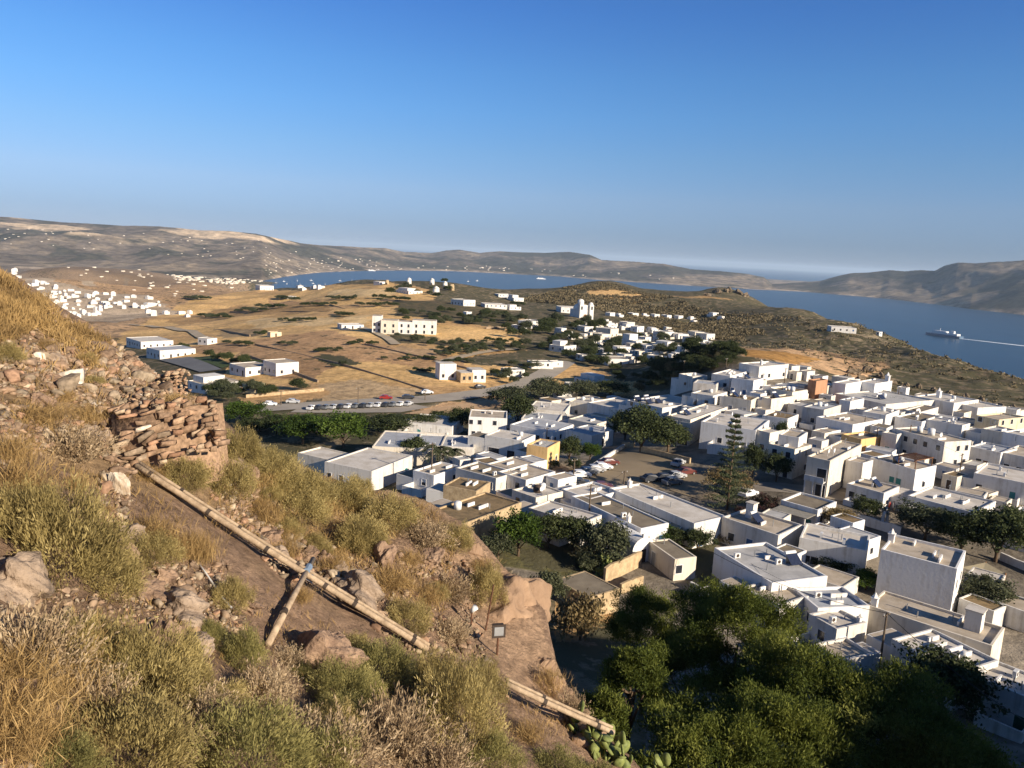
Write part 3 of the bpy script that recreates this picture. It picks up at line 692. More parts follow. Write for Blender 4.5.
def roof_extra(t, k, x, y, z, s, lb, la):
    if k == 'c':    # chimney with a pointed cap
        MB().box(x - .3*s, x + .3*s, y - .3*s, y + .3*s, z, z + 1.0*s).box(x - .38*s, x + .38*s, y - .38*s, y + .38*s, z + 1.002*s, z + 1.1*s).build('chimney', TRIM, t)
        MB().cone(x, y, z + 1.102*s, z + 1.65*s, .34*s, .05, 4).build('chimney_cap', TRIM, t)
    elif k == 'a':  # air conditioner
        o = MB().box(x - .42, x + .42, y - .18, y + .18, z + .1, z + .75).box(x - .4, x - .34, y - .16, y + .16, z, z + .099).box(x + .34, x + .4, y - .16, y + .16, z, z + .099).build('air_conditioner', STEEL, t)
        MB().tube([(x, y - .182, z + .42), (x, y - .195, z + .42)], .24, 12).build('fan_grille', PAINT['k'], o)
    elif k == 's':  # solar water heater
        o = MB().add([(x - .9, y - .6, z + .25), (x + .9, y - .6, z + .25), (x + .9, y + .7, z + 1.25), (x - .9, y + .7, z + 1.25), (x - .9, y - .6, z + .17), (x + .9, y - .6, z + .17), (x + .9, y + .7, z + 1.17), (x - .9, y + .7, z + 1.17)],
                 [(0, 1, 2, 3), (7, 6, 5, 4), (0, 4, 5, 1), (1, 5, 6, 2), (2, 6, 7, 3), (3, 7, 4, 0)]).build('solar_panel', PANEL, t)
        MB().tube([(x - .85, y + .95, z + 1.3), (x + .85, y + .95, z + 1.3)], .27, 12).build('water_tank', STEEL, t)
        MB().box(x - .8, x + .8, y + .65, y + .71, z, z + 1.16).build('panel_stand', METAL, t)
    elif k == 't':  # round water tank
        MB().cone(x, y, z, z + 1.1*s, .6*s, .6*s, 16).dome(x, y, z + 1.1*s, .6*s, 16, 3, .4).build('water_tank', STEEL if s < 1.3 else CONC, t, True)
    elif k == 'k':  # dark tank
        MB().dome(x, y, z + .7*s, .75*s, 16, 5, .8).cone(x, y, z, z + .7*s, .7*s, .75*s, 16).build('water_tank', PAINT['k'], t, True)
    elif k == 'p':  # pipe vent
        MB().tube([(x, y, z), (x, y, z + .9*s)], .07, 8).build('vent_pipe', METAL, t)
    elif k == 'n':  # aerial
        MB().tube([(x, y, z), (x, y, z + 2.6*s)], .035, 6).tube([(x - .6, y, z + 2.4*s), (x + .6, y, z + 2.4*s)], .025, 5).tube([(x - .4, y - .25, z + 2.1*s), (x - .4, y + .25, z + 2.1*s)], .02, 5).tube([(x + .3, y - .25, z + 2.2*s), (x + .3, y + .25, z + 2.2*s)], .02, 5).build('aerial', METAL, t)
    elif k == 'h':  # stair head / penthouse block
        w, d, hh = 3.2*s, 3.0*s, 2.3
        m = MB().box(x - w/2, x + w/2, y - d/2, y + d/2, z, z + hh); m.build('roof_room', WALL['w'], t)
        MB().box(x - w/2 - .12, x + w/2 + .12, y - d/2 - .12, y + d/2 + .12, z + hh + .002, z + hh + .16).build('roof_room_slab', ROOF['w'], t)
    elif k == 'd':  # satellite dish
        a = [2*math.pi*i/14 for i in range(14)]
        MB().add([(x + .45*math.cos(q), y - .12, z + 1.1 + .45*math.sin(q)) for q in a] + [(x, y + .06, z + 1.1)], [(i, (i+1) % 14, 14) for i in range(14)]).tube([(x, y + .06, z), (x, y + .06, z + 1.1)], .03, 6).build('satellite_dish', STEEL, t)
    elif k == 'g':  # pergola slab on posts against the left face
        dx, hh = 2.4*s, 2.35
        f = MB()
        for i in range(10): f.box(-dx, -.06, y + i*.42 - 2, y + i*.42 - 1.86, hh, hh + .1)
        f.box(-dx - .1, -dx, y - 2.1, y + 2.1, hh - .14, hh - .003)
        o = f.build('pergola', PAINT['k'], t)
        MB().box(-dx - .1, -dx, y - 2.1, y - 2.0, 0, hh - .142).box(-dx - .1, -dx, y + 2.0, y + 2.1, 0, hh - .142).build('post', PAINT['k'], o)
    elif k == 'b':  # balcony along the left face
        f = MB().box(-1.3, -.003, 0.3, la - .3, 2.86, 3.02).box(-1.3, -1.18, .3, la - .3, 3.022, 3.9); f.build('balcony', WALL['w'], t)
        for yy in (.4, la * .5, la - .6): MB().box(-1.28, -1.08, yy, yy + .2, -.4, 2.858).build('column', WALL['w'], t)
    elif k == 'r':  # small rubble and clutter: low wall stub on roof
        MB().box(x - 1.2*s, x + 1.2*s, y - .1, y + .1, z, z + .5).build('roof_kerb', TRIM, t)

DC = 'house'
H_ = house
# --- lower right, closest
H_('wide white house at the lower right edge with a green door', (972,680), (1045,704), (1075,690), 3.6, 'w', 'w', '- dv - - -', '', 'p.3,.4')
H_('white house behind the round tree with a shallow roof of pale grey screed', (889,639), (958,673), (1004,663), 4.2, 'w', 'w', '- wn - - -', '', 'r.35,.55 r.65,.3 p.5,.7')
H_('long white house with a pale brown roof and a little chimney at its left corner', (863,608), (992,646), (1019,633), 4.2, 'w', 'b', '- dy wn - - -', '', 'c.12,.95,1.1 h.62,.2,.55')
H_('small white house with a whitewashed roof left of the wooden pole', (818,612), (837,629), (857,618), 3.4, 'w', 'w', '', 'wn -', 'c.9,.15,.7')
H_('low white house with a beige roof below the wooden pole, just above the pines', (818,643), (842,661), (870,651), 3.4, 'w', 'b', '', '', 'p.5,.6')
H_('white house with a blue-grey roof in half shade beside the boxy three-storey house', (801,588), (818,608), (864,602), 3.6, 'w', 'u', 'wn -', '- - dk', 'a.3,.6 p.6,.3')
H_('white house with a flat concrete roof right behind the pine crown', (740,588), (780,605), (812,597), 3.6, 'w', 'b', '', '- wn', 'p.5,.4')
H_('white house with a big plain grey roof carrying two air conditioners', (712,548), (772,583), (830,577), 4.3, 'w', 'g', '- dn dn wn - -', '', 'a.14,.72 a.62,.45 p.45,.7 p.3,.35 s.86,.4')
H_('tall boxy three-storey white house with a chimney and a walled roof terrace', (880.5,550), (957,568.5), (968,551.5), 7.4, 'w', 'b', '', 'wn dn', 'c.62,.97,1.2 r.3,.25 p.5,.3')
H_('white house in shadow with two dark windows left of the boxy three-storey house', (799,539), (867,551), (876,537), 4.6, 'w', 'w', '- wn - wn wn', '', 'a.4,.7 p.5,.4')
H_('long blank-walled white house with a pinkish terrace and solar heater', (720,518), (778.5,535), (806,526), 4.2, 'w', 'b', '', '- -', 's.45,.55 h.62,.75,.4 p.5,.3')
H_('long low white house with a lime roof and a glazed lean-to', (613,487.5), (694.5,523), (722,514), 4.0, 'w', 'w', '', '', 'p.4,.4 p.6,.6 c.6,.98,1.0')
H_('tan-roofed cottage of beige plaster by the walled yard', (648,541), (675,559), (697,556.5), 3.1, 'p', 'n', '- dy', 'wn -', 'p.5,.8', par=.12)
H_('large flat house with one wide dark brown felt roof', (572,496), (641,529), (668,523), 3.6, 'w', 'n', '', '', 'c.1,.2,.9', par=.16)
H_('white house with a cream lime roof above the olive trees', (529,507), (581.7,523.6), (601,514.8), 3.4, 'w', 'w', '', '', 'r.4,.6 p.5,.4')
H_('small white house with a dark dome tank on its roof', (519,488), (536,498), (556,489), 3.2, 'w', 'w', '', '', 'k.5,.5')
H_('white gabled house end behind the big brown felt roof', (575,487), (590,499), (607,487), 3.6, 'w', 'w', '', '', '')
H_('ruined stone house with a dirt roof of dry weeds beside the rock', (432,510), (463,524.5), (514.5,500.5), 4.0, 's', 'd', '', '- - - wn -', '', par=.25)
H_('second stone house with a dirt roof just behind the ruined one', (441,487), (476,491), (496,483), 3.4, 's', 'd', '', '', '', par=.2)
H_('white house with a grey flat roof and lit side left of the yellow house', (486,463.5), (509,470), (535.7,462), 3.4, 'w', 'b', '', '', '')
H_('low white house with a beige roof in front of the yellow house', (500,471), (526,480), (552.5,470.7), 3.0, 'w', 'b', '', '', '')
H_('house with a broad brown roof next to the stone ruins', (462,466), (496,478.5), (510,470), 3.2, 'w', 'n', '', '', 'r.5,.5')
H_('white house with a low triangular parapet beside the tall pole', (411,471), (434,475.5), (464,467), 3.4, 'w', 'b', 'wn', '- wn', '')
H_('big white shed with a shallow grey roof below the hillside', (327,460.5), (371.7,471), (409.5,455), 4.3, 'w', 'w', '', '- - wt', '', cat='shed', name='shed')
H_('narrow white shed left of the big shallow-roofed shed', (306,450.5), (327,459.5), (341,452), 4.0, 'w', 'w', '', '', '', cat='shed', name='shed')
H_('wide house with red bands painted along its parapet', (372,446), (440,449.5), (448,433.5), 3.6, 'p', 'u', '', '', 'n.3,.7')
H_('white flat house in shade behind the palm tree', (415,446.5), (474,447.5), (482,436.5), 3.4, 'w', 'u', '', '', 'r.5,.4')
H_('two-storey white house in shade at the end of the dirt strip', (469,417.5), (507,418.5), (511.5,411), 6.0, 'w', 'b', '- wn - wn wn', '', '')
H_('low white bungalow beside the road-side trees', (409,421), (452,426.5), (458,417), 3.0, 'w', 'w', '', 'wn', '')
H_('white house with a wide canopy left of the yellow house', (489,433.5), (522,441), (528.5,434), 4.8, 'w', 'w', 'bn bn', '', 'n.5,.5')
H_('yellow ochre house with dark windows facing the parking lot', (525,446.7), (547.5,448), (567.7,442.7), 4.7, 'o', 'g', 'dn wn', '- wn', 'p.2,.7 p.4,.5 p.6,.4 n.5,.5')
# --- houses in shade left of the parking lot
H_('white house in shade, third row above the parking lot, left end', (527.7,408.5), (565,411.5), (573,404), 4.6, 'w', 'w', 'wn - wn', '', 'p.4,.5')
H_('white house with a low dome at the back of the shaded rows', (570,401), (598,405), (604,399.5), 4.6, 'w', 'w', '- wn', 'wn', 't.6,.4,1')
H_('white house with a curved parapet at the right of the shaded rows', (602,401), (622,409.5), (634,401), 4.6, 'w', 'w', 'wn wn', 'dn', 'c.4,.3,1')
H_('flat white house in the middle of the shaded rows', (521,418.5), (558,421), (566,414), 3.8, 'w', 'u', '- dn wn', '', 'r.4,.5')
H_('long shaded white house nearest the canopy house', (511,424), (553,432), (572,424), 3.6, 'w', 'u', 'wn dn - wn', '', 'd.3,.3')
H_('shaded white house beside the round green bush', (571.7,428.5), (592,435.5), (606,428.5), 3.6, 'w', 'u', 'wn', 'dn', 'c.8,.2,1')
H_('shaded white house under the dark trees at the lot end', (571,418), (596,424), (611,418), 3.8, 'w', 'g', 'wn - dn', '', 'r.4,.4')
# --- middle right
H_('big white block with four solar panels on its roof', (635,399), (662.4,407.7), (693.7,399.6), 5.4, 'w', 'w', '- - dn', '- - wn', 's.12,.5 s.12,.8 s.3,.45 s.3,.75')
H_('white house with a shady upper terrace beside the solar block', (668,415), (690.5,419.5), (725.7,406.5), 6.2, 'w', 'w', 'bn bn', '- wn - -', 'r.5,.5 s.25,.55')
H_('long shaded white house behind the tall layered conifer', (699.3,423), (756,430), (778,421.5), 5.2, 'w', 'w', 'wn dy - - wn - -', '', 'r.4,.5 p.6,.3 a.3,.8')
H_('white house with one square window right of the layered conifer', (756,430), (770,433), (790,429), 5.0, 'w', 'w', 'wn', '', 'p.5,.5')
H_('white house with a roof terrace and blue tables outside', (768.4,443.5), (795,449.5), (812,444.5), 6.0, 'w', 'b', 'dn wn', '', 'r.3,.5')
H_('square white penthouse block over the roof terraces', (778,435), (799,437.5), (813,433), 7.6, 'w', 'b', '', '', '')
H_('sunlit cream house with shady balconies and a palm-topped terrace', (806,458.5), (830,461), (872,446), 7.0, 'p', 'b', 'bn -', 'dy - - - dy', 'b n.6,.5 d.3,.3 p.5,.3')
H_('plain white cube house with a low step roof by the balconies', (846,459.5), (863,463.5), (873,460), 5.6, 'w', 'b', '', 'dt', '')
H_('white house with teal shutters and a brown pergola on its terrace', (872,457), (916,469.5), (934,465), 4.8, 'w', 'b', '- wt wt - -', 'wn', 'p.4,.6')
H_('long two-storey white house with a row of doors and a cylinder tank', (897.6,427.7), (944.9,442), (965,438.5), 6.2, 'w', 'b', 'wn wn dn wn dn', '- wn wn', 't.5,.5,1.2 t.5,.72,1 r.3,.2')
H_('white house in shade with a teal door left of the long two-storey house', (882,432), (897,435), (911,430), 5.0, 'w', 'w', 'dt', '', '')
H_('house with an orange plastered side wall', (842,434), (861.3,439), (884,435.5), 3.8, 'o', 'n', '', '- wk', '')
H_('broad white house with a brown roof and a sunlit long wall', (818,416.5), (853,424.5), (880.5,418.5), 4.0, 'w', 'b', '- wn wn -', '', 'r.4,.5')
H_('white house with a front pergola next to the broad brown-roofed house', (863,411), (886,415), (899,410), 4.4, 'w', 'w', 'wn - wn', 'wn', '')
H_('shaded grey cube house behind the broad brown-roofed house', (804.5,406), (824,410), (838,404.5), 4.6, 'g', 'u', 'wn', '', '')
H_('white cube house with a bright sunlit side high in the rows', (840.5,399), (850.5,401), (863,398), 4.6, 'w', 'w', '', 'wn', 'a.4,.4')
H_('low house with a brown roof and sunlit end wall with one window', (761,415.8), (787.7,419), (805.3,415.5), 3.8, 'w', 'd', 'wn - -', '- - wn', '')
H_('beige house with two windows beneath the white blue-windowed house', (722.5,396.6), (751.3,400), (764,398), 4.4, 'p', 'd', 'wn wy', 'wn dn', 's.5,.7')
H_('white house with a bright blank side wall beside the beige house', (763.6,397.2), (771.6,399.2), (793,395.4), 4.4, 'w', 'd', '', '- - -', 's.4,.5')
H_('white house with a brown roof and a round tank on its corner', (770,388), (792.5,391.8), (809,389.8), 4.4, 'w', 'd', '', 'wn -', 't.3,.2,1')
H_('terracotta block with one sunlit yellow wall', (808,379.8), (816.5,381), (829,379.4), 5.6, 't', 'd', '', '', '', cat='building', name='building')
H_('white house with blue windows standing high at the top of the rows', (731.3,377.5), (753.7,380.6), (764.5,378.2), 5.0, 'w', 'w', '- db - wb', '- wn', 's.5,.5')
H_('long white house at the very top of the village under the golden ridge', (738.5,362.8), (759.5,366.3), (790,364.5), 4.6, 'w', 'w', 'wn', 'dn wn - wn', 'c.4,.5,1')
H_('white house just below the topmost long house', (710.5,374), (730,376), (752,371.8), 4.4, 'w', 'w', 'wn wn', '', 'r.5,.5')
H_('small white house with a sunlit face beside the dark ravine', (684,373.5), (692.9,376.5), (702,374.5), 4.2, 'w', 'w', 'wn', '', '')
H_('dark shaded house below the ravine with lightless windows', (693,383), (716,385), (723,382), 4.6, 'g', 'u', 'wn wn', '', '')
H_('low white house tucked behind the solar block', (694,392), (713,396), (722,391), 3.6, 'w', 'w', 'wn dn', '', 'p.4,.5')
H_('pair of white cubes with sunlit face, upper right row', (832.5,382), (846,384), (862.5,381), 4.8, 'w', 'w', '', 'wn -', '')
H_('white house with a tall corner post at the edge of the rocky scrub', (862.5,381), (875,384), (884.5,379.8), 4.8, 'w', 'w', '', '', 'c.85,.15,1.8')
H_('long low white house with a wide grey roof under the rocky scrub', (856,393), (886,404), (908,395.5), 3.6, 'w', 'g', '', '- wn -', 'r.5,.6')
H_('roofless white walls of a small house right of the grey roof', (905,409.5), (920,412.5), (936,406.5), 3.4, 'w', 'n', '', '', 'r.3,.5')
H_('shaded white house with an arched door right of the pergola house', (899,416), (922,421.5), (935,415), 3.8, 'w', 'n', 'dn -', '', '')
H_('white house with a chimney at the foot of the coast hill', (918,395.5), (954,403), (972,398.5), 4.4, 'w', 'w', '- - wb -', '', 'c.5,.7,1.7 p.5,.3')
H_('white house with a long eave right of the chimney house', (958,401.5), (978,407.5), (998,405), 4.2, 'w', 'w', '', '', 'p.4,.5')
H_('white house with one blue-shuttered window facing the lane', (925.7,419), (962.5,425.5), (971,423), 4.6, 'w', 'w', '- wb dn -', '', 'r.5,.5 a.4,.3')
H_('yellow house with three small windows near the right edge', (978,415), (999.3,420), (1022,416.3), 5.4, 'c', 'b', 'wn wn', 'wn wn wn', '')
H_('white house with two roof levels at the right edge of the lane', (983,427.8), (1007,433), (1018.5,430), 5.0, 'w', 'u', '', '', 'r.5,.4')
H_('tall white house cut off by the right edge, above the lane', (1012,431), (1030,437), (1045,430), 5.6, 'w', 'w', 'wn', '', '')
H_('white house with a brown doorway at the end of the lane', (972,445.5), (1001,453), (1010,447), 4.4, 'w', 'u', '- dr wn -', '', 'a.5,.5')
H_('white house with three dark doors at the right edge', (1001,452), (1040,460), (1055,452), 4.4, 'w', 'b', 'dn dn wn', '', '')
H_('long white house with a pale roof reaching out past the right edge', (973,474), (1040,486), (1057,476), 4.2, 'w', 'w', '- dt - wn', '', 'p.3,.7')
H_('white house with rolled awnings and clutter on its roof, facing the square', (909,495), (974,512.5), (993,500.5), 4.0, 'w', 'w', '- dk - - dr -', '', 'p.4,.6 p.6,.4 r.5,.3 r.6,.6')
H_('flat brown-roofed taverna with a shaded awning', (783.5,499), (818,510), (832,500.5), 3.4, 'w', 'n', '', '', '', cat='taverna', name='taverna')
H_('whitewashed yard house with a long blank roof right of the taverna', (846,484), (884,493), (902,487), 3.4, 'w', 'b', '- wn wn', '', 'a.5,.5')
H_('grey roofed white house between the square and the right edge', (1000,518), (1040,528), (1060,515), 3.6, 'w', 'g', '', '', '')
H_('small white kiosk roof at the right edge above the garden', (996,602), (1030,613), (1045,604), 2.8, 'w', 'b', '', '', '')
H_('low stone hut with a flat dark roof below the rock', (552,579.5), (589,598), (622,589), 2.4, 's', 'n', '', '', '', par=.12, cat='hut', name='hut')
H_('tiny whitewashed cistern with a beige lid by the yard gate', (699,589), (712,596), (726,590), 1.6, 'w', 'b', '', '', '', cat='cistern', name='cistern', par=.1)


def sub(label): return HOUSES[label]
t, lb, la, hr = sub('long low white house with a lime roof and a glazed lean-to')
o = MB().add([(-3.2, la*.12, 1.2), (-3.2, la*.72, 1.2), (-.01, la*.72, 2.7), (-.01, la*.12, 2.7), (-3.2, la*.12, 1.1), (-3.2, la*.72, 1.1), (-.01, la*.72, 2.6), (-.01, la*.12, 2.6)], [(0,3,2,1),(4,5,6,7),(0,1,5,4),(1,2,6,5),(2,3,7,6),(3,0,4,7)]).build('lean_to_roof', mat('dusty greenhouse sheet', (.34,.33,.27), (.22,.22,.17), 1.2, .6, coord='World'), t)
for k in range(6):
    y = la * (.12 + .12 * k); MB().add([(-3.22, y-.05, 1.25), (-3.22, y+.05, 1.25), (-.012, y+.05, 2.76), (-.012, y-.05, 2.76), (-3.22, y-.05, 1.203), (-3.22, y+.05, 1.203), (-.012, y+.05, 2.703), (-.012, y-.05, 2.703)], [(0,3,2,1),(4,5,6,7),(0,1,5,4),(1,2,6,5),(2,3,7,6),(3,0,4,7)]).build('rafter', TRIM, o)
MB().box(-3.2, -3.05, la*.12, la*.72, -.3, 1.098).build('lean_to_wall', WALL['w'], o)
t, lb, la, hr = sub('flat brown-roofed taverna with a shaded awning')
o = MB().box(-3.4, -.01, .2, la-.2, 2.5, 2.6).build('awning', mat('grey reed awning', (.30,.28,.24), (.2,.19,.16), 2, .95, coord='World'), t)
for y in (.5, la*.5, la-.6): MB().box(-3.3, -3.1, y, y+.2, -.4, 2.498).build('awning_post', TRIM, o)
t, lb, la, hr = sub('white house with rolled awnings and clutter on its roof, facing the square')
o = MB().box(-2.6, -.01, la*.72, la*.98, 2.6, 2.68).build('awning', TRIM, t)
for y in (la*.74, la*.94): MB().box(-2.5, -2.42, y, y+.08, -.3, 2.598).build('awning_post', METAL, o)
t, lb, la, hr = sub('yellow house with three small windows near the right edge')
t, lb, la, hr = sub('white house with teal shutters and a brown pergola on its terrace')
o = MB()
for k in range(9): o.box(lb*.1 + k*lb*.09, lb*.1 + k*lb*.09 + .14, la*.05, la*.45, hr+1.9, hr+2.0)
o.box(lb*.08, lb*.95, la*.05, la*.09, hr+1.78, hr+1.898).box(lb*.08, lb*.95, la*.41, la*.45, hr+1.78, hr+1.898)
o = o.build('pergola', PAINT['r'], t)
for x, y in ((.1, .06), (.9, .06), (.1, .42), (.9, .42)): MB().box(lb*x, lb*x+.14, la*y, la*y+.14, hr+.003, hr+1.778).build('post', PAINT['r'], o)
def vaulted():
    p = hit(633, 548, lambda X, Y: valley_z(X, Y, False), 28.0, 3000.0, 2.4); d = math.hypot(p[0], p[1]); t = thing('vaulted_house', 'small whitewashed house with a barrel vault and round gable beside the tan-roofed cottage', 'house', (p[0], p[1], p[2]-2.4), R(32))
    r = 2.0; L = 7.0; m = MB(); n = 14; pr = [(0, -1)] + [(r - r*math.cos(math.pi*k/n), 1.9 + r*.85*math.sin(math.pi*k/n)) for k in range(n+1)] + [(2*r, -1)]
    k = len(pr); m.add([(x, 0, z) for x, z in pr] + [(x, L, z) for x, z in pr], [tuple(range(k))[::-1], tuple(range(k, 2*k))] + [(i, i+1, k+i+1, k+i) for i in range(k-1)])
    m.build('vault', WALL['2'], t); opening(t, 'R', r, 0, .9, 1.9, 'door', 4, 'k'); MB().box(r-.25, r+.25, -.02, .3, 3.62, 4.1).build('gable_stub', WALL['2'], t)
vaulted()
def arch_gate():
    p = hit(884, 526); t = thing('gate_arch', 'little white arched gate between the dark trees', 'gate', p, R(40)); s = .9; n = 12
    P_ = [(-1.0, 0)] + [(-1.0*math.cos(math.pi*k/n), 1.7 + 1.0*math.sin(math.pi*k/n)) for k in range(n+1)] + [(1.0, 0)]; Q_ = [(-.65, 0)] + [(-.65*math.cos(math.pi*k/n), 1.6 + .65*math.sin(math.pi*k/n)) for k in range(n+1)] + [(.65, 0)]
    k = len(P_); vs = [(x, -.2, z) for x, z in P_] + [(x, -.2, z) for x, z in Q_] + [(x, .2, z) for x, z in P_] + [(x, .2, z) for x, z in Q_]
    fs = [(i+1, i, k+i, k+i+1) for i in range(k-1)] + [(2*k+i, 2*k+i+1, 3*k+i+1, 3*k+i) for i in range(k-1)] + [(i, i+1, 2*k+i+1, 2*k+i) for i in range(k-1)] + [(k+i+1, k+i, 3*k+i, 3*k+i+1) for i in range(k-1)]
    MB().add(vs, fs).build('arch', WALL['2'], t); MB().box(-.12, .12, -.12, .12, 2.72, 3.3).build('finial', WALL['2'], t)
arch_gate()
def table(px, py, label):
    p = hit(px, py); t = thing('table', label, 'table', p, .4); MB().box(-.6, .6, -.4, .4, .7, .75).build('tabletop', PAINT['b'], t)
    for x in (-.5, .5):
        for y in (-.32, .32): MB().box(x-.03, x+.03, y-.03, y+.03, 0, .698).build('leg', PAINT['b'], t)
for i, q in enumerate([(767,470),(774,473),(781,469)]): table(*q, ['leftmost blue table by the roof terrace house','front blue table by the roof terrace house','rightmost blue table by the roof terrace house'][i])
def sail():
    p = hit(980, 585); t = thing('shade_sail', 'tan shade cloth on wooden posts in the garden of the boxy house', 'shade sail', p, .3)
    MB().add([(-2.2,-1.4,2.5),(2.4,-1.6,2.2),(2.2,1.5,2.6),(-2.0,1.6,2.1),(0,0,1.9)], [(0,1,4),(1,2,4),(2,3,4),(3,0,4)]).build('cloth', mat('tan canvas', (.40,.34,.22), None, 3), t)
    for x, y, z in ((-2.2,-1.4,2.6),(2.4,-1.6,2.3),(2.2,1.5,2.7),(-2.0,1.6,2.2)): MB().tube([(x,y,-.2),(x,y,z)], .09, 8).build('post', mat('orange wood post', (.36,.19,.09), None, 3), t)
sail()
SKIN = mat('skin', (.42,.27,.19), None, 4, .7)
def person(px, py, cloth, label, h=1.7, rz=0.0):
    p = hit(px, py); t = thing('person', label, 'person', p, rz); k = h / 1.7
    pts = [(0,0,.92),(0,0,1.12),(0,0,1.38),(0,0,1.5),(0,.02,1.62),(.1,0,.88),(.12,.03,.48),(.12,0,.06),(-.1,0,.88),(-.11,-.08,.48),(-.12,-.04,.06),(.19,0,1.4),(.25,-.02,1.12),(.24,-.1,.9),(-.19,0,1.4),(-.25,.02,1.12),(-.24,-.06,.9),(.13,-.14,.04),(-.12,-.18,.04)]
    ed = [(0,1),(1,2),(2,3),(3,4),(0,5),(5,6),(6,7),(0,8),(8,9),(9,10),(2,11),(11,12),(12,13),(2,14),(14,15),(15,16),(7,17),(10,18)]
    rad = [.14,.13,.15,.055,.105,.09,.06,.045,.09,.06,.045,.06,.045,.035,.06,.045,.035,.04,.04]
    me = bpy.data.meshes.new('body'); me.from_pydata([tuple(c*k for c in q) for q in pts], ed, []); o = link('body', me, t); me.materials.append(SKIN); me.materials.append(cloth)
    m = o.modifiers.new('skin', 'SKIN'); 
    for v, r_ in zip(me.skin_vertices[0].data if me.skin_vertices else [], rad): v.radius = (r_*k, r_*k)
    o.modifiers.new('sub', 'SUBSURF').levels = 1
    dress = MB().tube([(0,0,.5*k),(0,0,.95*k),(0,0,1.15*k),(0,0,1.43*k)], .2*k, 10, .17*k); dress.build('clothes', cloth, t, True)
    MB().dome(0, .03*k, 1.62*k, .125*k, 10, 4, .9).build('hair', PAINT['k'], t, True)
person(889, 510, mat('red cloth', (.45,.05,.05), None, 5), 'person in a red top standing under the white awning', 1.68, .4)
person(893, 511, mat('white cloth', (.6,.58,.55), None, 5), 'person in pale clothes beside the one in red', 1.72, 1.4)

# low outbuildings wedged into the gaps
FOOT = []
for (t_, lb_, la_, _h) in HOUSES.values():
    a_ = t_.rotation_euler.z; c_, s_ = math.cos(a_), math.sin(a_)
    FOOT.append((t_.location.x, t_.location.y, c_, s_, lb_, la_))
def clash(x, y, w, d, a, pad):
    c2, s2 = math.cos(a), math.sin(a)
    for u in (0, .25, .5, .75, 1):
        for v in (0, .25, .5, .75, 1):
            X = x + c2 * w * u - s2 * d * v; Y = y + s2 * w * u + c2 * d * v
            for fx, fy, c1, s1, lb1, la1 in FOOT:
                dx, dy = X - fx, Y - fy; p_ = c1 * dx + s1 * dy; q_ = -s1 * dx + c1 * dy
                if -pad < p_ < lb1 + pad and -pad < q_ < la1 + pad: return True
    return False
fr = random.Random(44); cnt = 0
for poly, n in [([(690,398),(800,374),(900,398),(1024,415),(1024,500),(960,476),(900,470),(850,495),(800,480),(770,462),(700,440)], 62), ([(560,398),(640,400),(640,430),(600,438),(570,446),(530,440),(500,428),(520,410)], 18), ([(430,470),(480,455),(520,450),(545,482),(560,497),(520,500),(480,485)], 12), ([(780,535),(870,545),(880,600),(850,640),(800,610)], 10), ([(900,600),(985,600),(1024,625),(960,640)], 4), ([(940,480),(1024,490),(1024,520),(990,520)], 5)]:
    x0, x1 = min(q[0] for q in poly), max(q[0] for q in poly); y0, y1 = min(q[1] for q in poly), max(q[1] for q in poly); k = 0; tr = 0
    while k < n and tr < 900:
        tr += 1; px, py = fr.uniform(x0, x1), fr.uniform(y0, y1)
        if not in_poly(np.array([px]), np.array([py]), poly)[0]: continue
        p = hit(px, py, lambda X, Y: valley_z(X, Y, False), 28.0, 3000.0); w, d, h = fr.uniform(2.4, 5.5), fr.uniform(2.4, 6), fr.uniform(1.9, 3.3); a = R(fr.uniform(34, 52))
        if clash(p[0], p[1], w, d, a, .12): continue
        FOOT.append((p[0], p[1], math.cos(a), math.sin(a), w, d)); k += 1; cnt += 1
        rk = fr.choice('bbgnwd'); wk_ = fr.choice('w11223p')
        t = thing('outbuilding', 'low ' + {'w': 'white', '1': 'worn white', '2': 'white', '3': 'cream white', 'p': 'beige'}[wk_] + ' outbuilding with a ' + {'b': 'beige', 'g': 'grey', 'n': 'brown', 'w': 'pale lime', 'd': 'dark dirt'}[rk] + ' roof' + (' and a door' if h > 2.3 else '') + ', wedged between taller houses', 'outbuilding', p, a, 'low outbuildings in the village gaps')
        wl = WALL[wk_]; MB().box(0, w, 0, d, -1.5, h).build('wall', wl, t); f = MB()
        f.box(0, w, 0, .18, h + .002, h + .2).box(0, w, d - .18, d, h + .002, h + .2).box(0, .18, .183, d - .183, h + .002, h + .2).box(w - .18, w, .183, d - .183, h + .002, h + .2); f.build('parapet', wl, t)
        MB().box(.185, w - .185, .185, d - .185, h + .003, h + .06).build('roof', ROOF[rk], t)
        if h > 2.3: opening(t, 'L', d * .5, .03, .85, 1.9, 'door', d, fr.choice('nkby'))
        if w > 3.6 and h > 2.3: opening(t, 'R', w * .5, .95, .8, .9, 'window', w, 'n')
print('outbuildings', cnt)
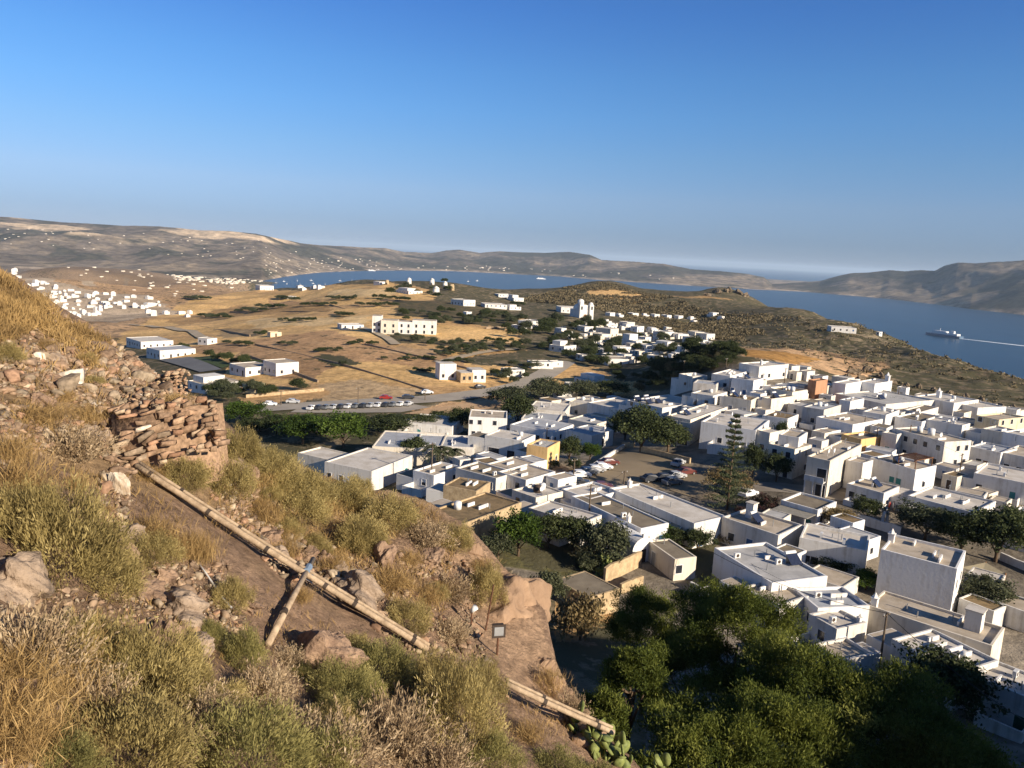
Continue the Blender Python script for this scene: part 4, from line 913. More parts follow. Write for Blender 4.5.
# ================================================================== roads, parking lot
def drape(name, poly_px, matr, lift=.12, kind='structure', step=4.0):
    pts = []
    for q in poly_px:
        h = hit(q[0], q[1], lambda X, Y: valley_z(X, Y, False), 28.0, 3000.0); pts.append((h[0], h[1]))
    bm = bmesh.new(); vsb = [bm.verts.new((x, y, 0)) for x, y in pts]; bm.faces.new(vsb)
    bmesh.ops.triangulate(bm, faces=bm.faces[:])
    for _ in range(7):
        es = [e for e in bm.edges if e.calc_length() > step]
        if not es: break
        bmesh.ops.subdivide_edges(bm, edges=es, cuts=1); bmesh.ops.triangulate(bm, faces=bm.faces[:])
    for v in bm.verts: v.co.z = float(valley_z(np.array(v.co.x), np.array(v.co.y))) + lift
    for f in bm.faces:
        if f.normal.z < 0: f.normal_flip()
    me = bpy.data.meshes.new(name); bm.to_mesh(me); bm.free(); me.materials.append(matr)
    return tag(link(name, me), kind=kind)
def strip(name, path_px, width, matr, lift=.3, world_pts=None):
    P = []
    for q in path_px:
        h = hit(q[0], q[1], lambda X, Y: valley_z(X, Y, False), 28.0, 6000.0); P.append(h[:2])
    P = np.array(P); out = [P[0]]
    for a, b in zip(P[:-1], P[1:]):
        n = max(1, int(np.linalg.norm(b - a) / 3)); out += [a + (b - a) * k / n for k in range(1, n + 1)]
    P = np.array(out)
    for _ in range(4): P[1:-1] = (P[:-2] + 2 * P[1:-1] + P[2:]) / 4
    T = np.gradient(P, axis=0); T /= np.linalg.norm(T, axis=1)[:, None] + 1e-9; Nn = np.c_[T[:, 1], -T[:, 0]]
    V = []
    for k in (-.5, -.17, .17, .5):
        Q = P + Nn * width * k; V.append(np.c_[Q, valley_z(Q[:, 0], Q[:, 1]) + lift])
    n = len(P); V = np.concatenate(V); Fq = [(c*n+i, c*n+i+1, (c+1)*n+i+1, (c+1)*n+i) for c in range(3) for i in range(n - 1)]
    me = mesh_np(name, V, Fq, matr); me.flip_normals() if False else None
    return tag(link(name, me), kind='structure'), P
ASPH = mat('old asphalt', (.36, .32, .265), (.27, .24, .20), .12, .95, .15, 2, 8, coord='World')
LOT = mat('dusty parking asphalt', (.30, .235, .15), (.23, .18, .115), .1, .95, .15, 1.5, 9, coord='World')
DIRT = mat('pale dirt track', (.46, .38, .27), (.34, .27, .18), .2, 1.0, .1, coord='World')
LANE = mat('lane paving', (.30, .265, .215), (.2, .17, .135), .2, .95, .1, coord='World')
road, ROADP = strip('road', [(236,412),(262,409.5),(300,406.5),(350,403.5),(400,402),(440,399),(480,394),(505,390),(522,386),(540,378),(556,369),(566,362.5)], 9.5, ASPH)
drape('parking_strip', [(300,408),(340,405.5),(415,405),(430,408),(400,413),(340,413.5),(290,413)], ASPH, .22)
TANLOT = mat('tan dirt lot', (.50, .34, .20), (.38, .25, .14), .15, 1.0, .2, 1.5, 9, coord='World')
drape('dirt_lot', [(404,414),(440,407.5),(480,401.5),(516,396),(518,405),(470,411.5),(430,415.5)], TANLOT, .16)
drape('parking_lot', [(572,487),(560,474),(588,462),(612,452),(622,446),(640,446),(662,452),(690,462),(694,470),(706,478),(716,484),(720,496),(700,500),(668,490),(640,492),(600,492)], LOT, .1)
strip('dirt_track', [(128,326),(150,328),(175,331),(192,333),(203,338)], 6.0, DIRT, .6)
strip('dirt_track', [(355,326),(372,332),(390,340),(396,345)], 5.0, DIRT, .5)
strip('dirt_track', [(438,363),(480,354),(500,352),(522,350)], 5.0, DIRT, .5)
strip('lane', [(965,480),(973,468),(980,456),(990,447),(1004,441)], 4.5, ASPH, .1)
strip('lane', [(1030,540),(985,528),(930,512),(885,505),(850,500),(800,488),(760,486),(720,488)], 5.5, LANE, .1)
strip('lane', [(780,560),(800,552),(840,560),(880,585),(900,600)], 3.0, LANE, .08)
CRT = mat('grey sports court', (.17, .17, .17), (.13, .13, .13), .1, .95, coord='World'); GRN = mat('green sports court', (.06, .085, .03), (.05, .07, .025), .1, .95, coord='World')
tag(drape('sports_court', [(158,360),(190,357),(222,370),(200,373)], CRT, .5, None), 'plain dark grey sports court beside the green one', 'sports court')
tag(drape('sports_court', [(192,358.3),(212,356),(232,365.5),(222,369)], GRN, .5, None), 'green sports court beside the grey one', 'sports court')

# ================================================================== foliage
def leaf_cloud(rs, cen, size, aspect=.55, up=None, tone=None):
    """Many small leaf faces: random planes, or leaning along direction 'up'."""
    n = len(cen); 
    t = rs.normal(size=(n, 3)) if up is None else up + rs.normal(size=(n, 3)) * .35
    t /= np.linalg.norm(t, axis=1)[:, None] + 1e-9
    w = np.cross(t, rs.normal(size=(n, 3))); w /= np.linalg.norm(w, axis=1)[:, None] + 1e-9
    s = np.asarray(size).reshape(-1, 1) * np.ones((n, 1)); h = t * s * .5; ww = w * s * .5 * aspect
    V = np.stack([cen - h - ww * .5, cen - h * .1 + ww * -1.0, cen + h, cen - h * .1 + ww], 1).reshape(-1, 3)
    Fq = np.arange(4 * n).reshape(n, 4)
    return V, Fq, np.repeat(tone if tone is not None else np.zeros(n), 4)
def foliage_mesh(name, V, Fq, tone, m):
    me = mesh_np(name, V, Fq, m)
    a = me.attributes.new('tone', 'FLOAT', 'POINT'); a.data.foreach_set('value', np.asarray(tone, np.float32)); return me
def crown(name, seed, rx, ry, rz, zc, nc, nl, leaf, m, flat=.55, clump=.3, aspect=.55, lean=None):
    rs = np.random.RandomState(seed)
    d = rs.normal(size=(nc, 3)); d /= np.linalg.norm(d, axis=1)[:, None]; d[:, 2] = np.where(d[:, 2] < -.35, -d[:, 2], d[:, 2])
    lob = 1 + .28 * np.sin(d[:, 0] * 3 + seed) * np.cos(d[:, 1] * 3.7 + seed * 2) + .18 * rs.normal(size=nc)
    r = (rs.uniform(.35, 1, nc) ** .45) * lob
    cc = d * r[:, None] * np.array([rx, ry, rz]) ; cc[:, 2] += zc
    if lean is not None: cc[:, :2] += np.outer((cc[:, 2] / (zc + rz)), lean)
    k = np.repeat(np.arange(nc), nl); off = rs.normal(size=(nc * nl, 3)) * clump * np.mean([rx, rz]) * np.array([1, 1, flat])
    t = rs.normal(size=nc) * .12
    upv = d[k] * .6 + np.array([0, 0, .5])
    V, Fq, tn = leaf_cloud(rs, cc[k] + off, leaf * rs.uniform(.6, 1.4, nc * nl), aspect, None, t[k] + rs.normal(size=nc * nl) * .04)
    return foliage_mesh(name, V, Fq, tn, m)
def trunk_mesh(name, seed, h, r, zc, rx, m, nb=6, lean=(0, 0)):
    rr = random.Random(seed); mb = MB()
    P = [(0, 0, -.4), (rr.uniform(-.1, .1) * h * .2, rr.uniform(-.1, .1) * h * .2, h * .35), (lean[0] * .6, lean[1] * .6, h * .75)]
    mb.tube(P, r, 8, r * .6)
    for i in range(nb):
        a = 2 * math.pi * (i + rr.random() * .6) / nb; e = rx * rr.uniform(.5, .85); b = P[1] if i % 2 else P[2]
        mb.tube([b, (b[0] + math.cos(a) * e * .5, b[1] + math.sin(a) * e * .5, b[2] + (zc - b[2]) * .5 + .1), (b[0] + math.cos(a) * e + lean[0]*.3, b[1] + math.sin(a) * e + lean[1]*.3, zc + rr.uniform(-.1, .3) * rx)], r * .45, 6, r * .12)
    return mb.mesh(name, m, True)
LEAF = {'dark': leafmat('dark evergreen leaves', (.03, .04, .016), (.06, .075, .028), (.095, .11, .042), 2.5, .2),
        'olive': leafmat('olive leaves', (.045, .055, .028), (.085, .095, .05), (.13, .135, .075), .5, .2),
        'green': leafmat('bright green leaves', (.035, .06, .012), (.075, .12, .02), (.12, .165, .035), .5, .3),
        'pine': leafmat('pine needles', (.06, .08, .016), (.14, .16, .03), (.25, .255, .06), .35, .35),
        'brown': leafmat('dusty leaves', (.13, .10, .05), (.24, .18, .085), (.33, .25, .12), .6, .3),
        'pink': leafmat('bougainvillea flowers', (.05, .045, .03), (.11, .045, .045), (.20, .07, .08), .9, .3)}
BARK = mat('tree bark', (.16, .11, .07), (.08, .055, .035), 4, .95, .5)
TREEP = {}
def tree_proto(kind, seed):
    key = (kind, seed)
    if key not in TREEP:
        if kind == 'bush': me = crown('crown', seed, 1.0, 1.0, .75, .62, 80, 34, .15, LEAF['olive'], .8, .17)
        elif kind == 'dry': me = crown('crown', seed, 1.0, 1.0, .7, .55, 70, 34, .15, LEAF['brown'], .8, .17)
        else: me = crown('crown', seed, 1.0, 1.0, .74, 1.12, 120, 60, .115, LEAF[kind], .75, .15)
        tr = trunk_mesh('trunk', seed, .9 if kind not in ('bush', 'dry') else .3, .075, 1.0 if kind not in ('bush', 'dry') else .5, .8, BARK)
        TREEP[key] = (me, tr)
    return TREEP[key]
TREES = []
def tree(px, py, w, h, kind, label, group, name='tree', cat='tree', z=None, parts=True, seed=None):
    """w, h in pixels at that spot; px, py the foot of the tree."""
    p = hit(px, py) if z is None else z
    if p is None: return None
    dd = math.hypot(p[0], p[1]); s = dd / F
    rr = random.Random(int(px * 7 + py * 13)); sd = seed if seed is not None else rr.randrange(4)
    me, tr = tree_proto(kind, sd)
    hh = 1.9 if kind not in ('bush', 'dry') else 1.35
    sx = w * s / 2 / 1.1; sz = h * s / hh
    if parts:
        t = thing(name, label, cat, p, rr.uniform(0, 6.28), group); t.scale = (sx, sx, sz)
        link('trunk', tr, t); link('crown', me, t)
    else:
        t = link(name, me); tag(t, label, cat, group); t.location = p; t.rotation_euler = (0, 0, rr.uniform(0, 6.28)); t.scale = (sx, sx, sz)
    TREES.append(t); return t
def grove(poly, n, kinds, wr, hr, label, group, seed, name='tree', cat='tree', parts=False, fn=None):
    rr = random.Random(seed); x0, x1 = min(p[0] for p in poly), max(p[0] for p in poly); y0, y1 = min(p[1] for p in poly), max(p[1] for p in poly); k = 0; tries = 0
    while k < n and tries < n * 40:
        tries += 1; x = rr.uniform(x0, x1); y = rr.uniform(y0, y1)
        if not in_poly(np.array([x]), np.array([y]), poly)[0]: continue
        w = rr.uniform(*wr); tree(x, y, w, w * rr.uniform(*hr), rr.choice(kinds), label, group, name, cat, None, parts); k += 1
# named, single trees around the village
T1 = tree
T1(343,448,50,33,'green','big round green tree standing left of the long striped-parapet house',None)
T1(302,444,46,27,'green','broad green tree at the hillside edge beside the shed roof',None)
T1(312,432,44,15,'dark','wide dark tree behind the broad green tree by the road',None)
T1(243,424,40,20,'green','green tree just right of the rubble wall end',None)
T1(276,434,34,18,'dark','dark green tree between the rubble wall and the broad green tree',None)
T1(390,433,46,17,'dark','dark spreading tree behind the striped-parapet house',None)
T1(425,430,30,15,'dark','dark tree left of the low white bungalow',None)
T1(460,432,26,24,'dark','dark tree in front of the low white bungalow',None)
T1(412,464,30,26,'dark','dark tree in the gap right of the big shed',None)
T1(517,428,32,32,'dark','tall dark tree right of the two-storey house in shade',None)
T1(508,408,40,20,'olive','olive tree at the bend of the road',None)
T1(545,400,44,20,'olive','spreading olive tree above the shaded house rows',None)
T1(583,398,36,16,'olive','olive tree right of the spreading one above the shaded rows',None)
T1(610,396,34,14,'dark','dark low tree above the curved-parapet house',None)
T1(641,452,56,42,'dark','large dark tree at the far end of the parking lot',None)
T1(668,452,40,28,'dark','dark tree right of the large tree at the lot end',None)
T1(625,440,36,26,'dark','dark tree left behind the large tree at the lot end',None)
T1(569,462,26,24,'dark','dark tree beside the yellow house',None)
T1(590,460,22,16,'green','round bright green bush beside the parked cars',None)
T1(574,470,15,11,'dark','small clipped dark bush by the yellow house',None)
T1(555,469,10,9,'olive','small grey clipped bush against the yellow house wall',None)
T1(726,494,40,24,'brown','dusty tree in front of the layered conifer',None,seed=1)
T1(752,480,20,34,'dark','dark tree against the shaded white house by the square',None)
T1(776,482,26,26,'dark','dark tree below the blue-table terrace',None)
T1(764,516,24,20,'pink','pink flowering bush beside the taverna awning',None,name='bougainvillea',cat='bush')
T1(744,520,18,12,'pink','low pink flowering bush left of the taverna',None,name='bougainvillea',cat='bush')
T1(866,522,26,22,'dark','dark tree in the yard left of the awning house',None)
T1(838,530,28,20,'brown','brownish tree beside the arched gate',None)
T1(925,540,50,30,'olive','wide olive tree in front of the awning house',None)
T1(960,556,44,36,'dark','dark tree right of the wide olive tree on the square',None)
T1(995,562,54,44,'dark','large dark tree near the right edge on the square',None)
T1(985,608,44,26,'olive','low green tree in the garden right of the boxy house',None)
T1(1015,545,40,30,'dark','dark tree cut by the right edge beyond the square',None)
T1(866,590,26,18,'green','green bush in the gap left of the boxy house',None,name='bush',cat='bush')
T1(837,573,36,16,'dark','dark bushes tree in front of the house with two dark windows',None)
T1(940,716,74,58,'dark','dense round dark tree in front of the pale screed roof house',None,seed=2)
T1(676,548,26,20,'dark','dark tree behind the tan-roofed cottage',None)
T1(697,552,30,22,'dark','dark tree between the cottage and the big grey roof',None)
T1(660,545,30,20,'green','green weeds tree under the glazed lean-to',None)
T1(722,540,30,10,'dry','low dry bush at the foot of the blank-walled house',None,name='bush',cat='bush')
T1(518,556,50,44,'green','leafy dark green tree left in the walled orchard',None,seed=3)
T1(498,560,38,28,'olive','grey green bush tree beside the ruined stone house',None)
T1(548,548,44,34,'dark','dark tree in the middle of the orchard',None)
T1(574,552,44,36,'dark','dark tree under the cream lime roof',None)
T1(606,566,52,42,'olive','olive tree with grey leaves at the right of the orchard',None)
T1(590,570,34,18,'olive','low olive bush at the orchard floor',None,name='bush',cat='bush')
T1(548,606,34,36,'olive','bush tree squeezed behind the bare rock',None)
T1(580,640,54,50,'dry','round dry brown bush below the stone hut',None,name='bush',cat='bush')
T1(893,408,16,9,'dark','dark bush between the grey roof and roofless walls',None,name='bush',cat='bush')
T1(843,446,14,9,'dark','dark shrub on the terrace beside the orange wall',None,name='bush',cat='bush')
T1(780,448,14,24,'dark','dark climbing tree in front of the blue-table house',None)
# groves: trees far enough away that they show as dark crowns
VT = 'trees and bushes scattered through the valley'
grove([(388,336),(440,340),(530,344),(528,353),(470,356),(395,346)], 42, ['olive','dark','olive'], (6,11), (.55,.8), 'small olive tree in the long grove below the hotel', VT, 1)
grove([(398,313),(430,310),(500,313),(535,322),(500,326),(440,326),(400,322)], 34, ['dark','olive'], (6,12), (.5,.8), 'small dark tree in the grove behind the hotel', VT, 2)
grove([(500,326),(560,320),(640,335),(690,352),(660,366),(640,368),(610,374),(560,358),(520,352)], 80, ['dark','dark','olive'], (7,15), (.55,.9), 'small dark tree between the white houses below the church', VT, 3)
grove([(520,362),(545,372),(530,384),(500,386),(490,378)], 12, ['dark','olive'], (7,12), (.6,.9), 'small tree beside the road bend in the valley', VT, 4)
grove([(612,378),(660,368),(690,372),(680,392),(640,396)], 14, ['dark','dry'], (8,15), (.5,.8), 'dark bush in the shaded ravine below the village', VT, 5)
grove([(640,376),(690,350),(745,350),(735,366),(690,378),(650,388)], 32, ['dark'], (12,22), (.55,.8), 'dark tree on the shaded flank of the village hill', VT, 6)
grove([(190,394),(300,386),(320,388),(300,394),(230,402),(200,402)], 16, ['dark','olive','dark'], (11,20), (.6,.9), 'dark tree around the white building left of the fallow field', VT, 7)
grove([(150,352),(186,352),(232,362),(262,368),(250,372),(225,364),(180,356)], 12, ['dark'], (8,13), (.6,.9), 'dark tree along the edge of the sports courts', VT, 8)
grove([(402,284),(445,282),(455,292),(440,300),(370,300),(390,292)], 14, ['dark','dark','olive'], (5,10), (.5,.8), 'small dark tree on the windmill hill', VT, 9)
grove([(330,366),(420,352),(425,358),(340,370)], 4, ['olive'], (6,9), (.4,.6), 'low bush at the edge of the brown field', VT, 10)
for px, py, n, ln in [(218,318,7,30),(272,308,6,30),(320,306,7,34),(345,316,5,16),(262,335,3,10),(365,344,7,30),(288,300,5,20),(425,372,6,20),(380,306,8,45),(445,355,5,18),(520,306,4,16),(200,300,6,22),(468,380,5,20),(300,322,7,40),(240,345,6,30),(420,360,6,36),(395,300,7,40),(345,300,6,30),(255,312,6,30),(480,318,6,30),(330,352,6,26),(500,342,6,34),(290,345,4,20),(460,362,6,24)]:
    rr = random.Random(px)
    for k in range(n):
        tree(px + (k / n - .5) * ln + rr.uniform(-2, 2), py + rr.uniform(-1.2, 1.2), rr.uniform(5, 9), rr.uniform(3, 4.6), rr.choice(['dark', 'olive']), 'dark low bush in a row along a field edge', VT, 'bush', 'bush', None, False)
grove([(250,426),(300,425),(400,424),(470,419),(470,426),(330,430),(250,432)], 24, ['dark','olive','dark'], (12,20), (.5,.62), 'dark green tree in the belt just below the road', 'trees in the belt along the road', 11, parts=True)

# scrub that nobody could count, on the coast hill and the dry slopes
def scrub(name, label, polys, n, size, seed, m, rocks=False):
    rs = np.random.RandomState(seed); X = []; Y = []
    for poly, share in polys:
        pw = [hit(*q, fn=lambda X, Y: valley_z(X, Y, False), t0=28.0, t1=6000.0) for q in poly]; pw = [(p[0], p[1]) for p in pw if p is not None]
        P = np.array(pw); k = int(n * share)
        x = rs.uniform(P[:, 0].min(), P[:, 0].max(), k * 14); y = rs.uniform(P[:, 1].min(), P[:, 1].max(), k * 14); mk = in_poly(x, y, pw)
        dd = np.hypot(x, y); mk &= rs.uniform(size=len(x)) < np.clip(420 / dd, 0, 1) ** 1.2
        mk &= fbm(x / 30, y / 30, 3, seed) > -.25
        X.append(x[mk][:k]); Y.append(y[mk][:k])
    x = np.concatenate(X); y = np.concatenate(Y); z = valley_z(x, y); k = 9; N = len(x)
    s = size * rs.uniform(.5, 1.5, N) * np.clip(np.hypot(x, y) / 350, 1, 2.2)
    c = np.repeat(np.c_[x, y, z], k, 0) + rs.normal(size=(N * k, 3)) * np.repeat(s, k)[:, None] * np.array([.42, .42, .2]) + np.c_[np.zeros((N * k, 2)), np.repeat(s, k) * .3]
    V, Fq, t = leaf_cloud(rs, c, np.repeat(s, k) * .62, .9, None, np.repeat(rs.normal(size=N) * .14, k))
    return tag(link(name, foliage_mesh(name, V, Fq, t, m)), label, 'scrub', kind='stuff')
SCR = leafmat('scrub leaves', (.085, .072, .04), (.155, .125, .07), (.21, .165, .095), .08, .1)
scrub('scrub', 'low grey green scrub covering the coast hill', [([(772,317),(830,329),(950,359),(1024,383),(1024,408),(960,402),(900,396),(870,384),(835,362),(790,352),(740,347),(690,336),(700,302)], 1.0), ([(520,300),(600,283),(690,290),(735,289),(772,317),(760,344),(690,336),(600,312)], .5)], 22000, .95, 3, SCR)

def rock_mesh(name, seed, m, sub=3, rough=.35, sq=(1, 1, 1)):
    bm = bmesh.new(); bmesh.ops.create_icosphere(bm, subdivisions=sub, radius=1.0); rs = np.random.RandomState(seed)
    nrm = rs.normal(size=(9, 3)); nrm /= np.linalg.norm(nrm, axis=1)[:, None]; off = rs.uniform(.5, .85, 9)
    co = np.array([v.co[:] for v in bm.verts])
    for q, o in zip(nrm, off):
        e = co @ q - o; co -= np.outer(np.clip(e, 0, None) * .9, q)
    co += co * (fbm(co[:, 0] * 2 + seed, co[:, 1] * 2 + co[:, 2] * 1.7, 3, seed) * rough * .4)[:, None]
    co *= np.array(sq)
    for v, c in zip(bm.verts, co): v.co = c
    me = bpy.data.meshes.new(name); bm.to_mesh(me); bm.free(); me.materials.append(m); return me
CLIFF = mat('grey brown crag', (.25, .19, .13), (.11, .085, .055), .6, .95, .9, 1.4, 9, coord='World')
CR = [rock_mesh('crag', 40 + i, CLIFF, 4, 1.6, (1, .7, .75)) for i in range(4)]
for i, (px, py, w) in enumerate([(856,375,13),(868,372,11),(846,378,9),(880,378,9),(862,380,10),(892,384,8),(905,387,8),(918,388,7),(934,391,8),(950,394,7),(965,398,8),(981,402,7),(1000,407,8),(1013,408,7),(873,384,8),(926,396,6),(716,293,9),(728,292,10),(738,294,9),(746,297,7),(706,296,7)]):
    p = hit(px, py); s = w / F * math.hypot(p[0], p[1]) / 2
    o = link('crag', CR[i % 4]); o.location = (p[0], p[1], p[2] + s * .3); o.scale = (s * 1.1, s * 1.1, s); o.rotation_euler = (0, 0, i * 1.7)
    tag(o, 'brown crag sticking out of the scrub above the last houses' if i < 16 else 'grey crag on the crest of the far scrub hill', 'rock', 'crags on the scrub hills')

# ================================================================== houses of the valley, far houses
VG = 'white houses of the valley village'
FARQ = [MB().box(-5, 5, -4, 4, -3, 4.2).box(-4.8, -1, -3.8, 3.8, 4.21, 5.0).mesh('outbuilding', WALL['1']), MB().box(-5, 5, -4, 4, -3, 3.4).mesh('outbuilding', WALL['3'])]  # plain boxes standing for small houses of the valley village
def midhouse(x0, x1, yt, yb, label, group=None, wall='w', roof='w', rot=None, upper=None, wins=True, name='house', cat='house', hk=.82):
    px = (x0 + x1) / 2; p = hit(px, yb)
    if p is None: return
    rr = random.Random(int(px * 31 + yb * 17)); s = math.hypot(p[0], p[1]) / F
    W_ = (x1 - x0) * s * 1.28; h = max(2.8, (yb - yt) * s * hk); tb = R(rot if rot is not None else rr.uniform(30, 58))
    tb -= math.atan2(p[0], p[1])
    tot = W_ / .71; k = rr.uniform(.42, .62); lb = tot * k; la = tot * (1 - k)
    t = thing(name, label, cat, (p[0], p[1], p[2]), tb, group)
    up = (rr.random() < .45) if upper is None else upper
    h1 = h * (.62 if up else 1.0)
    if group == VG: t['label'] = ('two-level ' if up else 'single-level ') + label
    o = [(0, 0), (lb, 0), (lb, la), (0, la)]
    MB().prism(o, -2.5, h1 - .3).build('wall', WALL[wall], t)
    w = .2; m = MB()
    m.box(0, lb, 0, w, h1 - .298, h1).box(0, lb, la - w, la, h1 - .298, h1).box(0, w, w + .003, la - w - .003, h1 - .298, h1).box(lb - w, lb, w + .003, la - w - .003, h1 - .298, h1)
    m.build('parapet', WALL[wall], t)
    MB().box(w + .004, lb - w - .004, w + .004, la - w - .004, h1 - .29, h1 - .2).build('roof', ROOF[roof], t)
    if up:
        ux = lb * rr.uniform(.0, .3); uy = la * rr.uniform(.2, .45)
        MB().box(ux + .25, ux + lb * .6, uy + .25, la - .25, h1 - .19, h).build('upper_floor', WALL[wall], t)
    if wins:
        for f, ln in (('L', la), ('R', lb)):
            n = max(1, int(ln / 3.4)); wm = MB()
            for i in range(n):
                u = ln * (i + .5) / n; z = 1.0 if rr.random() < .7 else .05; hh = 1.2 if z > .5 else 2.1
                m = MB()
                if f == 'L': m.box(-.05, -.004, u - .45, u + .45, z, z + hh)
                else: m.box(u - .45, u + .45, -.05, -.004, z, z + hh)
                m.build('window' if z > .5 else 'door', PAINT[rr.choice('nnnnbky')], t)
    return t

lab_a = 'white flat-roofed house among the dark trees below the church'
lab_b = 'white house in the bright cluster right of the road, under the scrub hill'
for q in [(556,571,327,337),(575,594,325.5,332),(552.6,575,340,353),(584,604,347.5,355),(574.5,589,355,361),(606.6,617.6,337,345.5),(593,606,342,349)]:
    midhouse(*q, lab_a, VG)
for q in [(601,613.5,321,325.5),(619.6,635,323.5,330),(637,654.5,344,352.5),(656,673,331,339),(659.5,682,341,351),(649.5,662,355,362.5),(684.5,697,336,342.5),(697,712,340,347.5),(677,692,346,355),(692,704.5,345,351),(706,717,342.5,347),(640,650,336,343),(628,638,350,357),(668,680,353,360)]:
    midhouse(*q, lab_b, VG)
for q in [(628,641,340,350),(642,655,349,358),(655,668,345,352),(610,624,345,355),(664,678,356,362),(672,684,333,339),(646,658,327,333),(598,610,349,356),(585,598,338,345),(566,577,345,351),(618,630,353,361)]:
    midhouse(*q, lab_b if q[0] > 607 else lab_a, VG)
_mr = random.Random(6); _used = []
for _ in range(400):
    if len(_used) >= 26: break
    _x, _y = _mr.uniform(590, 720), _mr.uniform(320, 368)
    if not in_poly(np.array([_x]), np.array([_y]), [(600,322),(640,328),(700,338),(722,348),(690,358),(655,368),(612,366),(592,350)])[0] or any(abs(_x - u) < 9 and abs(_y - v) < 4.5 for u, v in _used): continue
    _used.append((_x, _y)); _w = _mr.uniform(8, 15); midhouse(_x - _w/2, _x + _w/2, _y - _w * _mr.uniform(.42, .62), _y, lab_b, VG, _mr.choice('w123p'), _mr.choice('wwb'))
for _k in range(60):
    _x, _y = _mr.uniform(545, 722), _mr.uniform(318, 372)
    if not in_poly(np.array([_x]), np.array([_y]), [(560,322),(640,324),(700,334),(722,346),(690,360),(655,370),(600,368),(550,352)])[0]: continue
    _p = hit(_x, _y); _o = link('outbuilding', FARQ[_k % 2]); _s = _mr.uniform(4, 8) * math.hypot(_p[0], _p[1]) / F / 10; _o.location = _p; _o.scale = (_s, _s * _mr.uniform(.6, 1), _s * _mr.uniform(.7, 1.1)); _o.rotation_euler = (0, 0, _mr.uniform(.3, 1.1)); tag(_o, 'small pale house between the houses of the valley village', 'outbuilding', 'small houses of the valley village')  # extra small houses added to thicken the village, though named outbuilding
midhouse(593.7,606.6,335,344.7,'pale beige block house in the middle of the valley village',None,'p','b')
midhouse(601,619,327,338,'cream two-level house behind the beige block house',None,'p','w')
midhouse(622,642,332,349,'tallest white house of the bright valley cluster, blue shade on its left side',None,upper=True)
midhouse(593.7,621.7,357,366,'long white house at the near edge of the valley village',None,'w','b',20,False)
midhouse(521,542,360.5,368.6,'long white house left of the sloping road',None,'w','w',20,False)
midhouse(547,559,361,368,'small white house touching the top of the sloping road',None)
midhouse(497,517,369,377,'low white house hidden in trees beyond the road bend',None,'w','w',25,False)
midhouse(578,608,375,388,'white stepped house on the golden slope by the village',None,upper=True)
midhouse(558,580,384,392.5,'low white roof below the stepped house on the golden slope',None,'w','w',15,False)
midhouse(550,572,306,312.5,'low white building left of the church',None,'w','w',15,False)
midhouse(507,520.5,294,301.6,'white house on the brow right of the windmills',None,upper=True)
midhouse(503,516,304,310,'white house on the brow below another white house',None)
midhouse(514,527,325,330,'small white house beside the golden strips',None,upper=False)
midhouse(520,542,320,328.5,'large white house above the golden strips',None)
midhouse(453.7,473,299,306,'white villa with a long yard below the windmill hill',None)
midhouse(473,497,304,307.5,'long low white wall building right of the villa',None,'w','w',12,False)
midhouse(491,506,293.5,297,'low white house beyond the windmill hill',None,'w','w',20,False)
midhouse(398,419,287.6,294.4,'white house below the windmills',None)
midhouse(331,352,323.7,329.6,'low white farm building left of the hotel',None,'w','w',15,False)
midhouse(200.5,214,338,345,'small white farmhouse alone beside the dirt track',None,upper=False)
midhouse(265,276,332.5,337.4,'low cream hut in the golden fields',None,'c','b',20,False)
midhouse(246,262,383,394,'cream hut in front of the dark trees by the road',None,'c','b',None,False)
midhouse(229,262,366,377,'left block of the white building beside the sports court',None,'w','b',28,False)
midhouse(262,290,363,376.5,'right block of the white building with rows of windows',None,'w','b',28,False,hk=.95)
midhouse(186,224,377,394,'white building behind the end of the rubble wall',None,'w','b',30,True)
midhouse(143,177,349.5,359.5,'long grey-roofed shed beside the sports court',None,'w','u',25,False,name='shed',cat='shed')
midhouse(123,159,341,349,'white house with a row of columns at the left of the sports courts',None,'w','w',20,False)
midhouse(252,268,285,290,'white building alone on the brown rise before the bay',None,'w','w',15,False)
midhouse(289,296,296,299,'tiny white hut at the end of the golden plain',None,upper=False)
midhouse(820,842,326,331.5,'low white building alone on the coast hill',None,'w','w',12,False)
midhouse(877,881,333,336,'tiny white chapel hut alone on the edge of the coast hill',None,upper=False)
for q in [(606,614,312,316),(616,623,313,317),(628,637,312.5,316.5),(640,647,313,317),(651,658,313.5,318),(663,671,314.5,318.5),(675,682,315,319),(687,694,316,320),(690,698,320,324),(707,719,312,318),(719,727,316,320)]:
    midhouse(*q, 'small white house in the far row at the foot of the scrub hill', 'far row of white houses', wins=False)
def hotel():
    p = hit(372, 333); q = hit(436, 335); s = math.hypot(p[0], p[1]) / F
    t = thing('hotel', 'long pale hotel with a stone middle block and rows of windows in the plain', 'hotel', p, math.atan2(q[1] - p[1], q[0] - p[0]))
    ln = math.hypot(q[0] - p[0], q[1] - p[1])
    for x0, x1, y0, y1, h, wm in [(0, .14, 0, 9, 9.5, 'w'), (.143, .40, -3, 8, 7.6, 'p'), (.403, .62, 0, 9, 7.0, 'w'), (.623, 1, 1, 11, 8.0, 'w')]:
        MB().box(x0 * ln, x1 * ln, y0, y1, -3, h).build('wall', WALL[wm], t); MB().box(x0 * ln + .3, x1 * ln - .3, y0 + .3, y1 - .3, h + .004, h + .06).build('roof', ROOF['b'], t)
        n = max(2, int((x1 - x0) * ln / 3.6))
        for i in range(n):
            for z in (.8, 4.0):
                u = x0 * ln + (x1 - x0) * ln * (i + .5) / n; MB().box(u - .55, u + .55, y0 - .06, y0 - .004, z, z + 1.7).build('window', GLASS, t)
hotel()
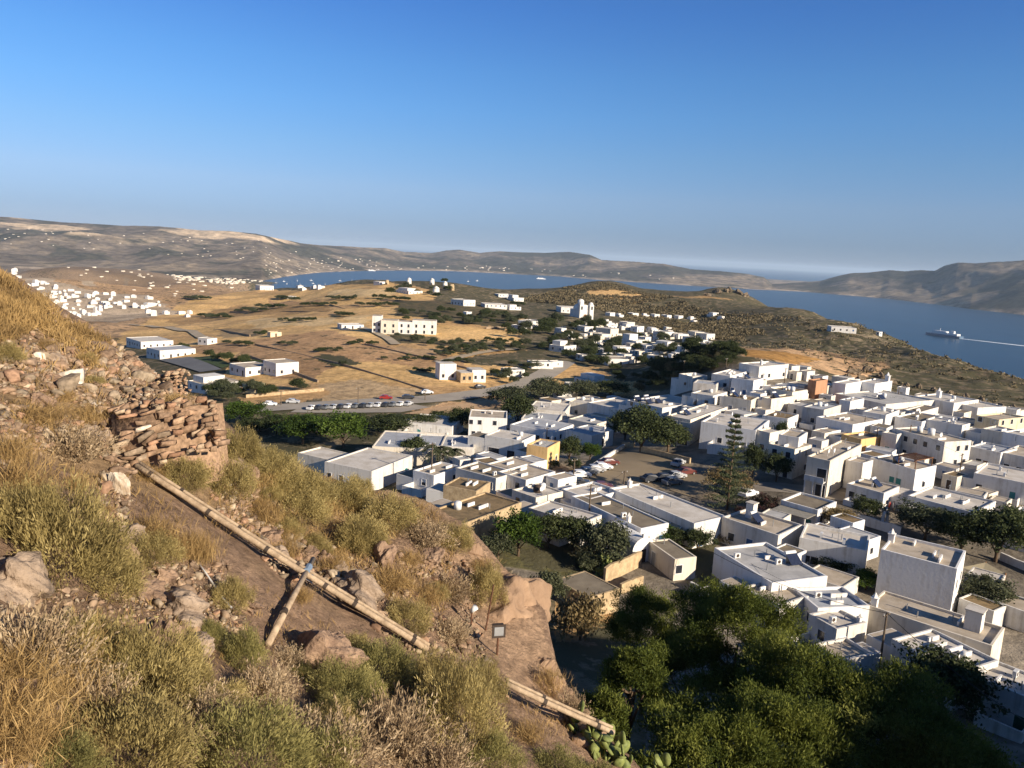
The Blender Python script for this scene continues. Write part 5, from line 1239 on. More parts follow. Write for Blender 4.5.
def farmhouse():
    p = hit(452, 381.5); t = thing('farmhouse', 'white farmhouse of three cubes with a brown stone wall beside the road', 'farmhouse', p, R(22))
    for x0, x1, y0, y1, h, wm in [(-4, 2.5, 3, 9, 6.2, 'w'), (2.503, 7.5, -2.5, 5, 3.6, 's'), (7.503, 13, -1, 6, 4.4, 'w')]:
        MB().box(x0, x1, y0, y1, -2, h).build('wall', WALL[wm], t); MB().box(x0 + .2, x1 - .2, y0 + .2, y1 - .2, h + .003, h + .05).build('roof', ROOF['w'], t)
        for u in (x0 + 1.4, x1 - 1.4): MB().box(u - .5, u + .5, y0 - .05, y0 - .004, 1, 2.3).build('window', GLASS, t)
farmhouse()
def church():
    p = hit(585, 318.5); t = thing('church', 'white church with two bell towers and a dome among the valley houses', 'church', p, R(28)); s = math.hypot(p[0], p[1]) / F
    a = 16 * s
    MB().box(-a*.5, a*.45, 0, a*1.0, -2, a*.55).build('wall', WALL['w'], t)
    MB().tube([(0, .02*a, a*.55), (0, a*.98, a*.55)], a*.3, 16).build('barrel_roof', WALL['w'], t, True)
    for x in (-.38, .36):
        b = MB().box((x-.14)*a, (x+.14)*a, -.16*a, .12*a, -2, a*.85).build('bell_tower', WALL['w'], t)
        MB().dome(x*a, -.02*a, a*.852, .15*a, 14, 5, 1.1).build('tower_dome', WALL['w'], b, True)
        MB().box((x-.06)*a, (x+.06)*a, -.162*a, -.15*a, a*.55, a*.76).build('bell_opening', GLASS, b)
    d = MB().cone(0, .6*a, a*.6, a*.98, .2*a, .2*a, 16).build('drum', WALL['w'], t, True); MB().dome(0, .6*a, a*.982, .21*a, 16, 5, .9).build('dome', WALL['w'], d, True)
    MB().box(-.1*a, .1*a, -.03, -.004, 0, a*.25).build('door', PAINT['r'], t)
church()
def windmill(px, py, hp, label, ruin=False, cap='w'):
    p = hit(px, py); s = math.hypot(p[0], p[1]) / F; h = hp * s
    t = thing('windmill', label, 'windmill', p)
    MB().cone(0, 0, -1, h * .78, h * .42, h * .36, 18).build('tower', WALL['s' if ruin else 'w'], t, True)
    if not ruin: MB().cone(0, 0, h * .782, h * 1.05, h * .42, h * .03, 18).build('cap', WALL[cap], t, True)
    else: MB().cone(0, 0, h * .782, h * .9, h * .3, h * .28, 12).build('broken_top', WALL['s'], t)
    MB().box(-.5, .5, -h * .44, -h * .40, 0, 2.0).build('door', PAINT['k'], t)
windmill(409, 284, 6, 'white windmill tower at the left end of the windmill hill')
windmill(432, 284.5, 6, 'white windmill tower rising from dark trees on the hill')
windmill(436, 295, 8.5, 'largest white windmill tower, in front of the hill')
windmill(445, 287.5, 6, 'small white windmill tower right of the dark trees')
windmill(451.5, 290.5, 7, 'brown roofless windmill ruin right of the white ones', True)
windmill(387, 284.5, 5, 'brown stump of a windmill at the far left of the hill', True)
midhouse(375,384,281,285,'low white house left of the windmill stump',None,upper=False,wins=False)
midhouse(463,470,311,316,'tiny white domed chapel among the trees behind the hotel',None,upper=False,wins=False)

# far settlements: white cubes a few pixels wide
FARP = []
for i, (a, b, h) in enumerate([(9, 7, 4.5), (13, 8, 5), (8, 8, 6.5)]):
    m = MB().box(-a/2, a/2, -b/2, b/2, -2, h).box(-a/2 + 1, a/4, -b/2 + 1, b/2 - 1, h + .01, h + (1.6 if i != 1 else .4)); FARP.append(m.mesh('far house', WALL['w']))
def farset(poly, n, wpx, label, group, seed, fn=hit, pref=None):
    rr = random.Random(seed); x0, x1 = min(p[0] for p in poly), max(p[0] for p in poly); y0, y1 = min(p[1] for p in poly), max(p[1] for p in poly); k = 0; tr = 0
    while k < n and tr < 3000:
        tr += 1; x = rr.uniform(x0, x1); y = rr.uniform(y0, y1)
        if not in_poly(np.array([x]), np.array([y]), poly)[0]: continue
        p = fn(x, y); 
        if p is None or p[2] < 1: continue
        o = link('house', FARP[rr.randrange(3)]); s = rr.uniform(*wpx) * math.hypot(p[0], p[1]) / F / 12
        o.location = p; o.scale = (s, s, s); o.rotation_euler = (0, 0, rr.uniform(.2, 1.2)); tag(o, label, 'house', group); k += 1
farset([(8,268),(30,278),(60,288),(95,293),(150,298),(165,306),(120,312),(75,318),(50,308),(20,285)], 100, (2.8,5.6), 'small white house of the hillside town at the far left', 'houses of the town at the left', 1)
farset([(150,302),(190,314),(185,322),(150,316),(120,312)], 12, (5,8), 'white house at the near end of the left town', 'houses of the town at the left', 11)
farset([(290,287),(320,286),(326,290),(300,291)], 6, (4,6), 'tiny white house on the near shore of the bay', 'tiny houses on the near shore', 8)
def farstuff(name, label, sets):
    V = []; Fq = []
    cube = np.array([(-.5,-.5,-.3),(.5,-.5,-.3),(.5,.5,-.3),(-.5,.5,-.3),(-.5,-.5,.42),(.5,-.5,.42),(.5,.5,.42),(-.5,.5,.42)]); cf = np.array([(4,5,6,7),(0,1,5,4),(1,2,6,5),(2,3,7,6),(3,0,4,7)])
    for poly, n, wpx, seed, fn in sets:
        rr = random.Random(seed); x0, x1 = min(p[0] for p in poly), max(p[0] for p in poly); y0, y1 = min(p[1] for p in poly), max(p[1] for p in poly); k = 0; tr = 0
        while k < n and tr < 2500:
            tr += 1; x = rr.uniform(x0, x1); y = rr.uniform(y0, y1)
            if not in_poly(np.array([x]), np.array([y]), poly)[0]: continue
            p = fn(x, y)
            if p is None or p[2] < 1: continue
            s = rr.uniform(*wpx) * math.hypot(p[0], p[1]) / F; a = rr.uniform(.2, 1.2); c_, s_ = math.cos(a), math.sin(a)
            q = cube * np.array([s, s * rr.uniform(.5, .9), s * rr.uniform(.35, .6)]); q = np.c_[q[:, 0] * c_ - q[:, 1] * s_, q[:, 0] * s_ + q[:, 1] * c_, q[:, 2]] + p
            V.append(q); Fq.append(cf + 8 * len(Fq)); k += 1
    tag(link(name, mesh_np(name, np.concatenate(V), np.concatenate(Fq), WALL['p'])), label, 'houses', kind='stuff')
farstuff('distant_houses', 'specks of white houses spread over the far plain and hills', [
 ([(0,250),(90,252),(130,262),(90,264),(0,256)], 90, (1.5,3.4), 2, hit), ([(60,262),(180,270),(258,284),(200,300),(100,290)], 46, (1.8,4), 9, hit), ([(165,268),(260,268),(262,282),(230,284),(175,280)], 130, (1.6,4), 3, hit),
 ([(0,228),(120,232),(255,238),(300,250),(280,266),(120,250),(0,245)], 60, (.9,1.9), 4, hit_far), ([(262,262),(330,256),(390,262),(385,269),(320,270),(268,276)], 64, (1.0,2.2), 5, hit_far),
 ([(385,266),(500,266),(515,271),(440,270),(385,269.5)], 26, (1.2,2.6), 6, hit_far), ([(520,268),(620,272),(690,280),(640,281),(560,275)], 14, (1.2,2.4), 7, hit_far)])

# ================================================================== cars
TYRE = mat('tyre rubber', (.03, .03, .03), None, 5, .9); LAMP = mat('headlight glass', (.6, .6, .58), None, 5, .2)
def carbody(paint):
    prof = [(-2.05, .35), (2.05, .35), (2.1, .62), (1.95, .86), (1.0, .98), (.45, 1.42), (-1.1, 1.46), (-1.75, 1.02), (-2.08, .92)]
    n = len(prof); vs = []
    for y, k in ((-.84, 0), (-.80, 1), (.80, 1), (.84, 0)): pass
    for y in (-1, 1):
        for x, z in prof: vs.append((x, y * (.86 if z < 1.0 else .64), z))
    m = MB(); m.add(vs, [tuple(range(n)), tuple(range(2 * n - 1, n - 1, -1))] + [(i, i + n, (i + 1) % n + n, (i + 1) % n) for i in range(n)])
    return m.mesh('body', paint, False)
def carglass():
    m = MB()
    for y in (-1, 1):
        m.add([(.85, y * .79, 1.02), (.40, y * .675, 1.37), (-1.05, y * .67, 1.40), (-1.55, y * .78, 1.04)], [(0, 1, 2, 3)] if y < 0 else [(3, 2, 1, 0)])
    m.add([(1.0, -.68, 1.01), (1.0, .68, 1.01), (.50, .58, 1.395), (.50, -.58, 1.395)], [(0, 1, 2, 3)])
    m.add([(-1.77, -.68, 1.05), (-1.77, .68, 1.05), (-1.17, .58, 1.44), (-1.17, -.58, 1.44)], [(3, 2, 1, 0)])
    return m.mesh('windows', GLASS)
CG = carglass(); WHL = MB().tube([(0, -.1, 0), (0, .1, 0)], .32, 14).mesh('wheel', TYRE); RIM = MB().tube([(0, -.112, 0), (0, .112, 0)], .19, 10).mesh('rim', METAL)
HL = MB().box(-.04, .04, -.18, .18, -.08, .08).mesh('headlight', LAMP)
PAINTS = {k: mat('car paint ' + k, c, tuple(x * .92 for x in c), 2, .3, spec=.5) for k, c in {'white': (.72, .72, .71), 'silver': (.42, .43, .44), 'dark': (.045, .048, .055), 'red': (.28, .03, .025), 'maroon': (.13, .04, .035), 'grey': (.16, .17, .18)}.items()}
BODY = {k: carbody(v) for k, v in PAINTS.items()}
def car(px, py, col, rot, label, group=None, small=False, k=1.0):
    p = hit(px, py); z = float(valley_z(np.array(p[0]), np.array(p[1]))) + (.24 if math.hypot(p[0], p[1]) > 200 else .11)
    t = thing('parked_car', label, 'car', (p[0], p[1], z), R(rot), group); t.scale = (k, k, k * 1.04)
    link('body', BODY[col], t); link('windows', CG, t)
    for x in (-1.3, 1.32):
        for y in (-.76, .76):
            w = link('wheel', WHL, t); w.location = (x, y, .32)
            if not small: link('rim', RIM, w)
    if not small:
        for y in (-.6, .6):
            h = link('headlight', HL, t); h.location = (2.05, y, .72)
    return t
CL = [(580,478,'white',20,'white car nearest the yellow house in the lot'),(588,475,'grey',20,'grey car second in the lot row by the wall'),(595,472.5,'silver',22,'silver car in the middle of the lot row by the wall'),(602,470,'white',20,'white car fourth in the lot row by the wall'),(609,465.5,'maroon',22,'maroon car at the far end of the lot row'),
      (568,487,'dark',5,'dark car parked under the pole by the yellow house'),(579,486,'dark',8,'dark car right of the pole beside another dark car'),(602,490,'maroon',10,'dark red car half hidden behind the white gable'),
      (651,482,'dark',28,'dark car in the shaded row at the lot centre'),(664,481,'dark',28,'second dark car in the shade of the layered conifer'),(676,479,'silver',30,'silver car in the shade near the scooters'),(672,485,'grey',30,'grey car nearest the roof chimneys in the shaded row'),(686,475,'maroon',30,'maroon car at the right of the shaded row'),
      (678,466,'silver',55,'silver car by the terrace wall across the lot'),(735,490,'dark',40,'dark car beneath the layered conifer'),(748,497,'white',40,'white van-like car behind the layered conifer')]
for c in CL: car(*c)
for i in range(14):
    px = 312 + i * 7.4; py = 410.3 - i * .32
    car(px, py, ['white','dark','grey','silver','dark','white','grey','dark','silver','white','dark','grey','white','silver'][i], 72, ['white','dark','grey','silver','dark','white','grey','dark','silver','white','dark','grey','white','silver'][i] + ' car in the row parked along the road', 'cars parked along the road', True, .95)
car(270,406.5,'white',10,'white car left of the row on the road',None,True); car(293,404,'silver',8,'silver car with a dark roof beside the golden verge',None,True)
car(386,400,'red',8,'red car on the road edge by the fallow field',None,True); car(408,399.6,'dark',8,'dark car behind the red car on the road',None,True)
car(427,394.5,'white',20,'white car under the golden strip',None,True); car(498,396,'white',200,'white car driving on the road left of the bend',None,True); car(513,392.5,'silver',210,'silver car at the road bend',None,True)
car(480,389,'dark',30,'dark car beside the three-cube farmhouse',None,True)

# ================================================================== poles, cables
def pole(px, py, hpx, label, arms=1):
    p = hit(px, py, lambda X, Y: valley_z(X, Y, False), 28.0, 3000.0); h = hpx / F * math.hypot(p[0], p[1]) * 1.03
    t = thing('utility_pole', label, 'pole', p, rng.uniform(.3, 1.0))
    MB().tube([(0, 0, -.5), (0, 0, h)], .15, 8, .10).build('post', POLE, t)
    for k in range(arms): MB().box(-.75, .75, -.05, .05, h - .35 - k * .6, h - .25 - k * .6).build('crossarm', POLE, t)
    for x in (-.6, .6): MB().cone(x, 0, h - .248, h - .05, .05, .04, 8).build('insulator', STEEL, t)
    return Vector(p) + Vector((0, 0, h - .1))
P = {}
P['a'] = pole(879,669,56,'tall leaning wooden pole in front of the pale brown roof')
P['b'] = pole(431,489,48,'grey pole right of the low triangular parapet house')
P['c'] = pole(588,528,46,'thin pole in the orchard before the cream lime roof')
P['d'] = pole(622.5,500,30,'dark wooden pole at the near edge of the parking lot')
P['e'] = pole(573,484,26,'pole among the dark cars by the yellow house')
P['f'] = pole(699,547,22,'dark pole at the sunlit end of the lime roof house')
P['g'] = pole(546,447,20,'short pole standing behind the yellow house')
P['h'] = pole(863,436,18,'wooden pole in front of the broad brown roof')
P['i'] = pole(875,450,22,'wooden pole beside the orange plastered wall')
P['j'] = pole(907,455,27,'dark pole against the long two-storey house')
P['k'] = pole(958,483,26,'dark pole in the yard below the long two-storey house')
P['l'] = pole(683,378,17,'pole standing in the dark ravine')
P['m'] = pole(725,377,18,'pole left of the blue-windowed house')
P['n'] = pole(784,386,17,'pole among the topmost roofs')
P['o'] = pole(897,404,15,'pole at the edge of the scrub hill')
P['p'] = pole(358,404,16,'pole on the far side of the road')
P['q'] = pole(281,406,15,'pole on the road left of the parked row')
P['r'] = pole(425,401,10,'short pole by the dirt strip')
P['s'] = pole(735,444,18,'thin pole above the layered conifer')
P['t'] = pole(613,438,16,'leaning pole near the dark tree of the lot')
CAB = mat('black cable', (.03, .03, .03), None, 5, .7)
def cable(a, b, sag, label, r=.018):
    pts = [a.lerp(b, k / 14) - Vector((0, 0, sag * 4 * (k / 14) * (1 - k / 14))) for k in range(15)]
    tag(MB().tube(pts, r, 5).build('cable', CAB), label, 'cable', None)
e_ = at_drop(1075, 752, 36.0); cable(P['a'], Vector(e_), .8, 'thick cable from the leaning pole down to the right edge', .035)
e_ = at_drop(742, 520, 36.0); cable(P['a'], Vector(at_drop(712, 552, 36.5)), 1.0, 'cable crossing the big grey roof to the leaning pole', .03)
cable(P['c'], P['d'], .6, 'cable over the brown felt roof'); cable(P['d'], P['f'], .6, 'cable across the lime roof')
cable(P['f'], Vector(at_drop(800, 588, 37)), .8, 'cable sagging over the blank-walled house'); cable(P['c'], P['b'], 1.0, 'long cable from the orchard pole to the grey pole')
cable(P['e'], P['d'], .5, 'cable along the dark cars of the lot'); cable(P['h'], P['i'], .4, 'cable between the two poles by the orange wall'); cable(P['j'], P['k'], .5, 'cable down to the yard of the two-storey house')

# ================================================================== boats
SHIPW = mat('ship white', (.75, .75, .74), None, 3, .4); SHIPB = mat('ship hull blue', (.10, .16, .24), None, 3, .4); FOAM = mat('foam', (.75, .78, .80), (.4, .5, .6), .05, .9, coord='World', lo=.3, hi=.6)
def sea_pt(px, py): d = ray(px, py); return CAM + d * (-269.9 / d[2])
def ship(px, py, lpx, label, rot, cat='ship', name='ferry', hull=None):
    p = sea_pt(px, py); L = lpx / F * math.hypot(p[0], p[1]); t = thing(name, label, cat, (p[0], p[1], 0), rot)
    b = L * .16; hl = [(-L/2, -b/2), (L*.3, -b/2), (L*.42, -b*.3), (L/2, 0), (L*.42, b*.3), (L*.3, b/2), (-L/2, b/2)]
    MB().prism(hl, -1, L * .055).build('hull', hull or SHIPB, t)
    MB().box(-L*.42, L*.3, -b*.42, b*.42, L*.0552, L*.10).build('superstructure', SHIPW, t)
    MB().box(-L*.1, L*.24, -b*.36, b*.36, L*.1002, L*.135).build('upper_deck', SHIPW, t)
    MB().box(-L*.3, -L*.2, -b*.2, b*.2, L*.1002, L*.16).build('funnel', SHIPW, t)
    MB().tube([(L*.1, 0, L*.1352), (L*.1, 0, L*.2)], L*.006, 6).build('mast', SHIPW, t)
    return p, L
a0 = sea_pt(929, 334.5); a1 = sea_pt(960, 338.5); hd = math.atan2(a0[1] - a1[1], a0[0] - a1[0])
ship(943, 336.3, 34, 'large ferry crossing the bay with a white wake', hd)
w0, w1, w2 = sea_pt(955, 338), sea_pt(990, 342.5), sea_pt(1060, 350)
wk = []; q_ = []
PP = [w0, w1, w2]; dirv = (w2 - w0)[:2]; dirv /= np.linalg.norm(dirv); nv = np.array([-dirv[1], dirv[0]])
for k in range(21):
    c = w0[:2] + (w2 - w0)[:2] * k / 20; wd = 9 + 16 * (k / 20) ** .7 + random.Random(k).uniform(-2, 2)
    wk += [(*(c + nv * wd), .25), (*(c - nv * wd), .25)]
for k in range(20): q_.append((2*k, 2*k+1, 2*k+3, 2*k+2))
tag(link('wake', mesh_np('wake', wk, q_, FOAM)), 'long white wake trailing behind the ferry', 'wake')
ship(371.5, 270.8, 8, 'white ship moored off the harbour, left of two', .3, name='ship', hull=SHIPW); ship(378, 270.2, 5, 'white ship moored off the harbour, right of two', .5, name='ship', hull=SHIPW)
ship(541, 279, 9, 'white yacht crossing below the low cliffs', .1, 'yacht', 'yacht', SHIPW)
for i, (px, py) in enumerate([(276,283),(284,281.5),(287,284),(297,281),(300,285),(311,280.5),(313,283.5),(318,286),(325,284.5),(340,281),(352,281),(372,280.5),(379,282),(306,288),(477,281),(468,281.5)]):
    p = sea_pt(px, py); s = 2.6 / F * math.hypot(p[0], p[1]); t = thing('sailing_boat', 'tiny white boat at anchor in the bay', 'boat', (p[0], p[1], 0), i * .7, 'boats at anchor in the bay')
    MB().prism([(-s/2, -s*.14), (s*.2, -s*.14), (s/2, 0), (s*.2, s*.14), (-s/2, s*.14)], -.3, s*.12).build('hull', SHIPW, t)
    MB().box(-s*.25, s*.12, -s*.09, s*.09, s*.1202, s*.2).build('cabin', SHIPW, t); MB().tube([(.0, 0, s*.2), (0, 0, s*.9)], s*.018, 5).build('mast', SHIPW, t)
# ================================================================== pines at the foot of the castle hill
def pine(px, pytop, dist, drop_base, rx, label, seed, nc=420, flatten=.62, low=.35, leafm='pine'):
    d = ray(px, pytop); top = at_dist(px, pytop, dist); zb = 270 - drop_base; hgt = top[2] - zb
    t = thing('pine_tree', label, 'tree', (top[0], top[1], zb), seed * 1.3)
    rz = hgt * (1 - low) * .5; zc = hgt - rz
    link('trunk', trunk_mesh('trunk', seed, hgt * .8, .28, zc, rx * .8, BARK, 9), t)
    rs = np.random.RandomState(seed)
    # needles gathered in rounded tufts on separate lobes, with gaps between the lobes
    nlb = max(16, int(nc / 4.2)); dd = rs.normal(size=(nlb, 3)); dd /= np.linalg.norm(dd, axis=1)[:, None]; dd[:, 2] = np.where(dd[:, 2] < -.3, -dd[:, 2], dd[:, 2])
    lob = 1 + .2 * np.sin(dd[:, 0] * 4 + seed) * np.cos(dd[:, 1] * 4.3 + seed) + .12 * rs.normal(size=nlb)
    lc = dd * (rs.uniform(.5, 1, nlb) ** .4 * lob)[:, None] * np.array([rx, rx, rz]) * .88; lc[:, 2] += zc
    lr = rx * rs.uniform(.19, .32, nlb); lk = np.repeat(np.arange(nlb), 8); nc = len(lk)
    sd_ = rs.normal(size=(nc, 3)); sd_ /= np.linalg.norm(sd_, axis=1)[:, None]; sd_[:, 2] = np.abs(sd_[:, 2]) * .8 - .15
    cc = lc[lk] + sd_ * (lr[lk] * rs.uniform(.45, 1, nc))[:, None]; dd = dd[lk] * .4 + sd_ * .8
    nl = 110; k = np.repeat(np.arange(nc), nl); off = rs.normal(size=(nc * nl, 3)) * np.array([.3, .3, .2]) * (rx / 5) ** .3
    up = dd[k] * .8 + np.array([0, 0, .7]) + rs.normal(size=(nc * nl, 3)) * .5; up /= np.linalg.norm(up, axis=1)[:, None]
    V, Fq, tn = leaf_cloud(rs, cc[k] + off, rs.uniform(.13, .28, nc * nl), .28, up, (rs.normal(size=nlb) * .1)[lk][k] + (rs.normal(size=nc) * .06)[k] + rs.normal(size=nc * nl) * .05)
    link('crown', foliage_mesh('crown', V, Fq, tn, LEAF[leafm]), t)
    return t
pine(652, 592, 62, 41, 4.0, 'pine with a sunlit light green top left of the other pines', 11, 200)
pine(696, 640, 50, 37, 3.9, 'dark pine below the sunlit left one, mostly in shade', 12, 220)
pine(742, 590, 54, 38, 4.8, 'tall broad pine in the middle, its top before the grey roofs', 13, 330)
pine(812, 652, 48, 36, 4.7, 'pine right of the tall middle one with a lit rim', 14, 300)
pine(900, 690, 46, 35, 5.4, 'pine at the lower right, cut by the bottom edge', 15, 340)
pine(965, 735, 44, 35, 4.2, 'low pine at the bottom edge under the round dark tree', 16, 220)
pine(634, 650, 42, 29.5, 1.7, 'small light pine standing before the dry bush', 17, 150, leafm='pine')
pine(604, 690, 36, 27, 1.1, 'short dark green pine right under the bare rock', 18, 70)
pine(716, 715, 38, 32, 4.0, 'shaded pine at the bottom edge between cactus and big pine', 19, 200)
pine(772, 706, 40, 33, 4.6, 'shaded pine at the bottom edge under the tall middle pine', 20, 220)

def conifer(px, py, h, label):
    p = hit(px, py); t = thing('layered_conifer', label, 'tree', p)
    MB().tube([(0, 0, -.3), (0, 0, h)], .22, 8, .04).build('trunk', BARK, t, True)
    rs = np.random.RandomState(5); C_ = []; U = []
    z = 1.0
    while z < h - .3:
        rr = ((1 - z / h) ** 1.1 * 5.2 + .5) * rs.uniform(.75, 1.15); nb = rs.randint(4, 7); a0 = rs.uniform(0, 6)
        for i in range(nb):
            a = a0 + 2 * math.pi * i / nb + rs.normal() * .2; n = 210; u = rs.uniform(.08, 1, n) * rr * rs.uniform(.65, 1.15); sw = rs.normal(size=n) * .16 * (u + .5)
            C_.append(np.c_[np.cos(a) * u - np.sin(a) * sw, np.sin(a) * u + np.cos(a) * sw, z + .12 * u - .0 * u * u + rs.normal(size=n) * .09]); U.append(np.tile([math.cos(a), math.sin(a), .5], (n, 1)))
        z += 1.35 * (1 - z / h * .35)
    c = np.concatenate(C_); V, Fq, tn = leaf_cloud(rs, c, rs.uniform(.2, .42, len(c)), .4, np.concatenate(U), rs.normal(size=len(c)) * .1)
    link('crown', foliage_mesh('crown', V, Fq, tn, leafmat('araucaria leaves', (.04, .055, .028), (.075, .09, .045), (.11, .12, .06), .5, .2)), t)
conifer(727, 510, 17.0, 'tall layered conifer rising at the edge of the parking lot')
def palm(px, py, hpx, label):
    p = hit(px, py); s = math.hypot(p[0], p[1]) / F; h = hpx * s; t = thing('palm_tree', label, 'tree', p); MB().tube([(0, 0, -.2), (.1, 0, h * .62)], .25, 8, .2).build('trunk', BARK, t)
    rs = np.random.RandomState(3); C_ = []; U = []
    for i in range(26):
        a = i * 2.4; e = rs.uniform(-.1, 1.1); L = h * .5; n = 46; u = np.linspace(.05, 1, n)
        r = u * L * math.cos(e * .8); z = h * .62 + L * (u * math.sin(e) - .7 * u * u)
        for sd in (-1, 1):
            C_.append(np.c_[math.cos(a) * r, math.sin(a) * r, z]); U.append(np.tile([math.cos(a) * .6 - sd * math.sin(a), math.sin(a) * .6 + sd * math.cos(a), -.35], (n, 1)))
    c = np.concatenate(C_); V, Fq, tn = leaf_cloud(rs, c + np.concatenate(U) * .2, .62, .16, np.concatenate(U)); link('crown', foliage_mesh('crown', V, Fq, tn, LEAF['olive']), t)
palm(437, 470, 36, 'palm tree between the shed and the low triangular parapet house'); palm(452, 467, 28, 'smaller palm right of the palm tree by the shed')

# ================================================================== the near slope: stones, wall, pipes, shrubs
STONE = mat('brown field stone', (.36, .245, .16), (.17, .11, .075), 5, .95, 1.0, 16, 10, coord='World')
STONE2 = mat('grey field stone', (.38, .29, .21), (.19, .14, .10), 5, .95, 1.0, 16, 10, coord='World')
BARE = mat('bare tan rock', (.36, .24, .15), (.20, .13, .083), 1.3, .95, 1.0, 5, 12, coord='World')
LIME = mat('lime mortar patch', (.66, .60, .50), (.40, .30, .20), 5, .95, .5, 14, coord='World')
RK = [rock_mesh('rock', 60 + i, STONE if i % 3 else STONE2, 5, 1.1, [(1, .8, .6), (1, .7, .75), (.9, 1, .5), (1, .9, .8), (1.2, .7, .55), (1, 1, .7)][i]) for i in range(6)]
def rock(px, py, w, label, group=None, k=None, sink=.25, hk=1.0):
    p = hit_near(px, py); s = w / F * math.hypot(p[0], p[1]) / 2; rr = random.Random(int(px * 3 + py))
    o = link('rock', RK[(int(px + py) if k is None else k) % 6]); o.location = (p[0], p[1], p[2] + s * (.4 - sink)); o.scale = (s, s, s * hk); o.rotation_euler = (rr.uniform(-.3, .3), rr.uniform(-.3, .3), rr.uniform(0, 6.28))
    return tag(o, label, 'rock', group)
ROCKS = [(20,590,74,'large reddish boulder with a hollow at the left edge'),(22,640,44,'rounded brown rock under the left edge boulder'),(112,552,46,'brown rock left of the white hose end'),(130,540,30,'flat rock above the rock by the hose'),(148,592,40,'grey rock among the rubble below the hose'),
 (165,580,26,'angular stone between rubble stones in the middle left'),(185,616,60,'wide flat rock slab above the olive shrub'),(165,640,44,'brown rock half under the olive shrub'),(196,600,24,'pale stone beside the slab'),(200,650,34,'flat tan stone right of the slab'),(240,604,44,'rock in shade below the upper pipe end'),
 (322,662,84,'smooth brown boulder behind the leaning prop'),(360,598,66,'smooth rock just above the pipes'),(325,565,30,'pale stone in the rubble patch above the pipes'),(308,556,24,'stone at the top of the rubble patch'),(340,572,22,'grey stone at the right of the rubble patch'),
 (268,540,34,'reddish rock below the hill edge shrubs'),(222,470,30,'dark rock at the foot of the ruined wall'),(238,468,26,'brown rock right of the ruined wall foot'),(250,478,30,'grey rock beside the shrub under the wall'),
 (40,402,26,'dark stone on the upper left slope'),(55,365,22,'brown stone beside dry grass on the upper slope'),(55,380,18,'small orange brown stone on the upper slope'),(110,425,24,'rock on the terrace above the wall'),(92,440,30,'rock left of the wall on the terrace'),(385,560,40,'rock jutting from the slope under the hill edge'),(430,560,40,'tan rock beside the hill edge shrubs'),(280,560,26,'stone in the dry grass above the pipes'),(20,730,40,'flat pale stone in the lower left corner'),(10,700,50,'orange brown stone by the lower left grass')]
for i, r in enumerate(ROCKS): rock(*r, k=i)
def outcrop(name, px, py, dist, wpx, hpx, label, seed, sq, rot, tilt=0.0):
    p = at_dist(px, py, dist); s = dist / F; me = rock_mesh('outcrop', seed, BARE, 6, 1.0, sq)
    co = np.zeros(len(me.vertices) * 3); me.vertices.foreach_get('co', co); co = co.reshape(-1, 3); n = co / (np.linalg.norm(co, axis=1)[:, None] + 1e-9)
    co += n * (fbm(co[:, 0] * 4 + seed, co[:, 1] * 4 + co[:, 2] * 5, 5, seed + 3) * .05 + (ridged(co[:, 0] * 2.2, co[:, 2] * 3 + co[:, 1], 5, seed) - .5) * .06)[:, None]
    me.vertices.foreach_set('co', co.ravel()); me.update()
    o = link(name, me); o.location = p; o.scale = (wpx * s / 2, wpx * s / 2, hpx * s / 2); o.rotation_euler = (0, tilt, rot); return tag(o, label, 'rock')
outcrop('rock_outcrop', 490, 634, 15.15, 132, 150, 'big bare tan rock bulging over the drop to the village', 71, (1, .85, .95), .3, .42)
outcrop('rock_outcrop', 536, 706, 12.9, 130, 110, 'bare sloping rock slab below the bulging rock', 75, (1, .7, .8), -.2, .55)
outcrop('rock_outcrop', 585, 745, 11.6, 70, 60, 'grey tan rock at the lower end of the pipe', 77, (1, .8, .8), .5, .4)

BK = [rock_mesh('rock', 80 + i, BARE, 5, 1.0, q) for i, q in enumerate([(1, .8, .6), (1.2, .8, .5), (.9, 1, .7)])]
for i, (px, py, w) in enumerate([(546,664,34),(566,700,30),(582,716,26),(470,548,32),(500,690,26),(548,715,34)]):
    o = rock(px, py, w, 'tan knob of rock on the rim of the bare slope above the drop', 'knobs on the bare rock rim', i, .55); o.data = BK[i % 3]
def small_rocks(seed, n, sub=1):
    bm = bmesh.new(); bmesh.ops.create_icosphere(bm, subdivisions=sub, radius=1.0); co = np.array([v.co[:] for v in bm.verts]); fs = np.array([[v.index for v in f.verts] for f in bm.faces]); bm.free(); rs = np.random.RandomState(seed); out = []
    for i in range(n):
        c = co.copy()
        for _ in range(9):
            q = rs.normal(size=3); q /= np.linalg.norm(q); e = c @ q - rs.uniform(.3, .65); c -= np.outer(np.clip(e, 0, None), q)
        out.append(c * rs.uniform(.6, 1.1, 3))
    return out, fs
SR, SRF = small_rocks(9, 14, 2)
def stones_np(P, S, rs, aniso=None):
    V = []; Fq = []; o = 0
    for i, (p, s) in enumerate(zip(P, S)):
        c = SR[rs.randint(14)]; q = rs.normal(size=4); q /= np.linalg.norm(q); w, x, y, z = q
        M3 = np.array([[1-2*(y*y+z*z), 2*(x*y-z*w), 2*(x*z+y*w)], [2*(x*y+z*w), 1-2*(x*x+z*z), 2*(y*z-x*w)], [2*(x*z-y*w), 2*(y*z+x*w), 1-2*(x*x+y*y)]])
        c = (c @ M3.T) * (np.array([1, 1, .75]) if aniso is None else aniso[i]) * s + p; V.append(c); Fq.append(SRF + o); o += len(c)
    return np.concatenate(V), np.concatenate(Fq)
RUB = nmat('rubble stone')[0]
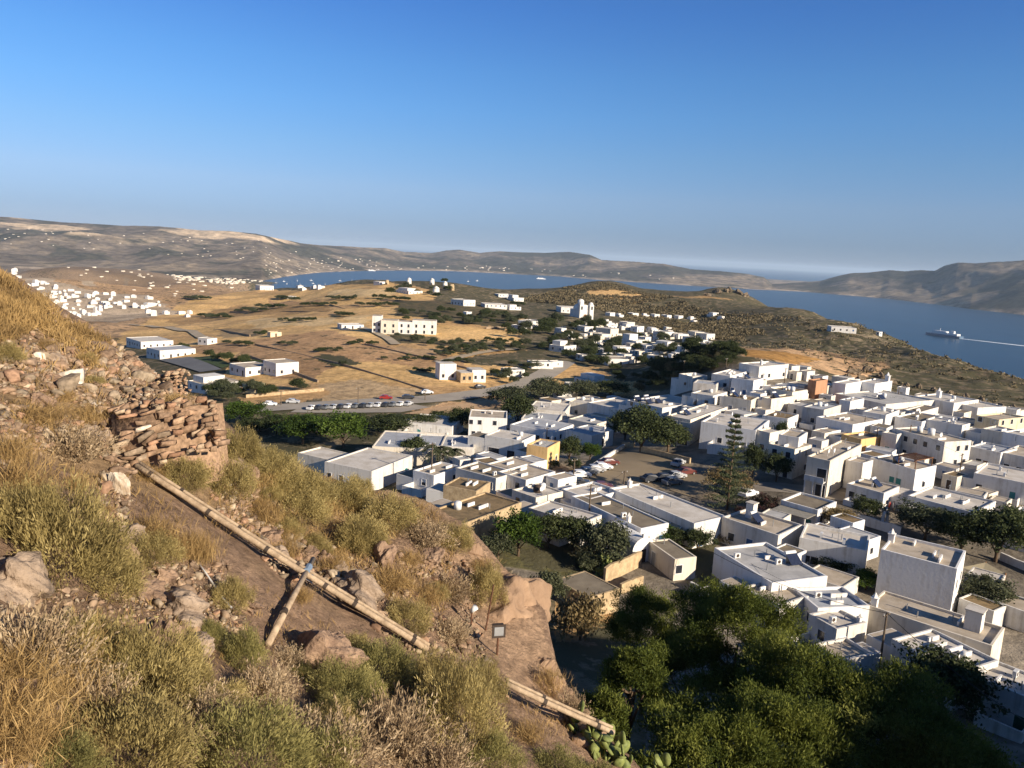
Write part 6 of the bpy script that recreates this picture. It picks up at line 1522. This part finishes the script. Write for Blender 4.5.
def _rub():
    m, nt, b = RUB, RUB.node_tree, RUB.node_tree.nodes['Principled BSDF']; b.inputs['Roughness'].default_value = .95; b.inputs['Specular IOR Level'].default_value = .08
    at = nt.nodes.new('ShaderNodeVertexColor'); at.layer_name = 'Col'; geo = nt.nodes.new('ShaderNodeNewGeometry'); n = nt.nodes.new('ShaderNodeTexNoise'); n.inputs['Scale'].default_value = 14; n.inputs['Detail'].default_value = 7
    nt.links.new(geo.outputs['Position'], n.inputs['Vector']); mr = nt.nodes.new('ShaderNodeMapRange'); mr.inputs[1].default_value = .3; mr.inputs[2].default_value = .7; mr.inputs[3].default_value = .6; mr.inputs[4].default_value = 1.3; nt.links.new(n.outputs['Fac'], mr.inputs[0])
    mx = nt.nodes.new('ShaderNodeVectorMath'); mx.operation = 'SCALE'; nt.links.new(at.outputs['Color'], mx.inputs[0]); nt.links.new(mr.outputs[0], mx.inputs[3]); nt.links.new(mx.outputs[0], b.inputs['Base Color'])
    bp = nt.nodes.new('ShaderNodeBump'); bp.inputs['Strength'].default_value = .5; bp.inputs['Distance'].default_value = .03; nt.links.new(n.outputs['Fac'], bp.inputs['Height']); nt.links.new(bp.outputs[0], b.inputs['Normal'])
_rub()
def stone_cols(rs, n, red=.0):
    pal = np.array([(.36, .235, .155), (.40, .275, .185), (.30, .20, .135), (.42, .32, .225), (.36, .215, .14), (.27, .185, .13), (.33, .25, .18)]); c = pal[rs.randint(len(pal), size=n)] * rs.uniform(.6, 1.1, (n, 1)) * np.array([.92, .95, .93])
    wh = rs.uniform(size=n) < .008; c[wh] = (.6, .52, .42)
    return c * np.array([1 + red, 1, 1 - red * .6])
def near_pts(polys, n, seed):
    """Random points on the near slope inside outlines traced in the photograph."""
    rs = np.random.RandomState(seed); out = []
    tot = sum(w for _, w in polys)
    for poly, w in polys:
        pw = []
        for q in poly:
            h = hit_near(*q)
            if h is None: h = at_dist(q[0], q[1], 20)
            pw.append(h[:2])
        P = np.array(pw); k = int(n * w / tot); x = rs.uniform(P[:, 0].min(), P[:, 0].max(), k * 8); y = rs.uniform(P[:, 1].min(), P[:, 1].max(), k * 8); m = in_poly(x, y, pw)
        out.append(np.c_[x[m], y[m]][:k])
    return np.concatenate(out)
rs_ = np.random.RandomState(21)
Q = near_pts([([(0,345),(60,340),(110,345),(165,385),(212,404),(205,412),(120,412),(60,400),(0,395)], 4.2), ([(0,400),(120,412),(130,470),(60,440),(0,470)], 1.0), ([(100,470),(130,470),(130,560),(230,560),(250,640),(160,660),(90,600)], 1.6), ([(240,505),(330,545),(345,590),(270,570)], 1.2), ([(0,560),(90,600),(160,660),(0,680)], .7), ([(0,690),(60,700),(50,768),(0,768)], .5), ([(200,470),(260,470),(300,520),(230,530)], .5), ([(0,300),(100,335),(0,345)], .25), ([(330,560),(470,560),(500,700),(380,640)], .7)], 15000, 5)
dq = np.hypot(Q[:, 0], Q[:, 1]); S = np.exp(rs_.normal(-3.4, .6, len(Q))) * np.clip(dq / 13, .65, 1.35)
Pz = np.c_[Q, near_z(Q[:, 0], Q[:, 1]) + S * .25]
V, Fq = stones_np(Pz, S, rs_); me = mesh_np('rubble', V, Fq, RUB); set_col(me, np.c_[np.repeat(stone_cols(rs_, len(Q)), len(SR[0]), 0), np.ones(len(V))])
tag(link('rubble', me), 'loose brown rubble strewn over the castle slope', 'rubble', kind='stuff')

def stone_wall():
    """Ruined wall of reddish stones: courses of irregular blocks bedded in earth mortar."""
    A = at_dist(113, 478, 13.2); B = at_dist(219, 446, 13.7); A2 = at_dist(110, 414, 14.3); B2 = at_dist(213, 404, 14.4)
    rs = np.random.RandomState(33); P = []; S = []; an = []
    V = []; Fq = []; cols = []; ex = (B - A) / np.linalg.norm(B - A); rows = 15
    hf = np.array([(0,2,1),(0,3,2),(4,5,6),(4,6,7),(0,1,5),(0,5,4),(1,2,6),(1,6,5),(2,3,7),(2,7,6),(3,0,4),(3,4,7)])
    def block(p, w, hh, dp, ax, ay):
        q = np.array([(-w,-dp,-hh),(w,-dp,-hh),(w,dp,-hh),(-w,dp,-hh),(-w,-dp,hh),(w,-dp,hh),(w,dp,hh),(-w,dp,hh)]) * rs.uniform(.5, 1.1, (8, 3)); a = rs.normal() * .2
        q = np.c_[q[:, 0] * math.cos(a) - q[:, 2] * math.sin(a), q[:, 1], q[:, 0] * math.sin(a) + q[:, 2] * math.cos(a)]
        Fq.append(hf + 8 * len(V)); V.append(p + np.outer(q[:, 0], ax) + np.outer(q[:, 1], ay) + np.outer(q[:, 2], (0, 0, 1)))
        cols.append(np.repeat(stone_cols(rs, 1, .05) * .95, 8, 0))
    ey = np.array([-ex[1], ex[0], 0]); ey /= np.linalg.norm(ey)
    for r in range(rows):
        v = (r + .5) / rows; L0 = A + (A2 - A) * v; L1 = B + (B2 - B) * v; ln = np.linalg.norm(L1 - L0); u = rs.uniform(0, .1)
        while u < ln:
            w = rs.uniform(.05, .16)
            if rs.uniform() > .42 + .25 * (r > rows - 3): block(L0 + (L1 - L0) * ((u + w) / ln) + np.array([0, 0, rs.normal() * .028]) + ey * rs.normal() * .016, w, .044 * rs.uniform(.6, 1.6), .045, ex, ey)
            u += 2 * w * 1.02
        for k in range(4): block(L1 + ey * (.05 + .12 * k) + np.array([0, 0, rs.normal() * .02]), .06, .044 * rs.uniform(.7, 1.2), .06, ex, ey)
    for k in range(40): block(A2 + (B2 - A2) * rs.uniform(-.05, 1) + ey * rs.uniform(0, .5) + np.array([0, 0, rs.uniform(-.03, .06)]), rs.uniform(.04, .12), rs.uniform(.03, .06), rs.uniform(.04, .09), ex, ey)
    V = np.concatenate(V); Fq = np.concatenate(Fq); col = np.concatenate(cols)
    c0 = len(V); nn = np.array([0, .035, -.02]); core = [A + nn + (0, 0, -.5), B + nn + (0, 0, -.6), B2 + nn, A2 + nn, A + nn + (0, .45, -.5), B + nn + (0, .45, -.6), B2 + nn + (0, .42, -.05), A2 + nn + (0, .42, 0)]
    cf = np.array([(0, 1, 2), (0, 2, 3), (3, 2, 6), (3, 6, 7), (1, 5, 6), (1, 6, 2), (0, 3, 7), (0, 7, 4)]) + c0
    V = np.r_[V, np.array(core)]; Fq = np.r_[Fq, cf]; col = np.r_[col, np.tile((.31, .205, .13), (8, 1))]
    me = mesh_np('wall_stones', V, Fq, RUB); set_col(me, np.c_[np.clip(col, .02, 1), np.ones(len(V))])
    t = thing('stone_wall', 'ruined wall of reddish stones standing out of the slope', 'wall', A)
    o = link('stonework', me, t); o.location = -Vector(A)
    q = Vector(at_dist(120, 484, 12.3)) - Vector(A); pm = link('lime_patch', rock_mesh('lime', 5, LIME, 4, .9, (1, .5, 1.2)), t); pm.location = q; pm.scale = (.17, .10, .24)
stone_wall()
def cairn():
    rs = np.random.RandomState(8); p0 = at_dist(171, 392, 17.0); P = []; S = []
    for z in range(7):
        for k in range(34): P.append(p0 + np.array([rs.normal() * .15 * (1.25 - z * .07), rs.normal() * .14, z * .085 - .1])); S.append(rs.uniform(.04, .09))
    V, Fq = stones_np(P, S, rs); me = mesh_np('cairn', V, Fq, RUB); set_col(me, np.c_[np.repeat(stone_cols(rs, len(P), .05) * 1.15, len(SR[0]), 0), np.ones(len(V))])
    tag(link('wall_stump', me), 'pale stump of broken masonry on the slope edge', 'wall stump')
cairn()

# pipes and fittings
PIPE = mat('weathered yellowed pipe', (.47, .36, .24), (.25, .18, .115), 7, .75, .3, 24, coord='World'); BAND = mat('dark pipe band', (.06, .045, .035), None, 6, .8); RUST = mat('rusty iron', (.16, .075, .04), (.08, .04, .025), 9, .9)
def line_near(a, b, lift, n=9):
    pts = [Vector(hit_near(a[0] + (b[0] - a[0]) * k / n, a[1] + (b[1] - a[1]) * k / n)) for k in range(n + 1)]
    A, B = pts[0], pts[-1]; need = max(max((p.z - (A.z + (B.z - A.z) * k / n)) for k, p in enumerate(pts)) * .8, 0)
    return A + Vector((0, 0, lift + need)), B + Vector((0, 0, lift + need))
def pipe(a, b, lift, r, label, nb, off=0.0, bend=0.02):
    A, B = line_near(a, b, lift); dirv = (B - A).normalized(); side = dirv.cross(Vector((0, 0, 1))).normalized(); A = A + side * off; B = B + side * off
    t = thing('pipe', label, 'pipe', A); pts = [(B - A) * (k / 10) + Vector((0, 0, -bend * math.sin(math.pi * k / 10) * (B - A).length * .25)) for k in range(11)]
    MB().tube(pts, r, 14).build('tube', PIPE, t, True)
    for k in range(nb):
        c = (B - A) * ((k + .6) / nb); i = min(int((k + .6) / nb * 10), 9); c = pts[i].lerp(pts[i + 1], .5); MB().tube([c - dirv * .03, c + dirv * .03], r * 1.16, 14).build('band', BAND, t)
    return A, B
pA, pB = pipe((136,474), (428,658), .14, .047, 'long thick yellowed pipe running down the slope', 6)
pipe((136,474), (428,658), .17, .027, 'thinner pipe lying along the upper side of the long thick pipe', 5, -.085)
pipe((505,704), (612,752), .30, .043, 'lower thick pipe length coming out under the shrub', 2)
pipe((505,704), (612,752), .34, .025, 'lower thin pipe along the rock foot', 2, -.08)
def prop():
    a = Vector(hit_near(268, 648)) + Vector((0, 0, .1)); b = Vector(hit_near(313, 577)) + Vector((0, 0, .32)); t = thing('prop_pole', 'short round pole propping the pipes, tied with blue rope', 'pole', a)
    MB().tube([Vector((0, 0, -.05)), b - a], .045, 12).build('shaft', PIPE, t, True)
    d = (b - a); BL = mat('blue rope', (.19, .26, .35), None, 20, .8)
    MB().tube([d * .80, d * .88], .062, 10).add([tuple(d * .82 + Vector((.02, -.08, 0))), tuple(d * .82 + Vector((.14, -.1, -.02))), tuple(d * .82 + Vector((.12, -.1, -.16))), tuple(d * .82 + Vector((.0, -.09, -.1)))], [(0, 1, 2, 3)]).build('rope', BL, t)
    MB().tube([d * .28, d * .31], .052, 10).build('band', BAND, t)
prop()
def floodlight():
    p = Vector(hit_near(497, 655)); p2 = at_dist(497, 630, math.hypot(p.x, p.y)); t = thing('floodlight', 'square floodlight on a stake facing up the slope', 'floodlight', p)
    h = p2[2] - p.z; K = BAND
    MB().tube([(0, 0, -.1), (0, 0, h - .12)], .02, 8).build('stake', RUST, t)
    b = MB().box(-.10, .10, -.04, .07, h - .10, h + .10).box(-.125, .125, -.055, -.041, h - .125, h + .125).build('housing', K, t)
    MB().box(-.085, .085, -.062, -.0552, h - .08, h + .085).build('glass', mat('lamp glass', (.34, .35, .35), (.2, .2, .2), 4, .15, spec=.6), b)
    t.rotation_euler = (0, 0, .25)
floodlight()
def spot():
    p = Vector(hit_near(471, 628)); d = math.hypot(p.x, p.y); s = d / F; t = thing('garden_spotlight', 'small white cone spotlight on a thin stake', 'spotlight', p)
    MB().tube([(0, 0, -.1), (0, 0, 20 * s)], .016, 8).build('stake', RUST, t)
    MB().tube([(-.02, 0, 18 * s), (.07, -.03, 25 * s)], .03, 12, .06).build('lamp_cone', STEEL, t, True)
spot()
def rod():
    p = Vector(hit_near(485, 630)); s = math.hypot(p.x, p.y) / F; t = thing('iron_rod', 'rusty iron rod stuck upright beside the floodlight', 'rod', p)
    MB().tube([(0, 0, -.1), (.12, 0, 52 * s)], .016, 7).build('shaft', RUST, t)
rod()
HOSE = mat('white hose', (.62, .60, .55), None, 8, .5)
def hose(pts, label):
    P_ = [Vector(hit_near(*q)) + Vector((0, 0, .07)) for q in pts]; tag(MB().tube(P_, .013, 7).build('hose', HOSE, None, True), label, 'hose')
hose([(200,570),(206,578),(214,590),(222,602),(232,613)], 'white hose lying down the slope below the pipe'); hose([(96,536),(106,541),(118,546)], 'short white hose end above the rubble'); hose([(322,668),(335,667),(352,664)], 'short white hose end below the smooth boulder')

# shrubs
LEAF['oliveshrub'] = leafmat('olive shrub leaves', (.24, .19, .075), (.43, .345, .14), (.60, .49, .22), 1.6, .4)
LEAF['greenshrub'] = leafmat('green shrub leaves', (.16, .15, .055), (.31, .275, .10), (.46, .40, .16), 1.6, .4)
LEAF['greybrush'] = leafmat('dry grey brush', (.24, .17, .10), (.42, .315, .19), (.60, .475, .31), 1.6, .3)
LEAF['gold'] = leafmat('golden dry grass', (.25, .165, .07), (.44, .295, .12), (.60, .43, .20), 1.4, .35)
def shrub_mesh(kind, seed):
    rs = np.random.RandomState(seed)
    if kind in ('olive', 'green'):
        nc, nl = 280, 54; d = rs.normal(size=(nc, 3)); d[:, 2] = np.abs(d[:, 2]) * .9 - .05; d /= np.linalg.norm(d, axis=1)[:, None]
        lob = 1 + .25 * np.sin(d[:, 0] * 5 + seed) * np.cos(d[:, 1] * 4 + seed); r = rs.uniform(.35, 1, nc) ** .5 * lob; c = d * r[:, None] * np.array([1, 1, .8]); c[:, 2] += .08
        k = np.repeat(np.arange(nc), nl); off = rs.normal(size=(nc * nl, 3)) * .085; up = d[k] + np.array([0, 0, .55]); up /= np.linalg.norm(up, axis=1)[:, None]
        return foliage_mesh('shrub', *leaf_cloud(rs, c[k] + off + up * rs.uniform(0, .12, nc * nl)[:, None], rs.uniform(.045, .11, nc * nl), .2, up, (rs.normal(size=nc) * .12)[k] + rs.normal(size=nc * nl) * .06), LEAF['oliveshrub' if kind == 'olive' else 'greenshrub'])
    if kind == 'grey':
        ns, nl = 380, 20; d = rs.normal(size=(ns, 3)) * np.array([.75, .75, 0]) + np.array([0, 0, 1.0]); d[:, 2] *= rs.uniform(.5, 1.1, ns); d /= np.linalg.norm(d, axis=1)[:, None]; L = rs.uniform(.6, 1.1, ns); base = rs.normal(size=(ns, 3)) * np.array([.22, .22, 0])
        k = np.repeat(np.arange(ns), nl); u = np.tile(np.linspace(.15, 1, nl), ns); c = base[k] + d[k] * (L[k] * u)[:, None] + rs.normal(size=(ns * nl, 3)) * .014 * (1 + u[:, None]); c[:, 2] -= .12 * u ** 2
        return foliage_mesh('shrub', *leaf_cloud(rs, c, .05 + .05 * u, .26, d[k], (rs.normal(size=ns) * .13)[k] + u * .12 - .06), LEAF['greybrush'])
    ns = 900; d = rs.normal(size=(ns, 3)) * np.array([.45, .45, 0]) + np.array([0, 0, 1.0]); d /= np.linalg.norm(d, axis=1)[:, None]; L = rs.uniform(.4, 1, ns); b = rs.normal(size=(ns, 3)) * np.array([.45, .45, 0])
    c = np.concatenate([b + d * (L * .3)[:, None], b + d * (L * .75)[:, None] + np.c_[d[:, :2], np.zeros(ns)] * .1]); dd = np.concatenate([d, d + np.c_[d[:, :2] * .6, np.zeros(ns)]]); LL = np.concatenate([L * .62, L * .55])
    return foliage_mesh('shrub', *leaf_cloud(rs, c, LL, .035, dd, np.tile(rs.normal(size=ns) * .14, 2)), LEAF['gold'])
SH = {k: [shrub_mesh(k, 90 + i * 7 + j) for i in range(3)] for j, k in enumerate(['olive', 'green', 'grey', 'gold'])}
KN = {'olive': ('shrub', 'shrub'), 'green': ('shrub', 'shrub'), 'grey': ('dry_shrub', 'shrub'), 'gold': ('grass_tuft', 'grass tuft')}
def shrub(px, py, w, h, kind, label, group=None, p=None):
    if p is None: p = hit_near(px, py)
    if p is None: return
    s = w / F * math.hypot(p[0], p[1]) / 2; rr = random.Random(int(px * 5 + py * 3)); nm, ct = KN[kind]
    o = link(nm, SH[kind][rr.randrange(3)]); o.location = (p[0], p[1], p[2] - .03); o.rotation_euler = (0, 0, rr.uniform(0, 6.28)); o.scale = (s / 1.05, s / 1.05, h / F * math.hypot(p[0], p[1]) / .95 * (.75 if kind == 'gold' else .92))
    return tag(o, label, ct, group)
SL = [(150,478,30,20,'gold','small golden tuft at the foot of the ruined wall'),(176,404,34,18,'gold','dry tuft growing on top of the ruined wall'),(206,462,30,24,'olive','olive shrub against the right end of the ruined wall'),(62,566,112,78,'olive','large yellow green shrub left of the hose end'),(30,535,70,52,'olive','yellow green shrub at the left edge, above the boulder'),(112,590,66,44,'olive','olive shrub trailing beside the rubble'),
 (185,486,50,30,'olive','olive shrub at the wall foot where the pipe starts'),(226,492,54,36,'olive','olive shrub below the right end of the wall'),(240,462,44,36,'olive','sunlit shrub on the hill edge right of the wall'),(272,482,58,36,'olive','shrub on the hill edge beside the shed roof'),(308,500,56,34,'olive','shrub on the hill edge below the big shed'),(345,506,56,32,'olive','round shrub on the hill edge left of the stone ruins'),(300,520,64,34,'olive','shrub under the hill edge in the middle'),
 (262,520,50,30,'gold','golden tuft beside the hill edge shrubs'),(390,524,64,32,'olive','olive shrub at the hill edge near the dirt roofs'),(425,545,60,34,'grey','dry brown shrub at the hill edge by the ruin'),(360,545,56,34,'olive','olive shrub in the middle of the slope top'),(455,545,44,26,'olive','small shrub at the bend of the hill edge'),
 (135,700,116,80,'olive','big yellow green shrub in the lower left middle'),(178,690,70,60,'olive','yellow green shrub right of the big lower left one'),(105,668,50,36,'olive','small shrub above the big lower left one'),(125,775,150,80,'olive','wide yellow shrub at the bottom edge left'),(238,775,140,76,'green','greener shrub at the bottom edge beside the wide yellow one'),(62,775,80,44,'green','green shrub in the bottom left corner'),
 (244,664,46,42,'green','green shrub right of the brown path of earth'),(232,606,40,34,'olive','olive shrub beside the hose'),(210,640,30,24,'green','small green shrub at the hose foot'),(338,700,76,44,'green','green shrub below the smooth boulder'),(378,680,78,46,'green','green shrub below the middle of the pipe'),(352,655,40,26,'olive','small olive shrub touching the pipe underside'),
 (458,735,92,92,'olive','tall olive shrub in front of the bare rock'),(435,690,60,48,'olive','olive shrub at the lower end of the long pipe'),(480,700,54,50,'olive','yellow shrub under the floodlight'),(408,628,56,34,'olive','olive shrub just above the pipe'),(452,640,50,36,'grey','dry shrub left of the spotlight'),(316,775,100,52,'green','dark green shrub at the bottom edge middle'),
 (30,672,112,84,'grey','grey brown brush of thin stalks at the left edge'),(72,650,70,50,'grey','pale feathery brush right of the grey brown brush'),(262,706,80,56,'grey','feathery dry brush beside the green shrub in the lower middle'),(335,770,132,84,'grey','large feathery dry brush at the bottom edge'),(396,752,110,88,'grey','tall feathery dry brush right of the large one'),(436,778,110,60,'grey','feathery dry brush at the bottom edge towards the rock'),(290,742,80,52,'grey','dry brush in shade above the large feathery one'),(215,735,56,50,'grey','small dry brush with pale tips at the bottom middle'),
 (76,458,70,40,'grey','dense grey dry bush on the terrace left of the wall'),(452,600,56,36,'grey','grey dry bush high on the slope above the pipe'),(488,600,40,44,'olive','thin olive shrub against the rock by the iron rod'),(20,494,56,52,'gold','golden grass tuft at the left edge under the terrace'),(12,462,44,40,'gold','golden grass tuft left of the grey dry bush'),(200,560,38,46,'gold','upright golden grass right under the pipe'),(152,540,54,38,'gold','golden grass below the lime patch'),(185,556,40,40,'gold','golden grass beside the upright one under the pipe'),
 (392,585,56,30,'gold','orange grass on the slope above the pipe'),(428,600,40,26,'gold','orange grass by the grey dry bush'),(36,420,60,26,'gold','golden grass at the front of the terrace'),(90,420,44,24,'gold','golden grass on the terrace towards the wall'),(24,710,64,56,'gold','orange grass in the lower left'),(12,750,50,40,'gold','orange grass tuft by the flat pale stone'),(528,738,44,28,'gold','orange grass under the lower pipe'),(285,556,36,30,'gold','golden tuft by the rubble patch'),(480,570,34,20,'gold','orange tuft on the crest of the bare rock'),(300,600,30,26,'gold','golden tuft behind the leaning prop'),(250,700,44,40,'gold','orange dry grass beside the boulder'),
 (570,722,44,46,'grey','dry shrub in the gap right of the rock slab'),(548,690,34,40,'gold','orange dry shrub wedged below the bulging rock'),(490,772,80,44,'green','dark shaded shrub below the tall olive shrub'),(556,782,80,36,'green','green leafy shrub at the bottom edge left of the cactus'),(600,790,60,30,'green','green leafy shrub at the bottom edge under the cactus'),(690,790,90,46,'green','green leafy shrub at the bottom edge right of the cactus')]
for q in SL: shrub(*q)
rr = random.Random(17); k = 0
AREA = [([(225,445),(330,476),(440,514),(455,545),(440,600),(380,590),(300,560),(215,520)], 30, ['olive', 'olive', 'grey', 'gold', 'gold']), ([(230,620),(300,660),(420,670),(440,720),(300,768),(190,768),(180,700)], 12, ['olive', 'green', 'grey', 'grey']), ([(0,480),(120,480),(210,560),(230,620),(110,560),(0,560)], 8, ['olive', 'gold', 'olive', 'grey']), ([(0,600),(100,640),(110,768),(0,768)], 16, ['olive', 'grey', 'gold']), ([(0,275),(100,340),(130,400),(60,405),(0,395)], 8, ['gold', 'gold', 'olive'])]
for poly, n, kinds in AREA:
    i = 0
    while i < n:
        x = rr.uniform(0, 520); y = rr.uniform(270, 768)
        if not in_poly(np.array([x]), np.array([y]), poly)[0]: continue
        p = hit_near(x, y); d = math.hypot(p[0], p[1]); wm = rr.uniform(.32, .8); kd = rr.choice(kinds); w = wm / d * F
        shrub(x, y, w, w * rr.uniform(.45, .7) * (1.1 if kd == 'gold' else 1), kd, {'olive': 'yellow green shrublet among the stones of the near slope', 'green': 'green shrublet low on the near slope', 'grey': 'dry feathery shrublet on the near slope', 'gold': 'small tuft of golden grass on the near slope'}[kd], {'olive': 'shrublets on the slope', 'green': 'shrublets on the slope', 'grey': 'dry shrublets on the slope', 'gold': 'grass tufts on the slope'}[kd], p); i += 1

# dry grass: blades nobody could count
Q = near_pts([([(-20,262),(50,298),(100,333),(130,372),(90,372),(40,330),(0,345),(-20,345)], 7.0), ([(0,345),(60,340),(160,390),(120,410),(0,400)], .35), ([(0,400),(120,412),(100,440),(0,450)], .5), ([(0,450),(130,470),(230,560),(200,640),(0,640)], .8), ([(220,450),(330,480),(440,516),(455,545),(440,640),(380,600),(200,520)], 3.2), ([(200,560),(420,660),(440,768),(0,768),(0,640)], 1.4), ([(480,680),(610,745),(600,768),(480,768)], .6)], 32000, 12)
rs_ = np.random.RandomState(4); keep = fbm(Q[:, 0] / .9, Q[:, 1] / .9, 3, 77) + .55 * rs_.uniform(size=len(Q)) > .16; Q = Q[keep]; n = len(Q); L = rs_.uniform(.06, .19, n) * np.clip(np.hypot(*Q.T) / 12, .6, 1.6)
up = rs_.normal(size=(n, 3)) * np.array([.4, .4, 0]) + np.array([.12, 0, 1.0]); up /= np.linalg.norm(up, axis=1)[:, None]
c = np.c_[Q, near_z(Q[:, 0], Q[:, 1])] + up * (L * .45)[:, None]
V, Fq, tn = leaf_cloud(rs_, c, L, .075, up, fbm(Q[:, 0] / 1.3, Q[:, 1] / 1.3, 3, 5) * .25)
tag(link('dry_grass', foliage_mesh('dry_grass', V, Fq, tn, LEAF['gold'])), 'dry golden grass over the castle slope', 'grass', kind='stuff')

# prickly pears
PEAR = leafmat('prickly pear pad', (.10, .125, .04), (.20, .225, .07), (.31, .32, .11), 3, 0.0, .5)
def _padmesh():
    pad = [(.5*math.cos(a) * (1 - .18*math.sin(a)) * .78, .5 + .5*math.sin(a)) for a in [2*math.pi*i/16 for i in range(16)]]; V = []; Fc = []
    V = [(x, .06, y) for x, y in pad] + [(x, -.06, y) for x, y in pad] + [(0, .12, .5), (0, -.12, .5)]
    for q in range(16):
        r = (q + 1) % 16; Fc += [(q, r, 32), (16 + r, 16 + q, 33), (r, q, 16 + q), (r, 16 + q, 16 + r)]
    return mesh_np('pad', V, Fc, PEAR, True)
PADM = _padmesh()
def cactus(p, wd, ht, n, label, seed, size=.21, slope=None):
    rs = np.random.RandomState(seed); t = thing('prickly_pear', label, 'cactus', p); cs = []; i = 0
    while i < n:
        if cs and rs.uniform() < .8: b = cs[rs.randint(len(cs))]; base = b[0] + b[1] * b[2] * .92
        else:
            base = np.array([rs.normal() * wd * .3, rs.normal() * wd * .22, -.02])
            if slope: base[2] += float(slope(np.array(p[0] + base[0]), np.array(p[1] + base[1]))) - p[2]
        i += 1
        if base[2] > ht * (1 if slope is None else 1.0): continue
        u = rs.normal(size=3) * .5 + np.array([0, 0, .75]); u /= np.linalg.norm(u); w = np.cross(u, rs.normal(size=3)); w /= np.linalg.norm(w); f = np.cross(u, w); L = size * rs.uniform(.8, 1.2); cs.append((base, u, L))
        o = link('pad', PADM, t); M4 = Matrix.Identity(4)
        for k_ in range(3): M4[k_][0] = w[k_] * L; M4[k_][1] = -f[k_] * L; M4[k_][2] = u[k_] * L; M4[k_][3] = base[k_]
        o.matrix_local = M4
p_ = hit_near(618, 757); cactus(p_, 1.3, .8, 99, 'prickly pear cactus with sunlit pads at the bottom edge', 3, .2, near_z)
p_ = hit(596, 572); cactus(p_, 5.0, 2.6, 95, 'grey green prickly pear by the garden wall of the orchard', 4, .62)

# garden walls in the old quarter
def gwall(a, b, h, m, label, th=.35):
    A = hit(*a, fn=lambda X, Y: valley_z(X, Y, False), t0=28.0, t1=3000.0); B = hit(*b, fn=lambda X, Y: valley_z(X, Y, False), t0=28.0, t1=3000.0); L = math.hypot(B[0] - A[0], B[1] - A[1]); o = MB(); n = 8
    vs = []; rr = random.Random(int(a[0]))
    for k in range(n + 1):
        x = L * k / n; zg = A[2] + (B[2] - A[2]) * k / n - A[2]; hh = h * rr.uniform(.93, 1.05); vs += [(x, -th/2, zg - 1), (x, th/2, zg - 1), (x, th/2, zg + hh), (x, -th/2, zg + hh)]
    fs = [(4*k+i, 4*k+(i+1) % 4, 4*k+4+(i+1) % 4, 4*k+4+i) for k in range(n) for i in range(4)] + [(3, 2, 1, 0), (4*n, 4*n+1, 4*n+2, 4*n+3)]
    o.add(vs, [f[::-1] for f in fs]); w = o.build('garden_wall', m); w.location = A; w.rotation_euler = (0, 0, math.atan2(B[1] - A[1], B[0] - A[0])); tag(w, label, 'wall')
gwall((604,583), (640,566), 2.2, WALL['s'], 'tan rubble wall closing the orchard on the right')
gwall((620,594), (642,585), 1.4, WALL['s'], 'low broken rubble wall beyond the stone hut')
gwall((552,592), (574,600), 1.6, WALL['s'], 'short rubble wall at the left end of the stone hut')
gwall((590,470), (624,448), 1.0, WALL['w'], 'white parapet wall behind the parked car row'); gwall((622,447), (634,448), 1.2, WALL['s'], 'low stone wall at the end of the lot')
gwall((640,452), (690,464), 1.3, WALL['s'], 'stone wall in shade along the trees of the lot')
gwall((246,398), (324,391), 1.1, WALL['s'], 'long field wall above the golden verge'); gwall((1000,560), (1060,585), 1.2, WALL['w'], 'white garden wall right of the boxy house')
gwall((846,520), (900,536), 1.6, WALL['w'], 'white yard wall beside the arched gate'); gwall((690,590), (735,612), 1.2, WALL['w'], 'white yard wall by the cistern')
gwall((938,585), (985,600), 1.0, WALL['s'], 'low stone wall in the garden of the boxy house')

DRYW = mat('dry stone field wall', (.36, .27, .18), (.20, .15, .10), .8, .95, .8, 2, coord='World')
for a_, b_, l_ in [((255,345),(345,366),'dark field wall crossing the brown field'),((345,366),(430,392),'field wall between the brown field and the golden strip'),((250,357),(318,382),'field wall along the left of the brown field'),((365,345),(440,362),'field wall below the hotel track'),((230,312),(330,312),'field wall across the golden plain'),((330,305),(372,318),'field wall from the golden plain to the hotel'),((440,342),(520,343),'field wall beneath the olive grove strip'),((486,328),(525,327),'short field wall between two golden strips'),((380,300),(440,303),'field wall under the windmill hill'),((190,325),(250,336),'field wall near the white farmhouse'),((445,364),(470,370),'short field wall left of the three-cube farmhouse'),((600,288),(660,303),'field wall across the golden patch on the far hill')]:
    gwall(a_, b_, 0.8, DRYW, l_, .5)
